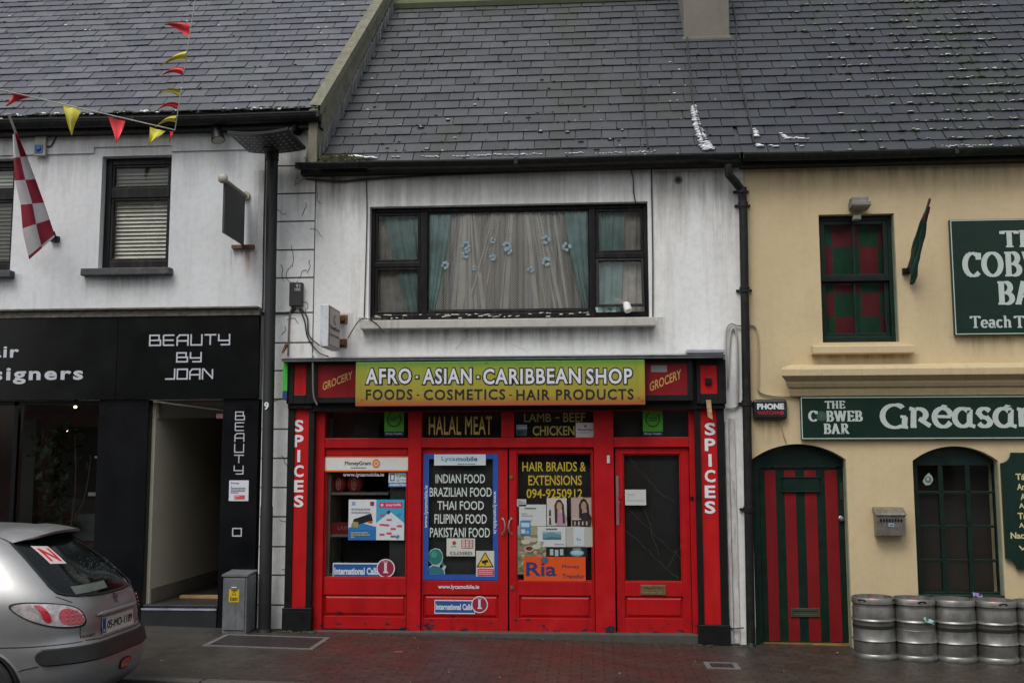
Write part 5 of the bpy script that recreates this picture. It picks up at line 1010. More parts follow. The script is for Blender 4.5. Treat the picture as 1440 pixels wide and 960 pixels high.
# door pane dark boards already behind
# ------------------------------------------------------------------ cables on the walls
def cable(label, pts, r=.007, mt=M_CABLE, cat='cable', Y=-.02, group=None):
    P = [at(p[0], p[1], p[2] if len(p) > 2 else Y) for p in pts]; Q = []
    for i in range(len(P)-1):        # rounded through the points
        a, b, c, d = P[max(0, i-1)], P[i], P[i+1], P[min(len(P)-1, i+2)]
        for k in range(5):
            t = k/5; Q.append(.5*((2*b)+(c-a)*t+(2*a-5*b+4*c-d)*t*t+(3*b-a-3*c+d)*t**3))
    Q.append(P[-1]); mb = MB(); mb.tube(Q, r, 6); tag(mb.build('cable', mt, org=P[0]), label, cat, group)
cable('thin dark cable sagging along under the salon gutter', [(-20, 192), (60, 190), (110, 188), (170, 184), (240, 187), (330, 184), (374, 187), (410, 182), (428, 176)], .012, Y=-.04)
cable('cable looping beside the salon alarm box', [(64, 206), (72, 205), (80, 192), (95, 189)], .008, Y=-.035)
cable('pale conduit drooping from the salon gutter end', [(424, 176), (431, 182), (434, 196), (432, 215), (430, 232)], .016, flat('8c8c80'), Y=-.06)
cable('black cable from the salon cornice across the lamp post to the junction box', [(366, 436), (374, 440), (392, 440), (408, 439), (416, 434)], .012, Y=-.03)
cable('twin cable dropping from the junction box to the shop cornice', [(413, 432), (408, 440), (406, 470), (405, 500)], .010, pm('cable_taupe', (.14, .12, .10), .6), Y=-.03)
cable('black cable swinging from the junction box to the light box', [(423, 434), (432, 446), (434, 470), (446, 483), (452, 486)], .008, Y=-.035)
cable('black cable swinging lower from the junction box past the light box', [(421, 434), (428, 450), (433, 475), (448, 495), (462, 501)], .008, Y=-.03)
cable('thin cable from the light box bracket to the window sill', [(489, 476), (497, 462), (506, 450), (516, 448), (528, 454), (540, 467)], .006, Y=-.125)
cable('thin line running down the wall left of the wide window', [(515, 250), (516, 300), (514, 380), (512, 446)], .006, Y=-.012)
cable('thin black cable running down the wall right of the wide window', [(916, 238), (917, 300), (918, 370), (918, 446)], .008, Y=-.015)
cable('short black cable hanging above the wide window', [(886, 236), (890, 250), (891, 270), (894, 286)], .007, Y=-.015)
cable('long cable along under the grocery gutter', [(430, 252), (480, 255), (515, 252), (600, 247), (740, 242), (880, 237), (1010, 234)], .011, Y=-.03)
cable('white conduit loop on the wall left of the downpipe, outer', [(1019, 560), (1020, 500), (1021, 465), (1027, 455), (1036, 457), (1048, 458)], .012, flat('a8a8a4'), Y=-.03)
cable('white conduit loop on the wall left of the downpipe, inner', [(1024, 545), (1026, 480), (1030, 462), (1036, 475), (1037, 560), (1034, 572), (1022, 574)], .012, flat('a2a29e'), Y=-.025)
cable('cream conduit from the downpipe down to the phone alarm', [(1052, 457), (1062, 459), (1066, 480), (1066, 535), (1068, 550), (1085, 556), (1112, 557), (1126, 557)], .010, flat('a89a78'), Y=-.02)
cable('cream cable bowing down from the alarm to the door arch', [(1100, 590), (1099, 600), (1102, 612), (1106, 622)], .007, flat('9a8a68'), Y=-.015)
cable('black cable beside the right pilaster foot', [(1020, 880), (1032, 883), (1046, 882)], .008, Y=-.05)
cable('thin conduit down the left edge of the shop signs', [(440, 500), (440, 530), (441, 556), (446, 569)], .010, flat('6a6660'), Y=-.28)
cable('thin vertical cable down the salon wall beside the lamp post', [(374, 186), (373, 240), (371, 320), (370, 400), (369, 436)], .009, Y=-.015)
X0, X1, Z0, Z1 = RX(406.5, 397, 424.5, 430, -.09); o = empty('junction_box', ((X0+X1)/2, -.02, Z0), 'black cable junction box with tiny white numbers on the quoin stones', 'box'); mb = MB(); mb.box(X0, X1, -.09, -.017, Z0, Z1); cs = mb.build('case', pm('black_plastic', (.018, .016, .018), .5), o, bev=.006); mb = MB(); T(mb, '91', 416, 399.5, 422.5, 404, -.091, bold=.02); T(mb, '100', 414.5, 404.8, 422.5, 409, -.091, bold=.02); mb.build('lettering', flat('b0b0b4'), cs, recalc=False)
mb = MB(); rr = random.Random(31)         # peeling white timber strip between the pilaster and the downpipe
for x0, x1, y0, y1, Y in ((1023, 1028, 592, 905, -.035), (1029, 1037, 588, 905, -.022)): mb = MB(); mb.pb(x0, y0, x1, y1, Y, -.0005); mb.build('timber_strip', pm('peeling_white', (.52, .51, .50), .7, var=.2, scale=9, bmp=.3, dirt=(.16, .07, .05), damt=.8, dscale=(14, 14, 1.4)), grocery, bev=.004)
o = empty('dead_creeper', at(400, 440, -.02), 'thin dead creeper tendrils clinging to the white quoin stones', 'plant')
for px, py, n in ((424, 238, 9), (432, 246, 6), (416, 262, 7), (402, 300, 8), (430, 285, 5), (410, 345, 7), (436, 322, 6), (395, 372, 6), (432, 384, 8), (420, 392, 7), (428, 440, 9), (396, 470, 6), (420, 455, 7), (394, 560, 5), (396, 640, 6), (393, 730, 5), (396, 800, 6), (430, 240, 12), (410, 372, 10)):
    P = []; x, y = px, py; a = rr.uniform(0, 6.28)
    for k in range(n): P.append(at(x, y, -.019-.002*rr.random())); a += rr.uniform(-.9, .9); x += 4*math.cos(a); y += 4*math.sin(a)+1.2
    mb = MB(); mb.tube(P, .0028, 4); mb.build('tendril', pm('dead_stem', (.06, .052, .045), .9), o)
for L_ in ([(640, 492), (652, 478), (660, 470)], [(720, 484), (735, 490), (744, 496)]):
    P = []
    for (a, b), (c, d) in zip(L_[:-1], L_[1:]): P += [at(a+(c-a)*k/5+rr.uniform(-1, 1), b+(d-b)*k/5+rr.uniform(-1, 1), -.0015) for k in range(5)]
    mb = MB(); mb.tube(P, .0016, 4); mb.build('hairline_crack', pm('crack_dark', (.30, .29, .27), .9), grocery)
p = at(397, 496, -.2); mb = MB(); mb.tube([p+Vector((0, 0, .0)), p+Vector((.03, .02, .07)), p+Vector((.05, .0, .10))], [.012, .022, .016], 8); tag(mb.build('broken_fitting', M_RUST, org=p), 'rusty broken lamp fitting at the left end of the shop cornice', 'fitting')
# ================================================================== bar: upstairs sash window
X0, X1, Z0, Z1 = PU; Yw = .09
Z = lambda y, Y=Yw: at(1208, y, Y).z
X = lambda x, Y=Yw: at(x, 390, Y).x
mb = MB(); ring(mb, X0+.001, X1-.001, Z0+.001, Z1-.001, .03, .05, .05, .07, Yw, Yw+.10)
mm = Z(391); a, b = X0+.031, X1-.051
win = mb.build('window', M_GREEN, pub, bev=.005)
for z0, z1, Y in ((mm+.001, Z1-.051, Yw+.012), (Z0+.071, mm, Yw+.05)):
    mb = MB(); f = .05; ring(mb, a, b, z0, z1, f, f, f*.9, f*.9, Y, Y+.035); c = (a+b)/2; mb.box(c-.018, c+.018, Y+.002, Y+.033, z0+f*.9, z1-f*.9); mb.build('sash', M_GREEN, win, bev=.004)
    p = MB(); p.quad((a+f, Y+.018, z0+f*.9), (b-f, Y+.018, z0+f*.9), (b-f, Y+.018, z1-f*.9), (a+f, Y+.018, z1-f*.9)); p.build('pane', glass('bar_glass', (.92, .94, .93), 1.42), win)
mb = MB(); mb.box(a, b, Yw-.001, Yw+.02, mm-.03, mm+.005); mb.build('meeting_rail', M_BLK, win)
mb = MB(); z0, z1 = Z0+.05, Z1-.05            # county colours hung as a curtain: red and green checks
M_CG, M_CR = pm('curtain_green', (.03, .15, .07), .8, var=.2), pm('curtain_red', (.34, .04, .05), .8, var=.2)
px_ = [1150, 1172, 1202, 1210, 1236, 1264]; py_ = [300, 346, 381, 394, 412, 446, 485]
chk = [[0, 1, 1, 0, 1], [1, 0, 0, 1, 0], [1, 0, 0, 1, 0], [0, 1, 1, 0, 1], [1, 0, 0, 1, 0], [0, 1, 0, 0, 1]]
def cf(u, v): return (a-.02+(b-a+.04)*u, Yw+.16+.012*math.sin(17*u+2*v), z0+(z1-z0)*v)
def cmf(u, v):
    p = cf(u+.01, v+.01); i = sum(1 for q in px_[1:-1] if X(q, Yw+.16) < p[0]); j = sum(1 for q in py_[1:-1] if Z(q, Yw+.16) > p[2]); return chk[j][i]
mb.sheet(cf, 60, 60, mf=cmf); mb.build('curtain', [M_CG, M_CR], win, recalc=False)
a, b, c, d = RX(1143, 484, 1286, 497, -.10); mb = MB(); mb.prism([(a, -.10, c), (a, -.10, d-.01), (a, .085, d+.005), (a, .085, c)], (b-a, 0, 0)); mb.build('sill', M_CREAM, win, bev=.012)
# floodlight over the window
p = at(1209, 287, -.12); o = empty('floodlight', (p.x, 0, p.z), 'grey floodlight with a small sensor over the green sash window', 'floodlight'); mb = MB()
M_FL = pm('flood_grey', (.20, .19, .17), .5, .3, var=.25, scale=20); mb.box(p.x-.09, p.x+.09, -.15, -.02, p.z+.02, p.z+.075); mb.prism([(p.x-.10, -.2, p.z-.03), (p.x-.10, -.2, p.z+.015), (p.x-.10, -.03, p.z+.03), (p.x-.10, -.03, p.z-.05)], (.20, 0, 0)); mb.build('housing', M_FL, o, bev=.006)
mb = MB(); mb.prism([(p.x-.085, -.19, p.z-.032), (p.x-.085, -.04, p.z-.052), (p.x-.085, -.04, p.z-.056), (p.x-.085, -.19, p.z-.037)], (.17, 0, 0)); mb.build('lens', pm('lamp_glass'), o)
mb = MB(); q = at(1205, 306, -.05); mb.box(q.x-.04, q.x+.04, -.08, -.0, q.z-.025, q.z+.025); mb.tube([q, q+Vector((.06, 0, .05)), p+Vector((.05, .05, -.02))], .009); mb.build('sensor', pm('sensor_grey', (.38, .37, .33), .5), o, bev=.006)
# cornice above the long sign
mb = MB(); ys = [(-.02, 556), (-.05, 556), (-.07, 548), (-.07, 545), (-.10, 543), (-.12, 538), (-.12, 535), (-.16, 531), (-.20, 527), (-.20, 518), (-.185, 515), (0, 511)]
x0 = at(1099, 530, -.2).x
prof = [(y, at(1270, py, y).z) for y, py in ys]+[(0, at(1270, 556).z)]
for i in range(16):
    a = x0+i*.42; b = a+.4185
    if i == 0:
        P0 = [(x0+(.20+y)*.75, y, z) for y, z in prof]; P1 = [(b, y, z) for y, z in prof]; n = len(prof)
        mb.add(P0+P1, [(k, (k+1) % n, n+(k+1) % n, n+k) for k in range(n)]); mb.add(P0, [tuple(range(n))])
    else: mb.prism([(a, y, z) for y, z in prof], (b-a, 0, 0))
mb.build('cornice', plaster('cream_stone', (.55, .44, .26), (.16, .15, .06), .4, .6), pub, bev=.004)
# signs
def board(name, label, x0, y0, x1, y1, Y, wb=.010, gap=.006):
    a, b, c, d = RX(x0, y0, x1, y1, Y); o = empty(name, ((a+b)/2, -.02, c), label, 'sign'); mb = MB(); mb.box(a, b, Y, -.012, c, d); bd = mb.build('board', M_SIGNG, o, bev=.003)
    mb = MB(); g = gap; ring(mb, a+g, b-g, c+g, d-g, wb, wb, wb, wb, Y-.003, Y-.0002); mb.build('border', flat('a9bdb6'), bd); return o, bd
M_SILG = flat('b6c2bc', .35)
Y = -.06; o, bd = board('wall_sign', 'tall green pub sign high on the cream wall, reading THE COBWEB BAR above Teach T', 1339, 307, 1560, 470, Y); mb = MB()
P = lambda x0, y0, x1, y1: pmap(x0, y0, x1, y1, Y)
serif_text(mb, 'THE', P(1407, 324, 1483, 347), 0, .24, .10, .004); serif_text(mb, 'COBWEB', P(1353, 354, 1530, 388), 0, .23, .08, .004); serif_text(mb, 'BAR', P(1401, 395.5, 1483, 427.5), 0, .24, .09, .004); serif_text(mb, 'Teach', P(1364, 444, 1423, 460.5), 0, .18, .09, .004); serif_text(mb, 'T', P(1426, 444, 1441, 460.5), 0, .2, .1, .004)
sh = MB()
for s_, bx in (('THE', (1407, 324, 1483, 347)), ('COBWEB', (1353, 354, 1530, 388)), ('BAR', (1401, 395.5, 1483, 427.5))): serif_text(sh, s_, P(bx[0]+1, bx[1]+1, bx[2]+1, bx[3]+1), 0, .23, .09, .0015)
sh.build('lettering_shade', flat('1a1424'), bd, recalc=False); mb.build('lettering', M_SILG, bd, recalc=False)
Y = -.05; o, bd = board('fascia_sign', 'long green pub sign reading THE COBWEB BAR and a Gaelic name, under the cream cornice', 1126, 556, 1640, 617, Y); mb = MB()
serif_text(mb, 'THE', P(1160, 563.5, 1188, 574), 0, .24, .11, .004); serif_text(mb, 'C', P(1136.5, 577.5, 1150, 592), 0, .24, .1, .004); serif_text(mb, 'BWEB', P(1161, 577.5, 1213, 592), 0, .24, .1, .004); serif_text(mb, 'BAR', P(1157.5, 595.5, 1194, 609.5), 0, .24, .1, .004)
wb = MB(); M = P(1147.5, 577, 1163, 592.5); disc(wb, M, .5, .5, .46, .46, 1, .002)
for k in range(8): t = k*math.pi/8; strokes(wb, [[(.5-.46*math.cos(t), .5-.46*math.sin(t)), (.5+.46*math.cos(t), .5+.46*math.sin(t))]], M, .02, .02, 0, .0025)
for r_ in (.15, .28, .4): strokes(wb, [arc(.5, .5, r_, r_, 0, 360, 12)], M, .02, .02, 0, .0027)
wb.build('cobweb_emblem', [flat('4a645c'), flat('2a443e')], bd, recalc=False)
# uncial display lettering
UN = {'G': [arc(.50, .48, .42, .45, 55, 215, 12), arc(.50, .48, .42, .45, 215, 300, 8), [(.70, .07), (.95, .03)], [(.86, .45), (.82, .05)], [(.70, .47), (.9, .45)], arc(.6, .72, .2, .22, 100, 30, 6)],
      'r': [[(.10, .66), (.30, .60)], [(.26, .62), (.22, .02)], arc(.44, .44, .26, .2, 110, -70, 10), [(.44, .30), (.85, .04)], [(.12, .03), (.34, .03)]],
      'e': [arc(.45, .34, .37, .32, 20, 325, 20), [(.12, .38), (.80, .36)], [(.80, .36), (.78, .46)]],
      'a': [arc(.40, .34, .34, .31, 40, 320, 18), [(.72, .62), (.68, .1)], [(.68, .08), (.92, .02)], [(.52, .64), (.76, .63)]],
      's': [arc(.46, .50, .28, .15, 30, 180, 8), [(.18, .48), (.30, .38), (.62, .30), (.74, .2)], arc(.45, .19, .29, .16, 0, -155, 8)],
      'n': [[(.22, .62), (.22, .02)], [(.06, .64), (.24, .62)], arc(.5, .38, .28, .26, 140, 0, 8), [(.78, .40), (.78, .02)]]}
def uncial(mb, items, Y, w):
    for ch, x0, x1 in items:
        M = pmap(x0, 564 if ch == 'G' else 560, x1, 602 if ch == 'G' else 600.5, Y); k = .93 if ch == 'G' else 1.
        lines = UN[ch]; strokes(mb, lines, (lambda u, v, w=0: M(u, v*k, w)), .20, .10, 0, w, (x1-x0)/40)
items = (('G', 1237.5, 1278), ('r', 1275, 1313), ('e', 1311, 1343), ('a', 1340, 1373), ('s', 1371, 1399), ('a', 1397, 1431), ('n', 1428, 1462))
for w_, mt, dx, nm in ((.002, flat('1a1428'), 1.2, 'lettering_shade'), (.005, M_SILG, 0, 'gaelic_lettering')):
    k = MB(); uncial(k, [(c_, p_+dx, q_+dx) for c_, p_, q_ in items], Y, w_)
    for x_ in (1319, 1408): poly_fill(k, [(0, .1), (.45, 1), (1, .75), (.2, 0)], pmap(x_+dx, 568.5, x_+14+dx, 575.5, Y), 0, w_)
    k.build(nm, mt, bd, recalc=False)
mb.build('lettering', M_SILG, bd, recalc=False)
# phone alarm
X0_, X1_, Z0_, Z1_ = RX(1059.5, 561, 1107.5, 589.5, -.07); o = empty('alarm_box', ((X0_+X1_)/2, 0, Z0_), 'black alarm box lettered PHONE WATCH beside the green pub sign', 'alarm box'); mb = MB(); mb.box(X0_, X1_, -.07, -.0, Z0_, Z1_); cs = mb.build('case', pm('alarm_black', (.014, .014, .016), .35), o, bev=.028)
mb = MB(); T(mb, 'PHONE', 1064.5, 567, 1102.5, 575.5, -.0705, 0, .06); T(mb, 'WATCH', 1065, 577.5, 1091, 583, -.0705, 1, .03); disc(mb, pmap(1092, 578, 1096, 582, -.0705), .5, .5, .5, .5, 1, .003); mb.pb(1097, 577.8, 1102, 582.5, -.073, -.0705, 1); mb.build('lettering', [flat('ccd0d4'), flat('a02028')], cs, recalc=False)
# arched door
Yd = .14; mb = MB(); X = lambda x, y=780: at(x, y, Yd).x; Z = lambda y: at(1128, y, Yd).z
zb = gz(2.2)-.02; a, b = PD[0]-.02, PD[1]+.02; jl, jr = X(1070), PD[1]+.012; zh = Z(656)
mb.box(a, jl, Yd-.02, Yd+.06, zb, zh); mb.box(jr, b, Yd-.02, Yd+.06, zb, zh); mb.box(a, b, Yd-.02, Yd+.06, zh+.001, PD[3]+.05); mb.build('door_frame', M_GREEN, pub, bev=.006)
mb = MB(); zt_, zl = zh-.004, Z(903); mb.box(jl+.004, jr-.004, Yd+.012, Yd+.055, zl, zt_)
xs_ = [X(1078.5), X(1094), X(1106), X(1122), X(1134.5), X(1151.5), X(1163.5), X(1181)]
dr = mb.build('door', M_GREEN, pub, bev=.004); mb = MB()
for i in range(4):
    top, botm = Z(661), Z(903)+.01
    mb.box(xs_[2*i], xs_[2*i+1], Yd+.006, Yd+.0118, botm, top)
mb.build('red_plank', red_paint('red_planks', (.19, .004, .007), False, .6), dr, bev=.002)
mb = MB(); c = RX(1101, 671.5, 1152, 690, Yd-.01); mb.box(c[0], c[1], Yd-.012, Yd+.0118, c[2], c[3]); mb.box(c[0]-.015, c[1]+.015, Yd-.02, Yd+.0055, c[3], c[3]+.012); mb.box(c[0]-.015, c[1]+.015, Yd-.02, Yd+.0055, c[2]-.012, c[2]); mb.build('shutter_panel', M_GREEN, dr, bev=.003)
mb = MB(); c = RX(1112, 854.5, 1153, 867, Yd-.005); ring(mb, c[0], c[1], c[2], c[3], .025, .025, .03, .03, Yd-.006, Yd+.0055); mb.box(c[0]+.025, c[1]-.025, Yd+.0, Yd+.0055, c[2]+.03, c[3]-.03); mb.build('letterbox', pm('green_brass', (.05, .06, .035), .5, .3), dr, bev=.003)
mb = MB(); p = at(1184, 729, Yd-.03); p.x = p.x-.0; mb.lathe((p.x, Yd+.012, p.z), [(0, -.05), (.022, -.045), (.026, -.03), (.012, -.015), (.03, -.004), (.032, 0)], 16, axis='Y'); mb.build('door_knob', M_STEEL, dr)
mb = MB(); p2 = at(1184, 690, Yd); mb.box(p2.x-.02, p2.x+.012, Yd+.004, Yd+.0118, p2.z-.09, p2.z+.09); mb.build('finger_plate', pm('dark_plate', (.03, .035, .03), .3), dr)
mb = MB(); mb.box(PD[0]+.004, PD[1]-.004, Yd-.06, Yd+.06, gz(2)-.1, Z(908)); mb.build('doorstep', pm('grey_step', (.16, .15, .14), .8, bmp=.3), pub)
mb = MB(); mb.box(jl, jr, Yd-.03, Yd+.011, Z(907.5), Z(905.5)); mb.box(jl, jr, Yd-.01, Yd+.0115, Z(905.3), Z(903)); mb.build('brass_threshold', pm('brass_strip', (.55, .40, .14), .35, .8), pub)
# pale green reveal strips painted inside the openings
M_REV = pm('pale_green_reveal', (.20, .22, .16), .7)
for o_, yt in ((PD, 646), (PW, 648), (PU, 301)):
    z0 = o_[2] if o_ is not PD else gz(2.6); mb = MB(); mb.box(o_[1]-.012, o_[1]-.0005, .004, .085, z0, at(1250, yt).z-.01); mb.build('reveal', M_REV, pub)
# arched window
Yw = .10; mb = MB(); X = lambda x, y=740: at(x, y, Yw).x; Z = lambda y: at(1347, y, Yw).z
a, b, c, d = PW[0]+.001, PW[1]-.013, PW[2], PW[3]+.05
mb.box(a, X(1293.5), Yw, Yw+.07, c+.03, d); mb.box(X(1401), b, Yw, Yw+.07, c+.03, d); mb.box(X(1293.5), X(1401), Yw+.002, Yw+.07, Z(654), d); mb.box(X(1293.5), X(1401), Yw, Yw+.07, c+.03, Z(832))
wy = [654, 692, 740, 788, 832]; wx = [1293.5, 1323, 1329.5, 1361, 1367.5, 1401]
for y in wy[1:-1]: mb.box(X(1293.5), X(1401), Yw+.008, Yw+.05, Z(y+1.8), Z(y-1.8))
for i in (1, 3): 
    for y0, y1 in zip(wy[:-1], wy[1:]): mb.box(X(wx[i]), X(wx[i+1]), Yw+.004, Yw+.054, Z(y1-(1.8 if y1 < 832 else 0))+.0005, Z(y0+(1.8 if y0 > 654 else 0))-.0005)
w2 = mb.build('window', M_GREEN, pub, bev=.005)
p = MB(); p.quad((X(1293), Yw+.03, Z(833)), (X(1402), Yw+.03, Z(833)), (X(1402), Yw+.03, Z(653)), (X(1293), Yw+.03, Z(653))); p.build('pane', M_DGLASS, w2)
mb = MB(); mb.box(a, b, -.03, Yw+.06, c-.005, c+.029); mb.build('sill', M_GREEN, w2, bev=.008)
mb = MB(); mb.pb(1285, 630, 1410, 842, .42, .44); mb.build('blackout_board', pm('brown_board', (.045, .035, .028), .7), pub)
M = pmap(1296.5, 664, 1312.5, 682.5, Yw+.024); mb = MB(); poly_fill(mb, [(.3, .02), (.7, .08), (.98, .4), (.9, .72), (.62, .98), (.3, .72), (.05, .32)], M, 0, 0); disc(mb, M, .55, .45, .3, .26, 1, .001); disc(mb, M, .52, .5, .12, .14, 0, .0015)
p = at(1304, 682, Yw); tag(mb.build('window_sticker', [flat('9aa8a0'), flat('5a6a64')], org=p, recalc=False), 'small pale blossom-shaped sticker on the top left pane of the arched window', 'sticker')
# cigarette bin
X0_, X1_, Z0_, Z1_ = RX(1233, 715, 1273, 753, -.12); o = empty('cigarette_bin', ((X0_+X1_)/2, 0, Z0_), 'steel wall cigarette bin with a row of slots between the striped door and arched window', 'cigarette bin'); mb = MB(); mb.prism([(X0_, -.12, Z0_), (X0_, -.13, Z1_-.07), (X0_, -.0, Z1_-.03), (X0_, -.0, Z0_)], (X1_-X0_, 0, 0)); M_BIN = pm('worn_steel', (.25, .235, .21), .42, .7, var=.3, scale=18); bd = mb.build('body', M_BIN, o, bev=.005)
mb = MB(); mb.prism([(X0_-.012, -.145, Z1_-.07), (X0_-.012, -.145, Z1_-.055), (X0_-.012, -.0, Z1_+.015), (X0_-.012, -.0, Z1_-.028), (X0_-.012, -.128, Z1_-.07)], (X1_-X0_+.024, 0, 0)); mb.build('hood', M_BIN, o, bev=.004)
mb = MB()
for i in range(8): 
    x = X0_+.04+i*(X1_-X0_-.08)/7; mb.box(x-.009, x+.009, -.1335, -.124, Z1_-.135, Z1_-.105)
mb.build('slots', M_BLK, bd); mb = MB(); c_ = (X0_+X1_)/2; mb.box(c_-.028, c_+.028, -.1335, -.124, Z1_-.185, Z1_-.15, 0); mb.box(c_-.02, c_+.02, -.1345, -.1336, Z1_-.178, Z1_-.157, 1); mb.build('label', [flat('a8b4b8'), flat('4a6a80')], bd)
# menu board
Y = -.05; pts = []; a, b = at(1411.5, 720, Y).x, at(1560, 720, Y).x; z0, z1 = at(1430, 800, Y).z, at(1430, 636, Y).z; r_ = .11
for k in range(7): t = k/6*math.pi/2; pts.append((a+r_*math.sin(t)+.0, z1-r_*math.cos(t)) if 0 else (a+r_*math.cos(math.pi/2-t) if 0 else a+r_*math.sin(t), z1-r_*(math.cos(t))))
L_ = [(a, z1-r_)]+[(a+r_*math.sin(k*math.pi/12), z1-r_*math.cos(k*math.pi/12)) for k in range(1, 7)]
L_ = [(a+r_-r_*math.cos(q), z1-r_*math.sin(q)) for q in ()] or [(a+r_*math.sin(k*math.pi/12), z1-r_*math.cos(k*math.pi/12)) for k in range(7)]
top = [(p[0], p[1]) for p in L_]; top = [(a, z1-r_)]+[(a+r_*math.sin(k*math.pi/12), z1-r_*math.cos(k*math.pi/12)) for k in range(1, 7)]
bot_ = [(x, z0+(z1-z)) for x, z in top][::-1]; prof = top+[(b, top[-1][1]), (b, bot_[0][1])]+bot_
o = empty('notice_board', ((a+b)/2, -.02, z0), 'dark green shaped board with gold Irish text beside the arched window', 'notice board'); mb = MB(); mb.prism([(x, Y, z) for x, z in prof], (0, .035, 0)); bd = mb.build('board', M_SIGNG, o)
mb = MB(); P = lambda x0, y0, x1, y1: pmap(x0, y0, x1, y1, Y)
for s_, x0, x1, y in (('Tá an', 1428, 1456, 670), ('An', 1430, 1441, 684), ('An', 1435, 1446, 698), ('Ag', 1433, 1444, 711.5), ('Tá an', 1431, 1459, 725), ('Ag', 1433, 1444, 739), ('Nac bh', 1421, 1455, 752.5)): T(mb, s_, x0, y-4.5, x1, y+4.5, Y, 0, .03)
strokes(mb, [[(0, .8), (.3, .2), (.6, .6), (1, .3)]], P(1434, 766, 1446, 774), .2, .12); mb.build('lettering', flat('c0b98a'), bd, recalc=False)
# furled flag on the bar wall
A, B = at(1276, 381, -.03), at(1308, 279, -.62); o = empty('furled_flag', A, 'furled green and red flag wound tight on its pole, on the cream wall', 'flag'); mb = MB(); mb.tube([A, B], .014, 10); mb.build('pole', pm('pole_wood', (.16, .10, .07), .6), o)
mb = MB(); rr = random.Random(6); d = B-A
for k in range(9):
    t0, t1 = rr.uniform(.02, .16), rr.uniform(.55, .97); off = Vector((rr.uniform(-.03, .05), rr.uniform(-.03, .02), 0)); n = 9
    mb.tube([A+d*(t0+(t1-t0)*i/n)+off*(1-.5*i/n)+Vector((.03*math.sin(4*i/n+k)*(1-i/n), 0, -.16*(1-i/n)**2*(1 if k % 2 else .3))) for i in range(n+1)], [max(.006, (.010+.021*(1-i/n)+.005*math.sin(i*1.7+k))*(1 if i else .55)) for i in range(n+1)], 7, (0, 2, 1, 2, 0, 2, 1, 2, 2)[k])
mb.build('cloth', [pm('flag_green', (.014, .07, .04), .8, bmp=.4, bscale=25), pm('flag_red', (.22, .02, .03), .8, bmp=.4, bscale=25), pm('flag_dark_green', (.012, .05, .035), .8)], o)
mb = MB(); mb.box(A.x-.05, A.x+.03, -.05, 0, A.z-.03, A.z+.03); mb.tube([A+Vector((-.03, 0, -.02)), A+Vector((-.0, -.06, .02))], .02); mb.build('bracket', M_BLK, o)
# kegs
M_KEG = pm('keg_steel', (.23, .23, .215), .4, .75, var=.3, scale=7, bmp=.06, bscale=30, dirt=(.12, .11, .09), damt=.6, dscale=(4, 4, 2))
KEGS = [(1230, 'beer keg nearest the striped door, leftmost in the row'), (1287, 'beer keg with a blue scrap of paper on top, second from the striped door'), (1343, 'beer keg in the middle of the row, third from the striped door'), (1401, 'beer keg with crumpled purple paper behind it, fourth from the striped door'), (1459, 'beer keg cut by the photo edge, rightmost in the row')]
def keg_parts(x, y):
    z = gz(x); o = empty('beer_keg', (x, y, z), '', 'beer keg', 'steel beer kegs along the bar wall'); R_ = .213; H_ = .60
    pr = [(.001, .05), (R_-.035, .05), (R_-.015, .0), (R_-.004, .0), (R_, .012), (R_-.004, .045), (R_-.012, .055), (R_-.012, .07), (R_-.009, .08), (R_-.009, .168), (R_-.003, .175), (R_+.001, .182), (R_-.003, .192), (R_-.009, .20), (R_-.009, .298), (R_-.013, .302), (R_-.013, .33), (R_-.009, .334), (R_-.009, .362), (R_-.003, .37), (R_+.001, .378), (R_-.003, .388), (R_-.009, .395), (R_-.009, .49), (R_-.014, .505), (R_-.014, .52), (R_-.012, .535)]
    mb = MB(); mb.lathe((x, y, z), pr, 40); mb.lathe((x, y, z), [(R_-.03, .515), (.10, .54), (.04, .545), (.001, .545)], 40); mb.build('body', M_KEG, o)
    mb = MB(); mb.lathe((x, y, z), [(R_-.012, .534), (R_-.002, .545), (R_-.004, .56), (R_-.006, H_-.012), (R_-.012, H_), (R_-.024, H_), (R_-.026, .55), (R_-.03, .53)], 40); rm = mb.build('rim', M_KEG, o)
    mb = MB()
    for q in (-2.35, -.55, 1.2): 
        P = [(x+(R_-.003)*math.cos(q+t), y+(R_-.003)*math.sin(q+t), z+zz_) for t, zz_ in [(.22*math.cos(k*.524), .573+.016*math.sin(k*.524)) for k in range(12)]]; mb.add(P, [tuple(range(12))])
    mb.build('hand_hole', M_BLK, rm)
    mb = MB(); mb.lathe((x, y, z), [(R_-.013, .30), (R_-.006, .302), (R_-.006, .332), (R_-.013, .334)], 40); mb.build('band', pm('keg_band', (.008, .008, .008), .8), o)
    mb = MB(); mb.lathe((x, y, z), [(.04, .545), (.04, .575), (.034, .585), (.001, .585)], 16); mb.build('valve_cap', pm('keg_cap_red', (.30, .03, .03), .5), o)
    return o
kx = [(at(px, 888, -.52).x, -.50) for px, _ in KEGS]
k0 = keg_parts(*kx[0]); k0['label'] = KEGS[0][1]
def copy_thing(o, loc, label, rz=0., skip=None):
    c = o.copy(); COL.objects.link(c); c.location = loc; c.rotation_euler = (0, 0, rz); c['label'] = label
    for ch in list(o.children):
        if skip and ch.name.startswith(skip): continue
        d = ch.copy(); COL.objects.link(d); d.parent = c
        for g in list(ch.children): e = g.copy(); COL.objects.link(e); e.parent = d
    return c
for (px, lab), (x, y), rz in list(zip(KEGS, kx, (0, .9, 2.2, 3.6, 5.)))[1:]: copy_thing(k0, (x, y+rz*.006-.01, gz(x)), lab, rz, 'band' if px == 1287 else None)
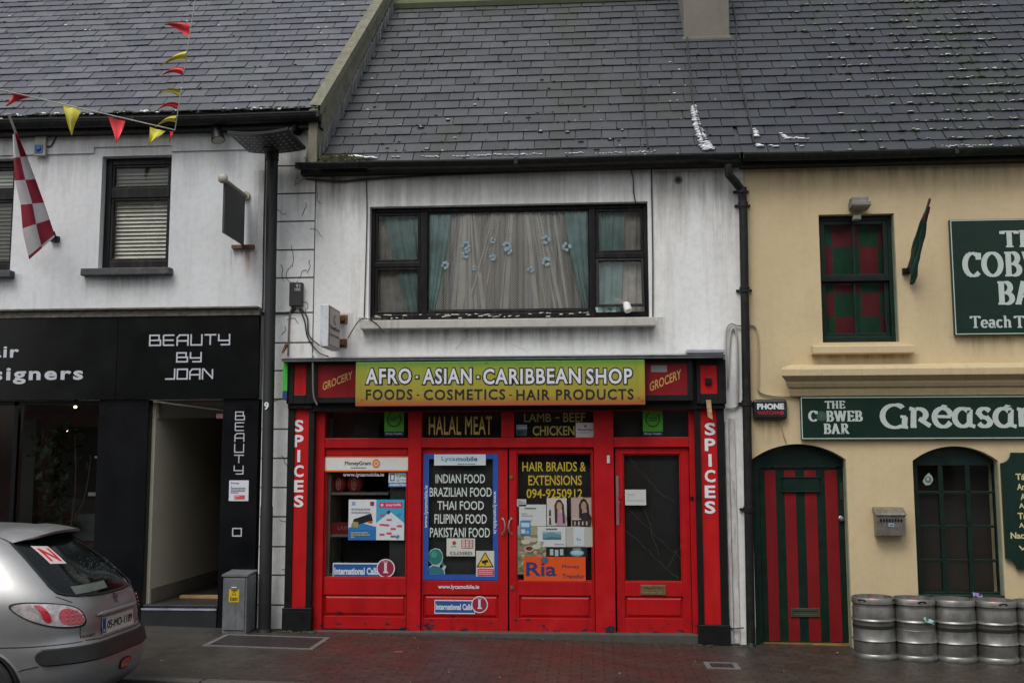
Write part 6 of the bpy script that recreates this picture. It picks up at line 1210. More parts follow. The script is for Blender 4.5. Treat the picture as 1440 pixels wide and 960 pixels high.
for px, py, Y, c, lab in ((1284, 852, -.62, '8aa0b0', 'pale blue paper scrap on the rim of the second keg'), (1375, 838, -.26, '8878a8', 'crumpled purple paper behind the fourth keg'), (1306, 870, -.74, '8fb4ac', 'pale green paper strip stuck on the side of the second keg')):
    p = at(px, py, Y); mb = MB(); r = random.Random(px); mb.sheet(lambda u, v: p+Vector(((u-.5)*.09+r.uniform(-.01, .01), r.uniform(-.02, .02), (v-.5)*(.06 if px != 1306 else .03)-(.03*u if px == 1306 else 0)+r.uniform(-.012, .012))), 5, 4); tag(mb.build('paper_scrap', flat(c, .8), org=p, recalc=False), lab, 'paper scrap')
# ================================================================== parked car
CX, CY = -3.63, -3.46            # rear end and centre line
zc0 = gz(-4.3)-.095
def pch(pts):
    zs, vs = np.array([p[0] for p in pts]), np.array([p[1] for p in pts]); m = np.gradient(vs, zs)
    def f(z):
        z = min(max(z, zs[0]), zs[-1]); i = min(max(np.searchsorted(zs, z)-1, 0), len(zs)-2); h = zs[i+1]-zs[i]; t = (z-zs[i])/h
        return float((2*t**3-3*t*t+1)*vs[i]+(t**3-2*t*t+t)*h*m[i]+(-2*t**3+3*t*t)*vs[i+1]+(t**3-t*t)*h*m[i+1])
    return f
xrear = pch([(.17, .14), (.24, .05), (.34, .005), (.48, 0), (.56, .02), (.62, .055), (.72, .06), (.84, .085), (.93, .13), (1.0, .19), (1.1, .30), (1.2, .42), (1.3, .56), (1.36, .66), (1.40, .82), (1.43, 1.3)])
xfront = pch([(.17, .1), (.3, .0), (.5, .0), (.66, .12), (.80, .45), (.9, .85), (1.0, 1.15), (1.2, 1.45), (1.36, 1.75), (1.43, 2.1)])
hw = pch([(.17, .74), (.3, .80), (.5, .825), (.7, .822), (.84, .80), (.95, .765), (1.1, .695), (1.25, .62), (1.33, .565), (1.38, .48), (1.41, .36), (1.43, .10)])
nex = pch([(.17, 4.2), (.5, 4.2), (.8, 3.9), (1.0, 3.5), (1.2, 3.2), (1.43, 2.6)])
def outline(z, N=241):
    """plan outline of the body at height z, from the far rear round the tail to the near side: arc length from the middle of the tail"""
    xr, xf_, b, n = CX-xrear(z), CX-3.83+xfront(z), hw(z), nex(z); a, xm = (xr-xf_)/2, (xr+xf_)/2
    q = np.linspace(-math.pi, math.pi, N); c, s = np.cos(q), np.sin(q)
    x = xm+a*np.sign(c)*np.abs(c)**(2/n); y = CY-b*np.sign(s)*np.abs(s)**(2/n)     # q>0: near side (towards the camera)
    return x, y
_oc = {}
def oc(z):
    k = round(z, 4)
    if k not in _oc:
        x, y = outline(z, 961); d = np.concatenate([[0], np.cumsum(np.hypot(np.diff(x), np.diff(y)))]); _oc[k] = (x, y, d-d[480])
    return _oc[k]
def surf(t, z, off=0.):
    x, y, d = oc(z); px = float(np.interp(t, d, x)); py = float(np.interp(t, d, y))
    if off:
        e = .01; a = (float(np.interp(t-e, d, x)), float(np.interp(t-e, d, y))); b = (float(np.interp(t+e, d, x)), float(np.interp(t+e, d, y)))
        x2, y2, d2 = oc(z+e); c = (float(np.interp(t, d2, x2)), float(np.interp(t, d2, y2)))
        u = Vector((b[0]-a[0], b[1]-a[1], 0)); v = Vector((c[0]-px, c[1]-py, e)); n = u.cross(v).normalized()
        if n.dot(Vector((px-(CX-1.8), py-CY, .3))) < 0: n = -n
        return Vector((px, py, zc0+z))+n*off
    return Vector((px, py, zc0+z))
def patch(mb, pts, off, m=0, step=.03, edge=True, smooth=True):
    """closed shape in (arc length round the tail, height) laid on the body"""
    P = []
    for (x0, y0), (x1, y1) in zip(pts, pts[1:]+pts[:1]):
        n = max(1, int(math.hypot(x1-x0, y1-y0)/step)); P += [Vector((x0+(x1-x0)*i/n, y0+(y1-y0)*i/n)) for i in range(n)]
    nb = len(P); xs, ys = [p.x for p in P], [p.y for p in P]; x = min(xs)+step/2
    while x < max(xs):
        y = min(ys)+step/2
        while y < max(ys): P.append(Vector((x, y))); y += step
        x += step
    vs, _, fs, *_k = delaunay_2d_cdt(P, [], [list(range(nb))], 1, 1e-5)
    mb.add([surf(v.x, v.y, off) for v in vs], [tuple(f) for f in fs], m, smooth)
def smooth_poly(pts, k=3):
    for _ in range(k):
        q = []
        for a, b in zip(pts, pts[1:]+pts[:1]): q += [(a[0]*.75+b[0]*.25, a[1]*.75+b[1]*.25), (a[0]*.25+b[0]*.75, a[1]*.25+b[1]*.75)]
        pts = q
    return pts
m, nt, b_ = base('silver_car_paint'); b_.inputs['Metallic'].default_value = .6; b_.inputs['Roughness'].default_value = .4; b_.inputs['Coat Weight'].default_value = .5; b_.inputs['Coat Roughness'].default_value = .12
v_ = coords(nt); c_ = mixc(nt, ramp(nt, noise(nt, 400, 2, v_), .35, .65), (.24, .245, .25), (.31, .315, .32)); nt.links.new(mixc(nt, ramp(nt, noise(nt, 2.5, 6, v_, .7), .45, .8, (0, 0, 0, 1), (.35, .35, .35, 1)), c_, (.16, .15, .14)), b_.inputs['Base Color']); M_SILVER = m
M_BUMP = pm('bumper_black', (.014, .014, .015), .5, var=.2, scale=30, bmp=.1, bscale=300); M_TYRE = pm('tyre_rubber', (.014, .014, .014), .8, bmp=.2)
M_CGL = pm('car_rear_glass', (.003, .005, .0055), .08, var=.3, scale=3, spec=.35); M_SEAM = pm('seam_black', (.008, .008, .008), .7)
car = empty('parked_car', (CX-1.9, CY, zc0), 'silver hatchback parked at the kerb before the salon, red N plate in its rear window', 'car')
# shell with wheel openings
NZ, NU = 64, 240; zs_ = [.17+(1.43-.17)*(i/(NZ-1))**1.0 for i in range(NZ)]; zs_ = sorted(set(zs_+[1.415, 1.425, 1.405])); NZ = len(zs_)
WX = [CX-.72, CX-.72-2.44]; WR = .305; WZ = .275
mb = MB(); V = []
for z in zs_:
    x, y = outline(z, NU+1); V += [(float(x[i]), float(y[i]), zc0+z) for i in range(NU)]
def inarch(p): return any(math.hypot(p[0]-wx, p[2]-zc0-WZ) < WR for wx in WX) and abs(p[1]-CY) > .55
Fs = []
for j in range(NZ-1):
    for i in range(NU):
        f = (j*NU+i, j*NU+(i+1) % NU, (j+1)*NU+(i+1) % NU, (j+1)*NU+i); c = [sum(V[k][q] for k in f)/4 for q in range(3)]
        if not inarch(c): Fs.append(f)
Fs.append(tuple((NZ-1)*NU+i for i in range(NU))); mb.add(V, Fs, 0, True); mb.build('body', M_SILVER, car)
mb = MB(); mb.box(CX-3.6, CX-.35, CY-.58, CY+.58, zc0+.16, zc0+.20)
for wx in WX:
    for sy in (-1, 1):
        ys0 = CY+sy*.5; ys1 = CY+sy*.80; P = [(wx+WR*math.cos(t), WZ+zc0+WR*math.sin(t)) for t in [math.pi*k/24-.3+.0*k for k in range(29)]]
        for (x0, z0), (x1, z1) in zip(P[:-1], P[1:]): mb.quad((x0, ys0, z0), (x1, ys0, z1), (x1, ys1, z1), (x0, ys1, z0))
        mb.quad((wx-WR, ys0, zc0+.1), (wx+WR, ys0, zc0+.1), (wx+WR, ys0, zc0+.65), (wx-WR, ys0, zc0+.65))
mb.build('underbody', M_SEAM, car)
mb = MB()
def side_y(x, z, sy):
    X_, Y_, d = oc(max(.18, z)); k = slice(481, 961) if sy < 0 else slice(0, 481); xs, ys = X_[k], Y_[k]; o = np.argsort(xs); return float(np.interp(x, xs[o], ys[o]))
for wx in WX:
    for sy in (-1, 1):
        P = []
        for k in range(41):
            t = -.28+(math.pi+.56)*k/40; x, z = wx+(WR+.012)*math.cos(t), WZ+(WR+.012)*math.sin(t)
            if z > .18: P.append(Vector((x, side_y(x, z, sy)+sy*.004, zc0+z)))
        mb.tube(P, .010, 8)
mb.build('arch_lip', M_SILVER, car)
for wx in WX:
    for sy in (-1, 1):
        c = Vector((wx, CY+sy*.70, zc0+WZ)); mb = MB(); mb.lathe(c, [(.18, -.085), (.25, -.09), (.272, -.07), (.276, 0), (.272, .07), (.25, .09), (.18, .085), (.18, -.085)], 36, axis='Y'); wl_ = mb.build('wheel', M_TYRE, car)
        mb = MB(); f = sy*.07; mb.lathe(c, [(.001, f*.9), (.05, f*.95), (.06, f*.7), (.15, f*.75), (.172, f), (.185, f), (.185, -f)], 36, axis='Y')
        for k in range(7):
            t = k*6.283/7; mb.prism([(c.x+.05*math.cos(t-.3), c.y+f*.8, c.z+.05*math.sin(t-.3)), (c.x+.175*math.cos(t-.12), c.y+f*.95, c.z+.175*math.sin(t-.12)), (c.x+.175*math.cos(t+.12), c.y+f*.95, c.z+.175*math.sin(t+.12)), (c.x+.05*math.cos(t+.3), c.y+f*.8, c.z+.05*math.sin(t+.3))], (0, f*.2, 0))
        mb.build('rim', pm('hub_silver', (.35, .35, .36), .4, .7), wl_)
# rear glass
gp = [(-.60, .925), (-.30, .905), (0, .90), (.30, .905), (.60, .925), (.70, .96), (.66, 1.10), (.60, 1.24), (.54, 1.34), (.30, 1.355), (0, 1.36), (-.30, 1.355), (-.54, 1.34), (-.60, 1.24), (-.66, 1.10), (-.70, .96)]
mb = MB(); patch(mb, smooth_poly([(a*.86, b) for a, b in gp], 1), .004); rg = mb.build('rear_window', M_CGL, car)
mb = MB(); g2_ = smooth_poly([(a*.86, b) for a, b in gp], 1); mb.tube([surf(a, b, .004) for a, b in g2_+g2_[:1]], .009, 6, caps=False); mb.build('seal', M_SEAM, rg)
mb = MB(); rr = random.Random(12)           # frost and drops still lying on the cold glass
for i in range(190):
    a, b = rr.gauss(-.05, .24), rr.gauss(1.06, .045); r = rr.uniform(.002, .006)
    if abs(a) < .55: p = surf(a, b, .005); mb.ball(p, r, sq=(1, 1, .6), n=5, k=3)
tag(mb.build('frost', pm('frost', (.07, .11, .10), .6), rg), kind='stuff')
mb = MB(); patch(mb, [(.05, .935), (.46, .93), (.45, .985), (.03, .985)], .005); mb.build('rear_shelf_card', pm('pale_card', (.10, .125, .11), .4), rg)
def plate(mb, pts, off, m=0): patch(mb, pts, off, m, .04)
mb = MB(); A_ = [(.415, 1.145), (.275, 1.135), (.255, 1.262), (.39, 1.272)]
def qp(u, v): 
    a, b, c, d = A_; return tuple((1-u)*(1-v)*a[i]+u*(1-v)*b[i]+u*v*c[i]+(1-u)*v*d[i] for i in (0, 1))
plate(mb, A_, .006, 0)
for q in ([(.16, .14), (.30, .14), (.30, .86), (.16, .86)], [(.70, .14), (.84, .14), (.84, .86), (.70, .86)], [(.302, .86), (.302, .6), (.698, .14), (.698, .4)]): plate(mb, [qp(*p) for p in q], .008, 1)
mb.build('learner_plate', [flat('c8b8b8'), flat('b81824')], rg, recalc=False)
# lamps
for sg_, nm in ((1, 1), (-1, 1)):
    tl = [(.43, .70), (.46, .82), (.55, .87), (.70, .895), (.86, .905), (.97, .885), (.93, .82), (.80, .745), (.62, .700)]
    P = smooth_poly([(sg_*a, b) for a, b in tl], 2); mb = MB(); patch(mb, P, .004, 0, .03); cx_, cy_ = np.mean([p[0] for p in P]), np.mean([p[1] for p in P])
    o = mb.build('tail_light', M_SEAM, car)
    sc = lambda k, dx=0: [(cx_+(p[0]-cx_)*k, cy_+(p[1]-cy_)*(k-.06)) for p in P]
    mb = MB(); patch(mb, sc(.93), .007, 0, .03); mb.build('lens', pm('clear_lens', (.44, .40, .41), .1, .3, var=.35, scale=22, coat=1.), o)
    mb = MB(); patch(mb, smooth_poly([(sg_*a, b) for a, b in ((.455, .72), (.48, .79), (.55, .84), (.63, .84), (.66, .77), (.60, .72))], 2), .010, 0, .025); patch(mb, smooth_poly([(sg_*a, b) for a, b in ((.69, .75), (.72, .87), (.80, .885), (.76, .83), (.755, .76))], 2), .010, 0, .025); mb.build('red_lens', pm('red_lens', (.40, .015, .03), .12, var=.4, scale=30, coat=1.), o)
    mb = MB(); rr = random.Random(3)
    for k in range(16): mb.ball(surf(sg_*(.475+.04*(k % 4)), .735+.028*(k//4), .008), .008, sq=(1, 1, 1), n=7, k=4)
    mb.build('reflector', pm('chrome_bead', (.34, .12, .14), .25, .4), o)
# bumper insert, plate, handle, badge, fog lamp, seams
mb = MB()
def band(mb, t0, t1, z0, z1, off, n=60):
    prof = [(z0, 0.), (z0+.012, off), (z1-.012, off*.9), (z1, 0.)]; L = []
    for i in range(n+1):
        t = t0+(t1-t0)*i/n; e = min(1., min(t-t0, t1-t)/.06) if (t1-t0) else 1; e = max(0, e)**.5
        zm = (z0+z1)/2; L.append([surf(t, zm+(z-zm)*(.25+.75*e), o_*e+.002) for z, o_ in prof])
    for a, b in zip(L[:-1], L[1:]):
        for k in range(3): mb.add([a[k], b[k], b[k+1], a[k+1]], [(0, 1, 2, 3)], 0, True)
band(mb, -.86, .86, .455, .575, .018); mb.build('bumper_strip', M_BUMP, car)
mb = MB(); patch(mb, [(-.27, .612), (.27, .612), (.27, .735), (-.27, .735)], .008, 0, .05); patch(mb, [(.215, .618), (.262, .618), (.262, .729), (.215, .729)], .0095, 1, .05)
pl_ = mb.build('number_plate', [flat('b4b4ac'), flat('1c3c84')], car, recalc=False); mb = MB()
def on_tail(t0, z0, t1, z1, off): return lambda u, v, w=0: surf(t0+(t1-t0)*u, z0+(z1-z0)*v, off+w)
text(mb, '05-MO-1189', on_tail(.195, .642, -.245, .705, .0095), 0, .03, .0006); text(mb, 'IRL', on_tail(.255, .63, .222, .65, .0095), 1, .03, .001); mb.build('lettering', [flat('20201e'), flat('c8ccd4')], pl_, recalc=False)
mb = MB(); mb.tube([surf(t, .765, .018) for t in np.linspace(-.34, .34, 13)], [.006]+[.018]*11+[.006], 8); mb.build('tailgate_handle', M_SILVER, car)
mb = MB(); text(mb, 'PEUGEOT', on_tail(.50, .622, .35, .642, .003), 0, .03, .001); text(mb, '206', on_tail(-.36, .625, -.46, .65, .003), 0, .03, .001); mb.build('badge_lettering', pm('chrome_dark', (.10, .10, .10), .3, .8), car, recalc=False)
mb = MB(); ML = on_tail(.045, .815, -.055, .905, .005)
for q in ([(.45, .98), (.62, .95), (.66, .84), (.58, .70), (.40, .72), (.36, .86)], [(.40, .72), (.60, .70), (.62, .45), (.50, .22), (.34, .30), (.36, .52)], [(.60, .62), (.92, .74), (.94, .66), (.62, .5)], [(.6, .5), (.90, .48), (.9, .40), (.6, .40)], [(.46, .3), (.66, .08), (.78, .02), (.6, .0), (.44, .16)], [(.36, .34), (.28, .10), (.18, .0), (.30, .0), (.40, .16)], [(.34, .44), (.16, .34), (.1, .62), (.2, .74), (.18, .56), (.22, .46)]): poly_fill(mb, q, ML, 0, .002)
mb.build('badge', pm('chrome_lion', (.14, .14, .15), .2, .9), car, recalc=False)
mb = MB(); patch(mb, smooth_poly([(-.10, .315), (.06, .315), (.085, .365), (.06, .405), (-.10, .405), (-.13, .36)], 2), .004, 0, .03); fg = mb.build('fog_light', M_SEAM, car); mb = MB(); patch(mb, smooth_poly([(-.085, .325), (.05, .325), (.07, .365), (.05, .396), (-.085, .396), (-.11, .36)], 2), .010, 0, .03); mb.build('lens', pm('red_lens'), fg)
for L_ in ([(.61, .93), (.50, .87)], [(.50, .70), (.50, .61)], [(-.61, .93), (-.50, .87)], [(-.50, .70), (-.50, .61)], [(-.50, .605), (-.3, .595), (.3, .595), (.50, .605)], [(.50, .60), (.9, .595), (1.3, .60)], [(.57, 1.36), (.9, 1.405), (1.4, 1.42), (1.9, 1.425)], [(.84, .46), (.95, .44), (1.05, .40)]):
    Q = []
    for (a, b), (c, d) in zip(L_[:-1], L_[1:]): Q += [surf(a+(c-a)*k/6, b+(d-b)*k/6, .0005) for k in range(6)]
    mb = MB(); mb.tube(Q, .0035, 5); mb.build('panel_gap', M_SEAM, car)
# roof spoiler
mb = MB(); n = 24
def spo(u, k):
    y = -.45+.9*u; e = .86-.4*abs(2*u-1)**4; q6 = 1-.8*abs(2*u-1)**5; zr = 1.416-.055*abs(2*u-1)**3.; root = Vector((CX-.90, CY+y, zc0+zr)); tip = Vector((CX-.90+.46*e, CY+y*1.0, zc0+zr-.040-.015*abs(2*u-1)**3))
    return [root+Vector((-.05, 0, -.012)), root.lerp(tip, .35)+Vector((0, 0, .014)), root.lerp(tip, .75)+Vector((0, 0, .012)), tip, tip+Vector((-.012, 0, -.022*q6)), root.lerp(tip, .6)+Vector((0, 0, -.03*q6)), root.lerp(tip, .2)+Vector((0, 0, -.04*q6))][k]
mb.sheet(lambda u, v: spo(u, min(6, int(round(v*6)))), n, 6)
mb.add([spo(0, k) for k in range(7)], [tuple(range(7))]); mb.add([spo(1, k) for k in range(7)], [tuple(range(7))]); mb.build('spoiler', M_SILVER, car)
mb = MB(); 
for sy in (-1, 1):
    P = [(CX-1.10, .96), (CX-1.9, .93), (CX-1.9, 1.34), (CX-1.45, 1.34), (CX-1.22, 1.20)]; mb.add([Vector((x, side_y(x, z, sy)+sy*.004, zc0+z)) for x, z in P], [tuple(range(5))])
    P = [(CX-1.95, .93), (CX-2.75, .92), (CX-2.35, 1.2), (CX-2.15, 1.34), (CX-1.95, 1.34)]; mb.add([Vector((x, side_y(x, z, sy)+sy*.004, zc0+z)) for x, z in P], [tuple(range(5))])
mb.build('side_window', M_CGL, car)
mb = MB()
for sy in (-.34, .34): mb.box(CX-3.83+.35, CX-3.8+.5, CY+sy-.15, CY+sy+.15, zc0+.62, zc0+.74)
mb.build('headlight', pm('clear_lens'), car)
# ================================================================== bunting and flag
def bunting(label, A, B, pens, sag=.03):
    o = empty('bunting', A, label, 'bunting', 'red and yellow bunting over the salon'); mb = MB(); n = 16
    P = [A.lerp(B, i/n)+Vector((0, 0, -sag*4*(i/n)*(1-i/n))) for i in range(n+1)]; mb.tube(P, .006, 6); mb.build('string', flat('b8b8b4', .7), o)
    for pts, c in pens:
        mb = MB(); a, b, tip = pts                 # two corners on the string and the free tip (pixel, depth)
        a, b, tip = at(*a), at(*b), at(*tip); rr = random.Random(int(a.x*100)); ph = rr.random()*6
        def fn(u, v):
            e = a.lerp(b, u); q = e.lerp(tip, v); s = math.sin(v*3.14)*.035; return q+Vector((.012*math.sin(5*v+ph), -.03*math.sin(4*v+ph)+.012*math.sin(7*u+ph), s*fl))
        fl = 1. if abs(tip.x-(a.x+b.x)/2) > .12 else 0.
        mb.sheet(fn, 6, 10); mb.build('pennant', pm('pennant_red', (.68, .04, .05), .7, var=.12) if c == 'r' else pm('pennant_yellow', (.60, .53, .06), .7, var=.12), o, recalc=False)
A = at(246, 183, -.31); Y0 = -1.0; Y1 = -.25
def dz(x): return -.31+(246-x)/250*-.9
def pe1(x0, y0, x1, y1, tx, ty): return [(x0, y0, dz(x0)), (x1, y1, dz(x1)), (tx, ty, dz((x0+x1)/2)-.03)]
bunting('string of red and yellow pennants sloping along the salon gutter to the left', A, at(-40, 117, dz(-40)), [(pe1(22, 130, 50, 137, 8, 150), 'r'), (pe1(88, 148, 114, 155, 100, 189), 'y'), (pe1(153, 164, 177, 170, 164, 203), 'r'), (pe1(211, 178, 233, 184, 210, 206), 'y')], .0)
def dv(y): return -.31-(183-y)/183*.5
def pe2(x0, y0, x1, y1, tx, ty): return [(x0, y0, dv(y0)), (x1, y1, dv(y1)), (tx, ty, dv(y0)-.03)]
bunting('string of red and yellow pennants rising steeply over the street from the salon gutter', A, at(277, -14, dv(-14)), [(pe2(267, 34, 266, 53, 231, 36), 'r'), (pe2(262, 73, 259.5, 86, 224, 92), 'y'), (pe2(258, 96, 257, 108, 227, 104), 'r'), (pe2(254, 126, 252, 135, 221, 135), 'y'), (pe2(251, 145, 249.5, 154, 221, 156), 'r'), (pe2(248, 163, 246.5, 173, 217, 178), 'y'), ([(239, 184, -.31), (244, 184, -.31), (240, 201, -.32)], 'r')], .0)
A, B = at(78, 336, -.03), at(12, 160, -.95); o = empty('flag', A, 'maroon and white checked flag hanging from its slanting pole on the salon wall', 'flag')
mb = MB(); mb.tube([A, B], .013, 10); mb.build('pole', pm('pole_grey', (.35, .35, .33), .5), o); mb = MB(); mb.box(A.x-.06, A.x+.04, -.05, 0, A.z-.03, A.z+.03); mb.tube([A+Vector((0, .02, -.03)), A.lerp(B, .06)], .022); mb.build('bracket', M_BLK, o)
FR = [(24, 187), (38, 220), (50, 252), (62, 285), (71, 312), (77, 333)]; FL = [(18, 189), (19, 222), (21, 254), (29, 288), (32, 326), (41, 365)]
top, endp = at(19, 187, -.80), at(74, 331, -.06); tl_, bl_ = at(19, 190, -.8), at(41, 364, -.35)
def fn(u, v):          # u from the pole to the free edge, v down the pole
    def pl(L, t):
        k = min(int(t*(len(L)-1)), len(L)-2); f = t*(len(L)-1)-k; return [L[k][i]+(L[k+1][i]-L[k][i])*f for i in (0, 1)]
    a, b = pl(FR, v), pl(FL, v); D0 = -.86+.74*v
    return at(a[0]+(b[0]-a[0])*u, a[1]+(b[1]-a[1])*u, D0-.05+.05*math.sin(5.5*u+2.2*v))
mb = MB(); mb.sheet(fn, 20, 40, mf=lambda u, v: (int(min(u, .99)*2)+int(v*5.2)) % 2); mb.build('cloth', [pm('flag_maroon', (.36, .022, .05), .75, var=.15), pm('flag_white', (.74, .72, .74), .75, var=.08)], o, recalc=False)
# ================================================================== covers in the pavement
def gpt(px, py): 
    d = _f+(px-720)/F*_R+(480-py)/F*_U; t = 1.
    for _ in range(30):
        p = Vector((0, -CD, CH))+d*t; t -= (p.z-gz(p.x))/(d.z+.022*d.x)
    return Vector((0, -CD, CH))+d*t
def cover(name, label, quad_px, rim, mt, rimm, bars=0):
    Q = [gpt(*q) for q in quad_px]; x0 = (Q[0].x+Q[3].x)/2; x1 = (Q[1].x+Q[2].x)/2; y1 = (Q[0].y+Q[1].y)/2; y0 = (Q[2].y+Q[3].y)/2
    o = empty(name, ((x0+x1)/2, (y0+y1)/2, gz((x0+x1)/2)), label, 'cover'); mb = MB()
    def slab(a, b, c, d, h0, h1, m=0): mb.add([(a, c, gz(a)+h0), (b, c, gz(b)+h0), (b, d, gz(b)+h0), (a, d, gz(a)+h0), (a, c, gz(a)+h1), (b, c, gz(b)+h1), (b, d, gz(b)+h1), (a, d, gz(a)+h1)], [(0, 1, 5, 4), (1, 2, 6, 5), (2, 3, 7, 6), (3, 0, 4, 7), (4, 5, 6, 7)], m)
    r = rim; slab(x0, x0+r, y0, y1, -.02, .008); slab(x1-r, x1, y0, y1, -.02, .008); slab(x0+r, x1-r, y0, y0+r, -.02, .008); slab(x0+r, x1-r, y1-r, y1, -.02, .008); mb.build('frame', rimm, o)
    mb = MB(); slab(x0+r+.003, x1-r-.003, y0+r+.003, y1-r-.003, -.02, .004)
    for k in range(bars): a = x0+r+.02+(x1-x0-2*r-.04)*k/max(1, bars-1); slab(a-.006, a+.006, y0+r+.01, y1-r-.01, .0041, .009)
    mb.build('lid', mt, o)
M_IRON = pm('cast_iron', (.035, .03, .03), .5, .3, var=.4, scale=20, bmp=.6, bscale=120); M_CONC = pm('concrete_rim', (.11, .105, .10), .8, bmp=.3)
cover('access_cover', 'large dark rectangular access cover with pale edges before the lamp post', [(312, 892), (460, 896), (445, 914), (290, 908)], .05, M_IRON, M_CONC, 0)
cover('drain_cover', 'small iron drain cover with pale rim in the paving before the right pilaster', [(993, 931), (1036, 932), (1042, 941), (990, 940)], .05, M_IRON, M_CONC, 6)
mb = MB(); rr = random.Random(41)
for i in range(240):
    x, y = rr.uniform(-5.2, 4.4), -2.6*rr.random()**1.3-.02; r = rr.uniform(.004, .014); a = rr.uniform(0, 6.28); z = gz(x)+.0025
    mb.add([(x+r*math.cos(a+t)*rr.uniform(.5, 1.2), y+r*math.sin(a+t), z+rr.uniform(0, .004)) for t in (0, 1.4, 2.9, 4.4)], [(0, 1, 2, 3)], rr.choice((0, 0, 1, 2)))
tag(mb.build('litter_specks', [flat('8a8880', .8), flat('4a3a2c', .8), flat('6a6a5c', .8)]), kind='stuff')
# litter
mb = MB(); p = gpt(560, 916); mb.box(p.x-.04, p.x+.05, p.y-.02, p.y+.02, p.z, p.z+.004); tag(mb.build('litter', flat('a03a30'), org=p), 'small flat red scrap of litter on the red paving', 'litter')
# ================================================================== moss and snow left on the slates
mb = MB(); rr = random.Random(21)
def clump(R, px, py, r, snow=.5):
    x, s = roof_px(R, px, py); p = roof_pt(R, x, s, .012); mb.ball(p, r, 0, sq=(rr.uniform(.8, 1.9), .9, .6), n=6, k=4)
    if rr.random() < snow: mb.ball(p+Vector((0, .0, r*.45)), r*.72, 1, sq=(rr.uniform(.9, 1.6), .8, .4), n=6, k=4)
for i in range(760):
    px = rr.triangular(1075, 1440, 1440); s = .195*rr.randint(0, 19)+rr.uniform(-.01, .02); x, _ = roof_px(RC, px, 120)
    if rr.random() < .35: x = XB+.3+(rr.random()**.6)*4.2
    if rr.random() > (x-XB+.3)/3.2 + (.18 if s < .7 else 0): continue
    p = roof_pt(RC, x, s, .016); r = rr.uniform(.010, .026); mb.ball(p, r, 0, sq=(rr.uniform(.8, 2.6), .9, .6), n=6, k=4)
    if rr.random() < .5: mb.ball(p+Vector((0, 0, r*.4)), r*.8, 1, sq=(rr.uniform(.9, 2.2), .8, .35), n=6, k=4)
for px, py in ((527, 152), (563, 178), (613, 164), (630, 171), (592, 181), (668, 150), (703, 88), (743, 167), (760, 187), (798, 188), (817, 201), (822, 151), (838, 212), (875, 185), (858, 198), (900, 215), (520, 175), (557, 213), (545, 210), (600, 212), (640, 196), (710, 60), (762, 114), (870, 199), (912, 210)): clump(RB, px, py, rr.uniform(.016, .03), .3)
for i in range(300):
    x = rr.uniform(-8.5, XG-.05); s = .19*rr.randint(0, 19)+rr.uniform(-.012, .02); p = roof_pt(RA, x, s, .014); mb.ball(p, rr.uniform(.006, .017), 0 if rr.random() < .85 else 1, sq=(rr.uniform(.8, 1.9), 1.1, .6), n=6, k=4)
for i in range(170):
    x = rr.uniform(XG+.2, XB); s = .196*min(rr.randint(0, 18), rr.randint(0, 18))+rr.uniform(-.012, .03); p = roof_pt(RB, x, s, .014); mb.ball(p, rr.uniform(.006, .016), 0 if rr.random() < .85 else 1, sq=(rr.uniform(.8, 1.7), 1.3, .6), n=6, k=4)
x0 = XA-.4
for i in range(230):           # ragged moss along the salon eave
    x = rr.uniform(-8.5, XG-.02); p = roof_pt(RA, x, rr.uniform(-.03, .03), .012); mb.ball(p, rr.uniform(.008, .022), 0 if rr.random() < .8 else 1, sq=(rr.uniform(1, 2.4), .9, .6), n=6, k=4)
for i in range(70):            # weeds and moss at the foot of the walls
    px = rr.choice([rr.uniform(355, 445), rr.uniform(355, 445), rr.uniform(980, 1060)]); q = at(px, 885, -.04); mb.ball((q.x, rr.uniform(-.22, -.03), gz(q.x)+.004), rr.uniform(.01, .025), 0, sq=(1.4, 1.2, .6), n=6, k=4)
for i in range(120):
    x = XG+.05+abs(rr.gauss(0, .22)); p = roof_pt(RB, x, rr.uniform(-.05, .09), .02); mb.ball(p, rr.uniform(.02, .05), 0, sq=(1.2, 1, .7), n=6, k=4)
tag(mb.build('moss', [M_MOSSG, M_SNOW]), kind='stuff')
mb = MB()
for i in range(130):
    x = XG+.1+abs(rr.gauss(0, .25)); p = roof_pt(RB, x, rr.uniform(-.06, .05), .03); q = rr.uniform(0, 6.28); l = rr.uniform(.05, .14); d = Vector((math.cos(q)*.6, -.4, .5*math.sin(q)+.25)).normalized()*l
    mb.add([p, p+d*.5+Vector((.006, 0, .01)), p+d, p+d*.5-Vector((.006, 0, 0))], [(0, 1, 2, 3)])
tag(mb.build('grass', pm('gutter_grass', (.12, .11, .04), .8, var=.5, scale=30)), kind='stuff')
mb = MB()
def snow_run(R, pts, wd, h=.02):
    Q = [roof_px(R, *p) for p in pts]; r = random.Random(9)
    for (x0, s0), (x1, s1) in zip(Q[:-1], Q[1:]):
        n = max(2, int(math.hypot(x1-x0, s1-s0)/.035))
        for k in range(n): t = k/n; mb.ball(roof_pt(R, x0+(x1-x0)*t+r.uniform(-.01, .01), s0+(s1-s0)*t+r.uniform(-.012, .012), .012), wd*r.uniform(.6, 1.15), 0, sq=(1.2, 1., .35), n=8, k=4)
snow_run(RB, [(474, 222), (500, 222), (530, 224)], .05); snow_run(RB, [(553, 222), (565, 221)], .03); snow_run(RB, [(595, 221), (622, 222)], .026); snow_run(RB, [(638, 221), (662, 221)], .024); snow_run(RB, [(668, 220), (705, 219), (765, 218)], .025)
snow_run(RB, [(796, 217), (825, 216)], .026); snow_run(RB, [(838, 217), (880, 216), (925, 214)], .02)
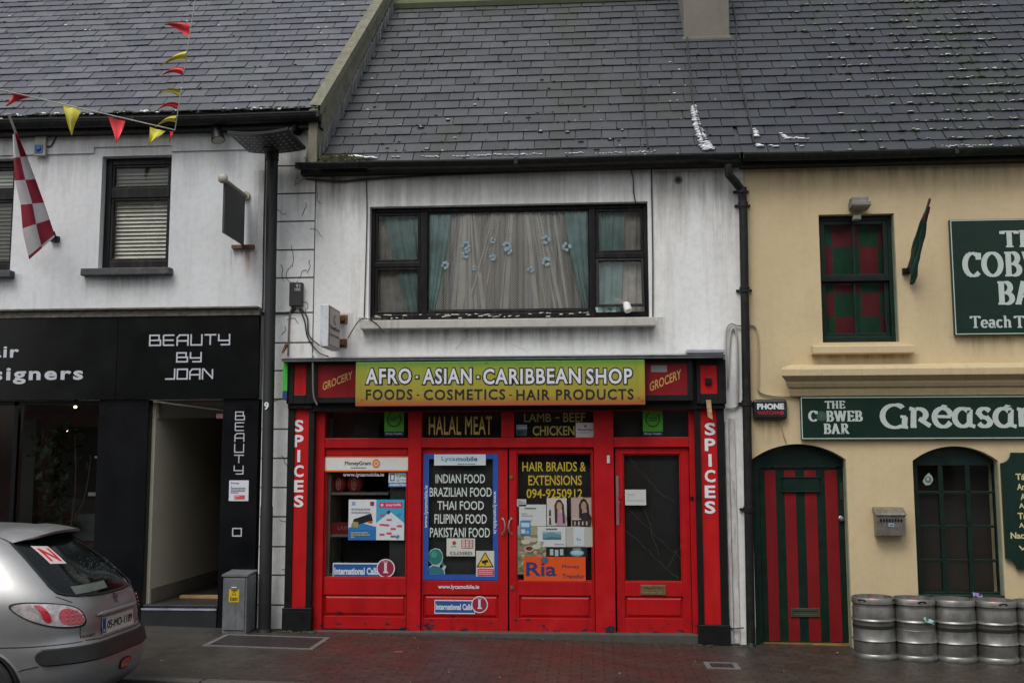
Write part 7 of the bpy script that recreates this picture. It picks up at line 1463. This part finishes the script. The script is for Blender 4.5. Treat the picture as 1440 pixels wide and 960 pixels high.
snow_run(RC, [(1060, 183), (1064, 196)], .04); snow_run(RC, [(1066, 205), (1070, 208)], .05); snow_run(RC, [(1098, 189), (1105, 196), (1140, 197)], .035); snow_run(RC, [(1084, 206), (1096, 208)], .04); snow_run(RC, [(1120, 205), (1132, 208)], .03); snow_run(RC, [(1325, 206), (1400, 205)], .016)
tag(mb.build('snow', M_SNOW, merge=False), kind='stuff')
mb = MB()                              # lead-and-mortar flashing strip between the two lower roofs
Q = [(975, 150, .05), (977, 165, .06), (984, 188, .10), (992, 206, .14), (997, 213, .15)]
for (a, b, w0), (c, d, w1) in zip(Q[:-1], Q[1:]):
    x0, s0 = roof_px(RB, a, b); x1, s1 = roof_px(RB, c, d); n = 14
    for k in range(n*3): t = rr.random(); ww = w0+(w1-w0)*t; mb.ball(roof_pt(RB, x0+(x1-x0)*t+rr.uniform(-.38, .38)*ww, s0+(s1-s0)*t, .014), rr.uniform(.018, .038), 0, sq=(1, 1.3, .4), n=7, k=4)
tag(mb.build('mortar_strip', pm('mortar_white', (.62, .63, .66), .8, bmp=.4), grocery), kind='stuff')
def roof_cable(label, R, pts, r=.009):
    Q = []
    for p in pts: x, s = roof_px(R, *p); Q.append(roof_pt(R, x, s, .035))
    mb = MB(); mb.tube(Q, r, 6); tag(mb.build('cable', M_CABLE, org=Q[0]), label, 'cable')
roof_cable('thin cable down the dark slates left of the chimney', RB, [(892, 8), (897, 30), (898, 70), (900, 110), (905, 150), (908, 185), (911, 212)], .006)
roof_cable('black cable down the slates below the chimney, left', RB, [(966, 56), (968, 80), (971, 110), (973, 140), (980, 170), (990, 205)])
roof_cable('black cable down the slates below the chimney, right', RC, [(1030, 8), (1036, 40), (1034, 70), (1040, 110), (1048, 145), (1056, 180), (1060, 205)])
# ================================================================== terrace across the street (seen only in the panes)
rr = random.Random(15)
for i, (x0, x1, h, c, lab) in enumerate(((-16, -7.2, 7.4, (.45, .42, .36), 'buff rendered house across the street, left'), (-7.1, 1.6, 8.0, (.30, .16, .12), 'red brick house across the street, middle'), (1.7, 10.5, 7.2, (.42, .44, .46), 'grey rendered house across the street, right'))):
    y = -17.; z = -.3; o = empty('opposite_house', ((x0+x1)/2, y, z), lab, 'house', 'houses across the street'); ops = []
    for k in range(3):
        a = x0+.9+k*2.7; ops += [(a, a+1.2, 4.3, 6.0), (a, a+1.6, .9, 2.9)]
    mb = MB(); wall(mb, (x0, x1), (z, h), ops, y, y-.4); mb.build('wall', pm('facing_%d' % i, c, .85, scale=3), o)
    mb = MB(); mb.prism([(x0, y+.25, h), (x0, y-4, h+3.2), (x0, y-8, h)], (x1-x0, 0, 0)); mb.build('roof', M_SL_X, o)
    mb = MB()
    for a, b, c_, d in ops: mb.quad((a, y-.2, c_), (b, y-.2, c_), (b, y-.2, d), (a, y-.2, d))
    mb.build('window', M_DARK, o)
bpy.context.view_layer.update()
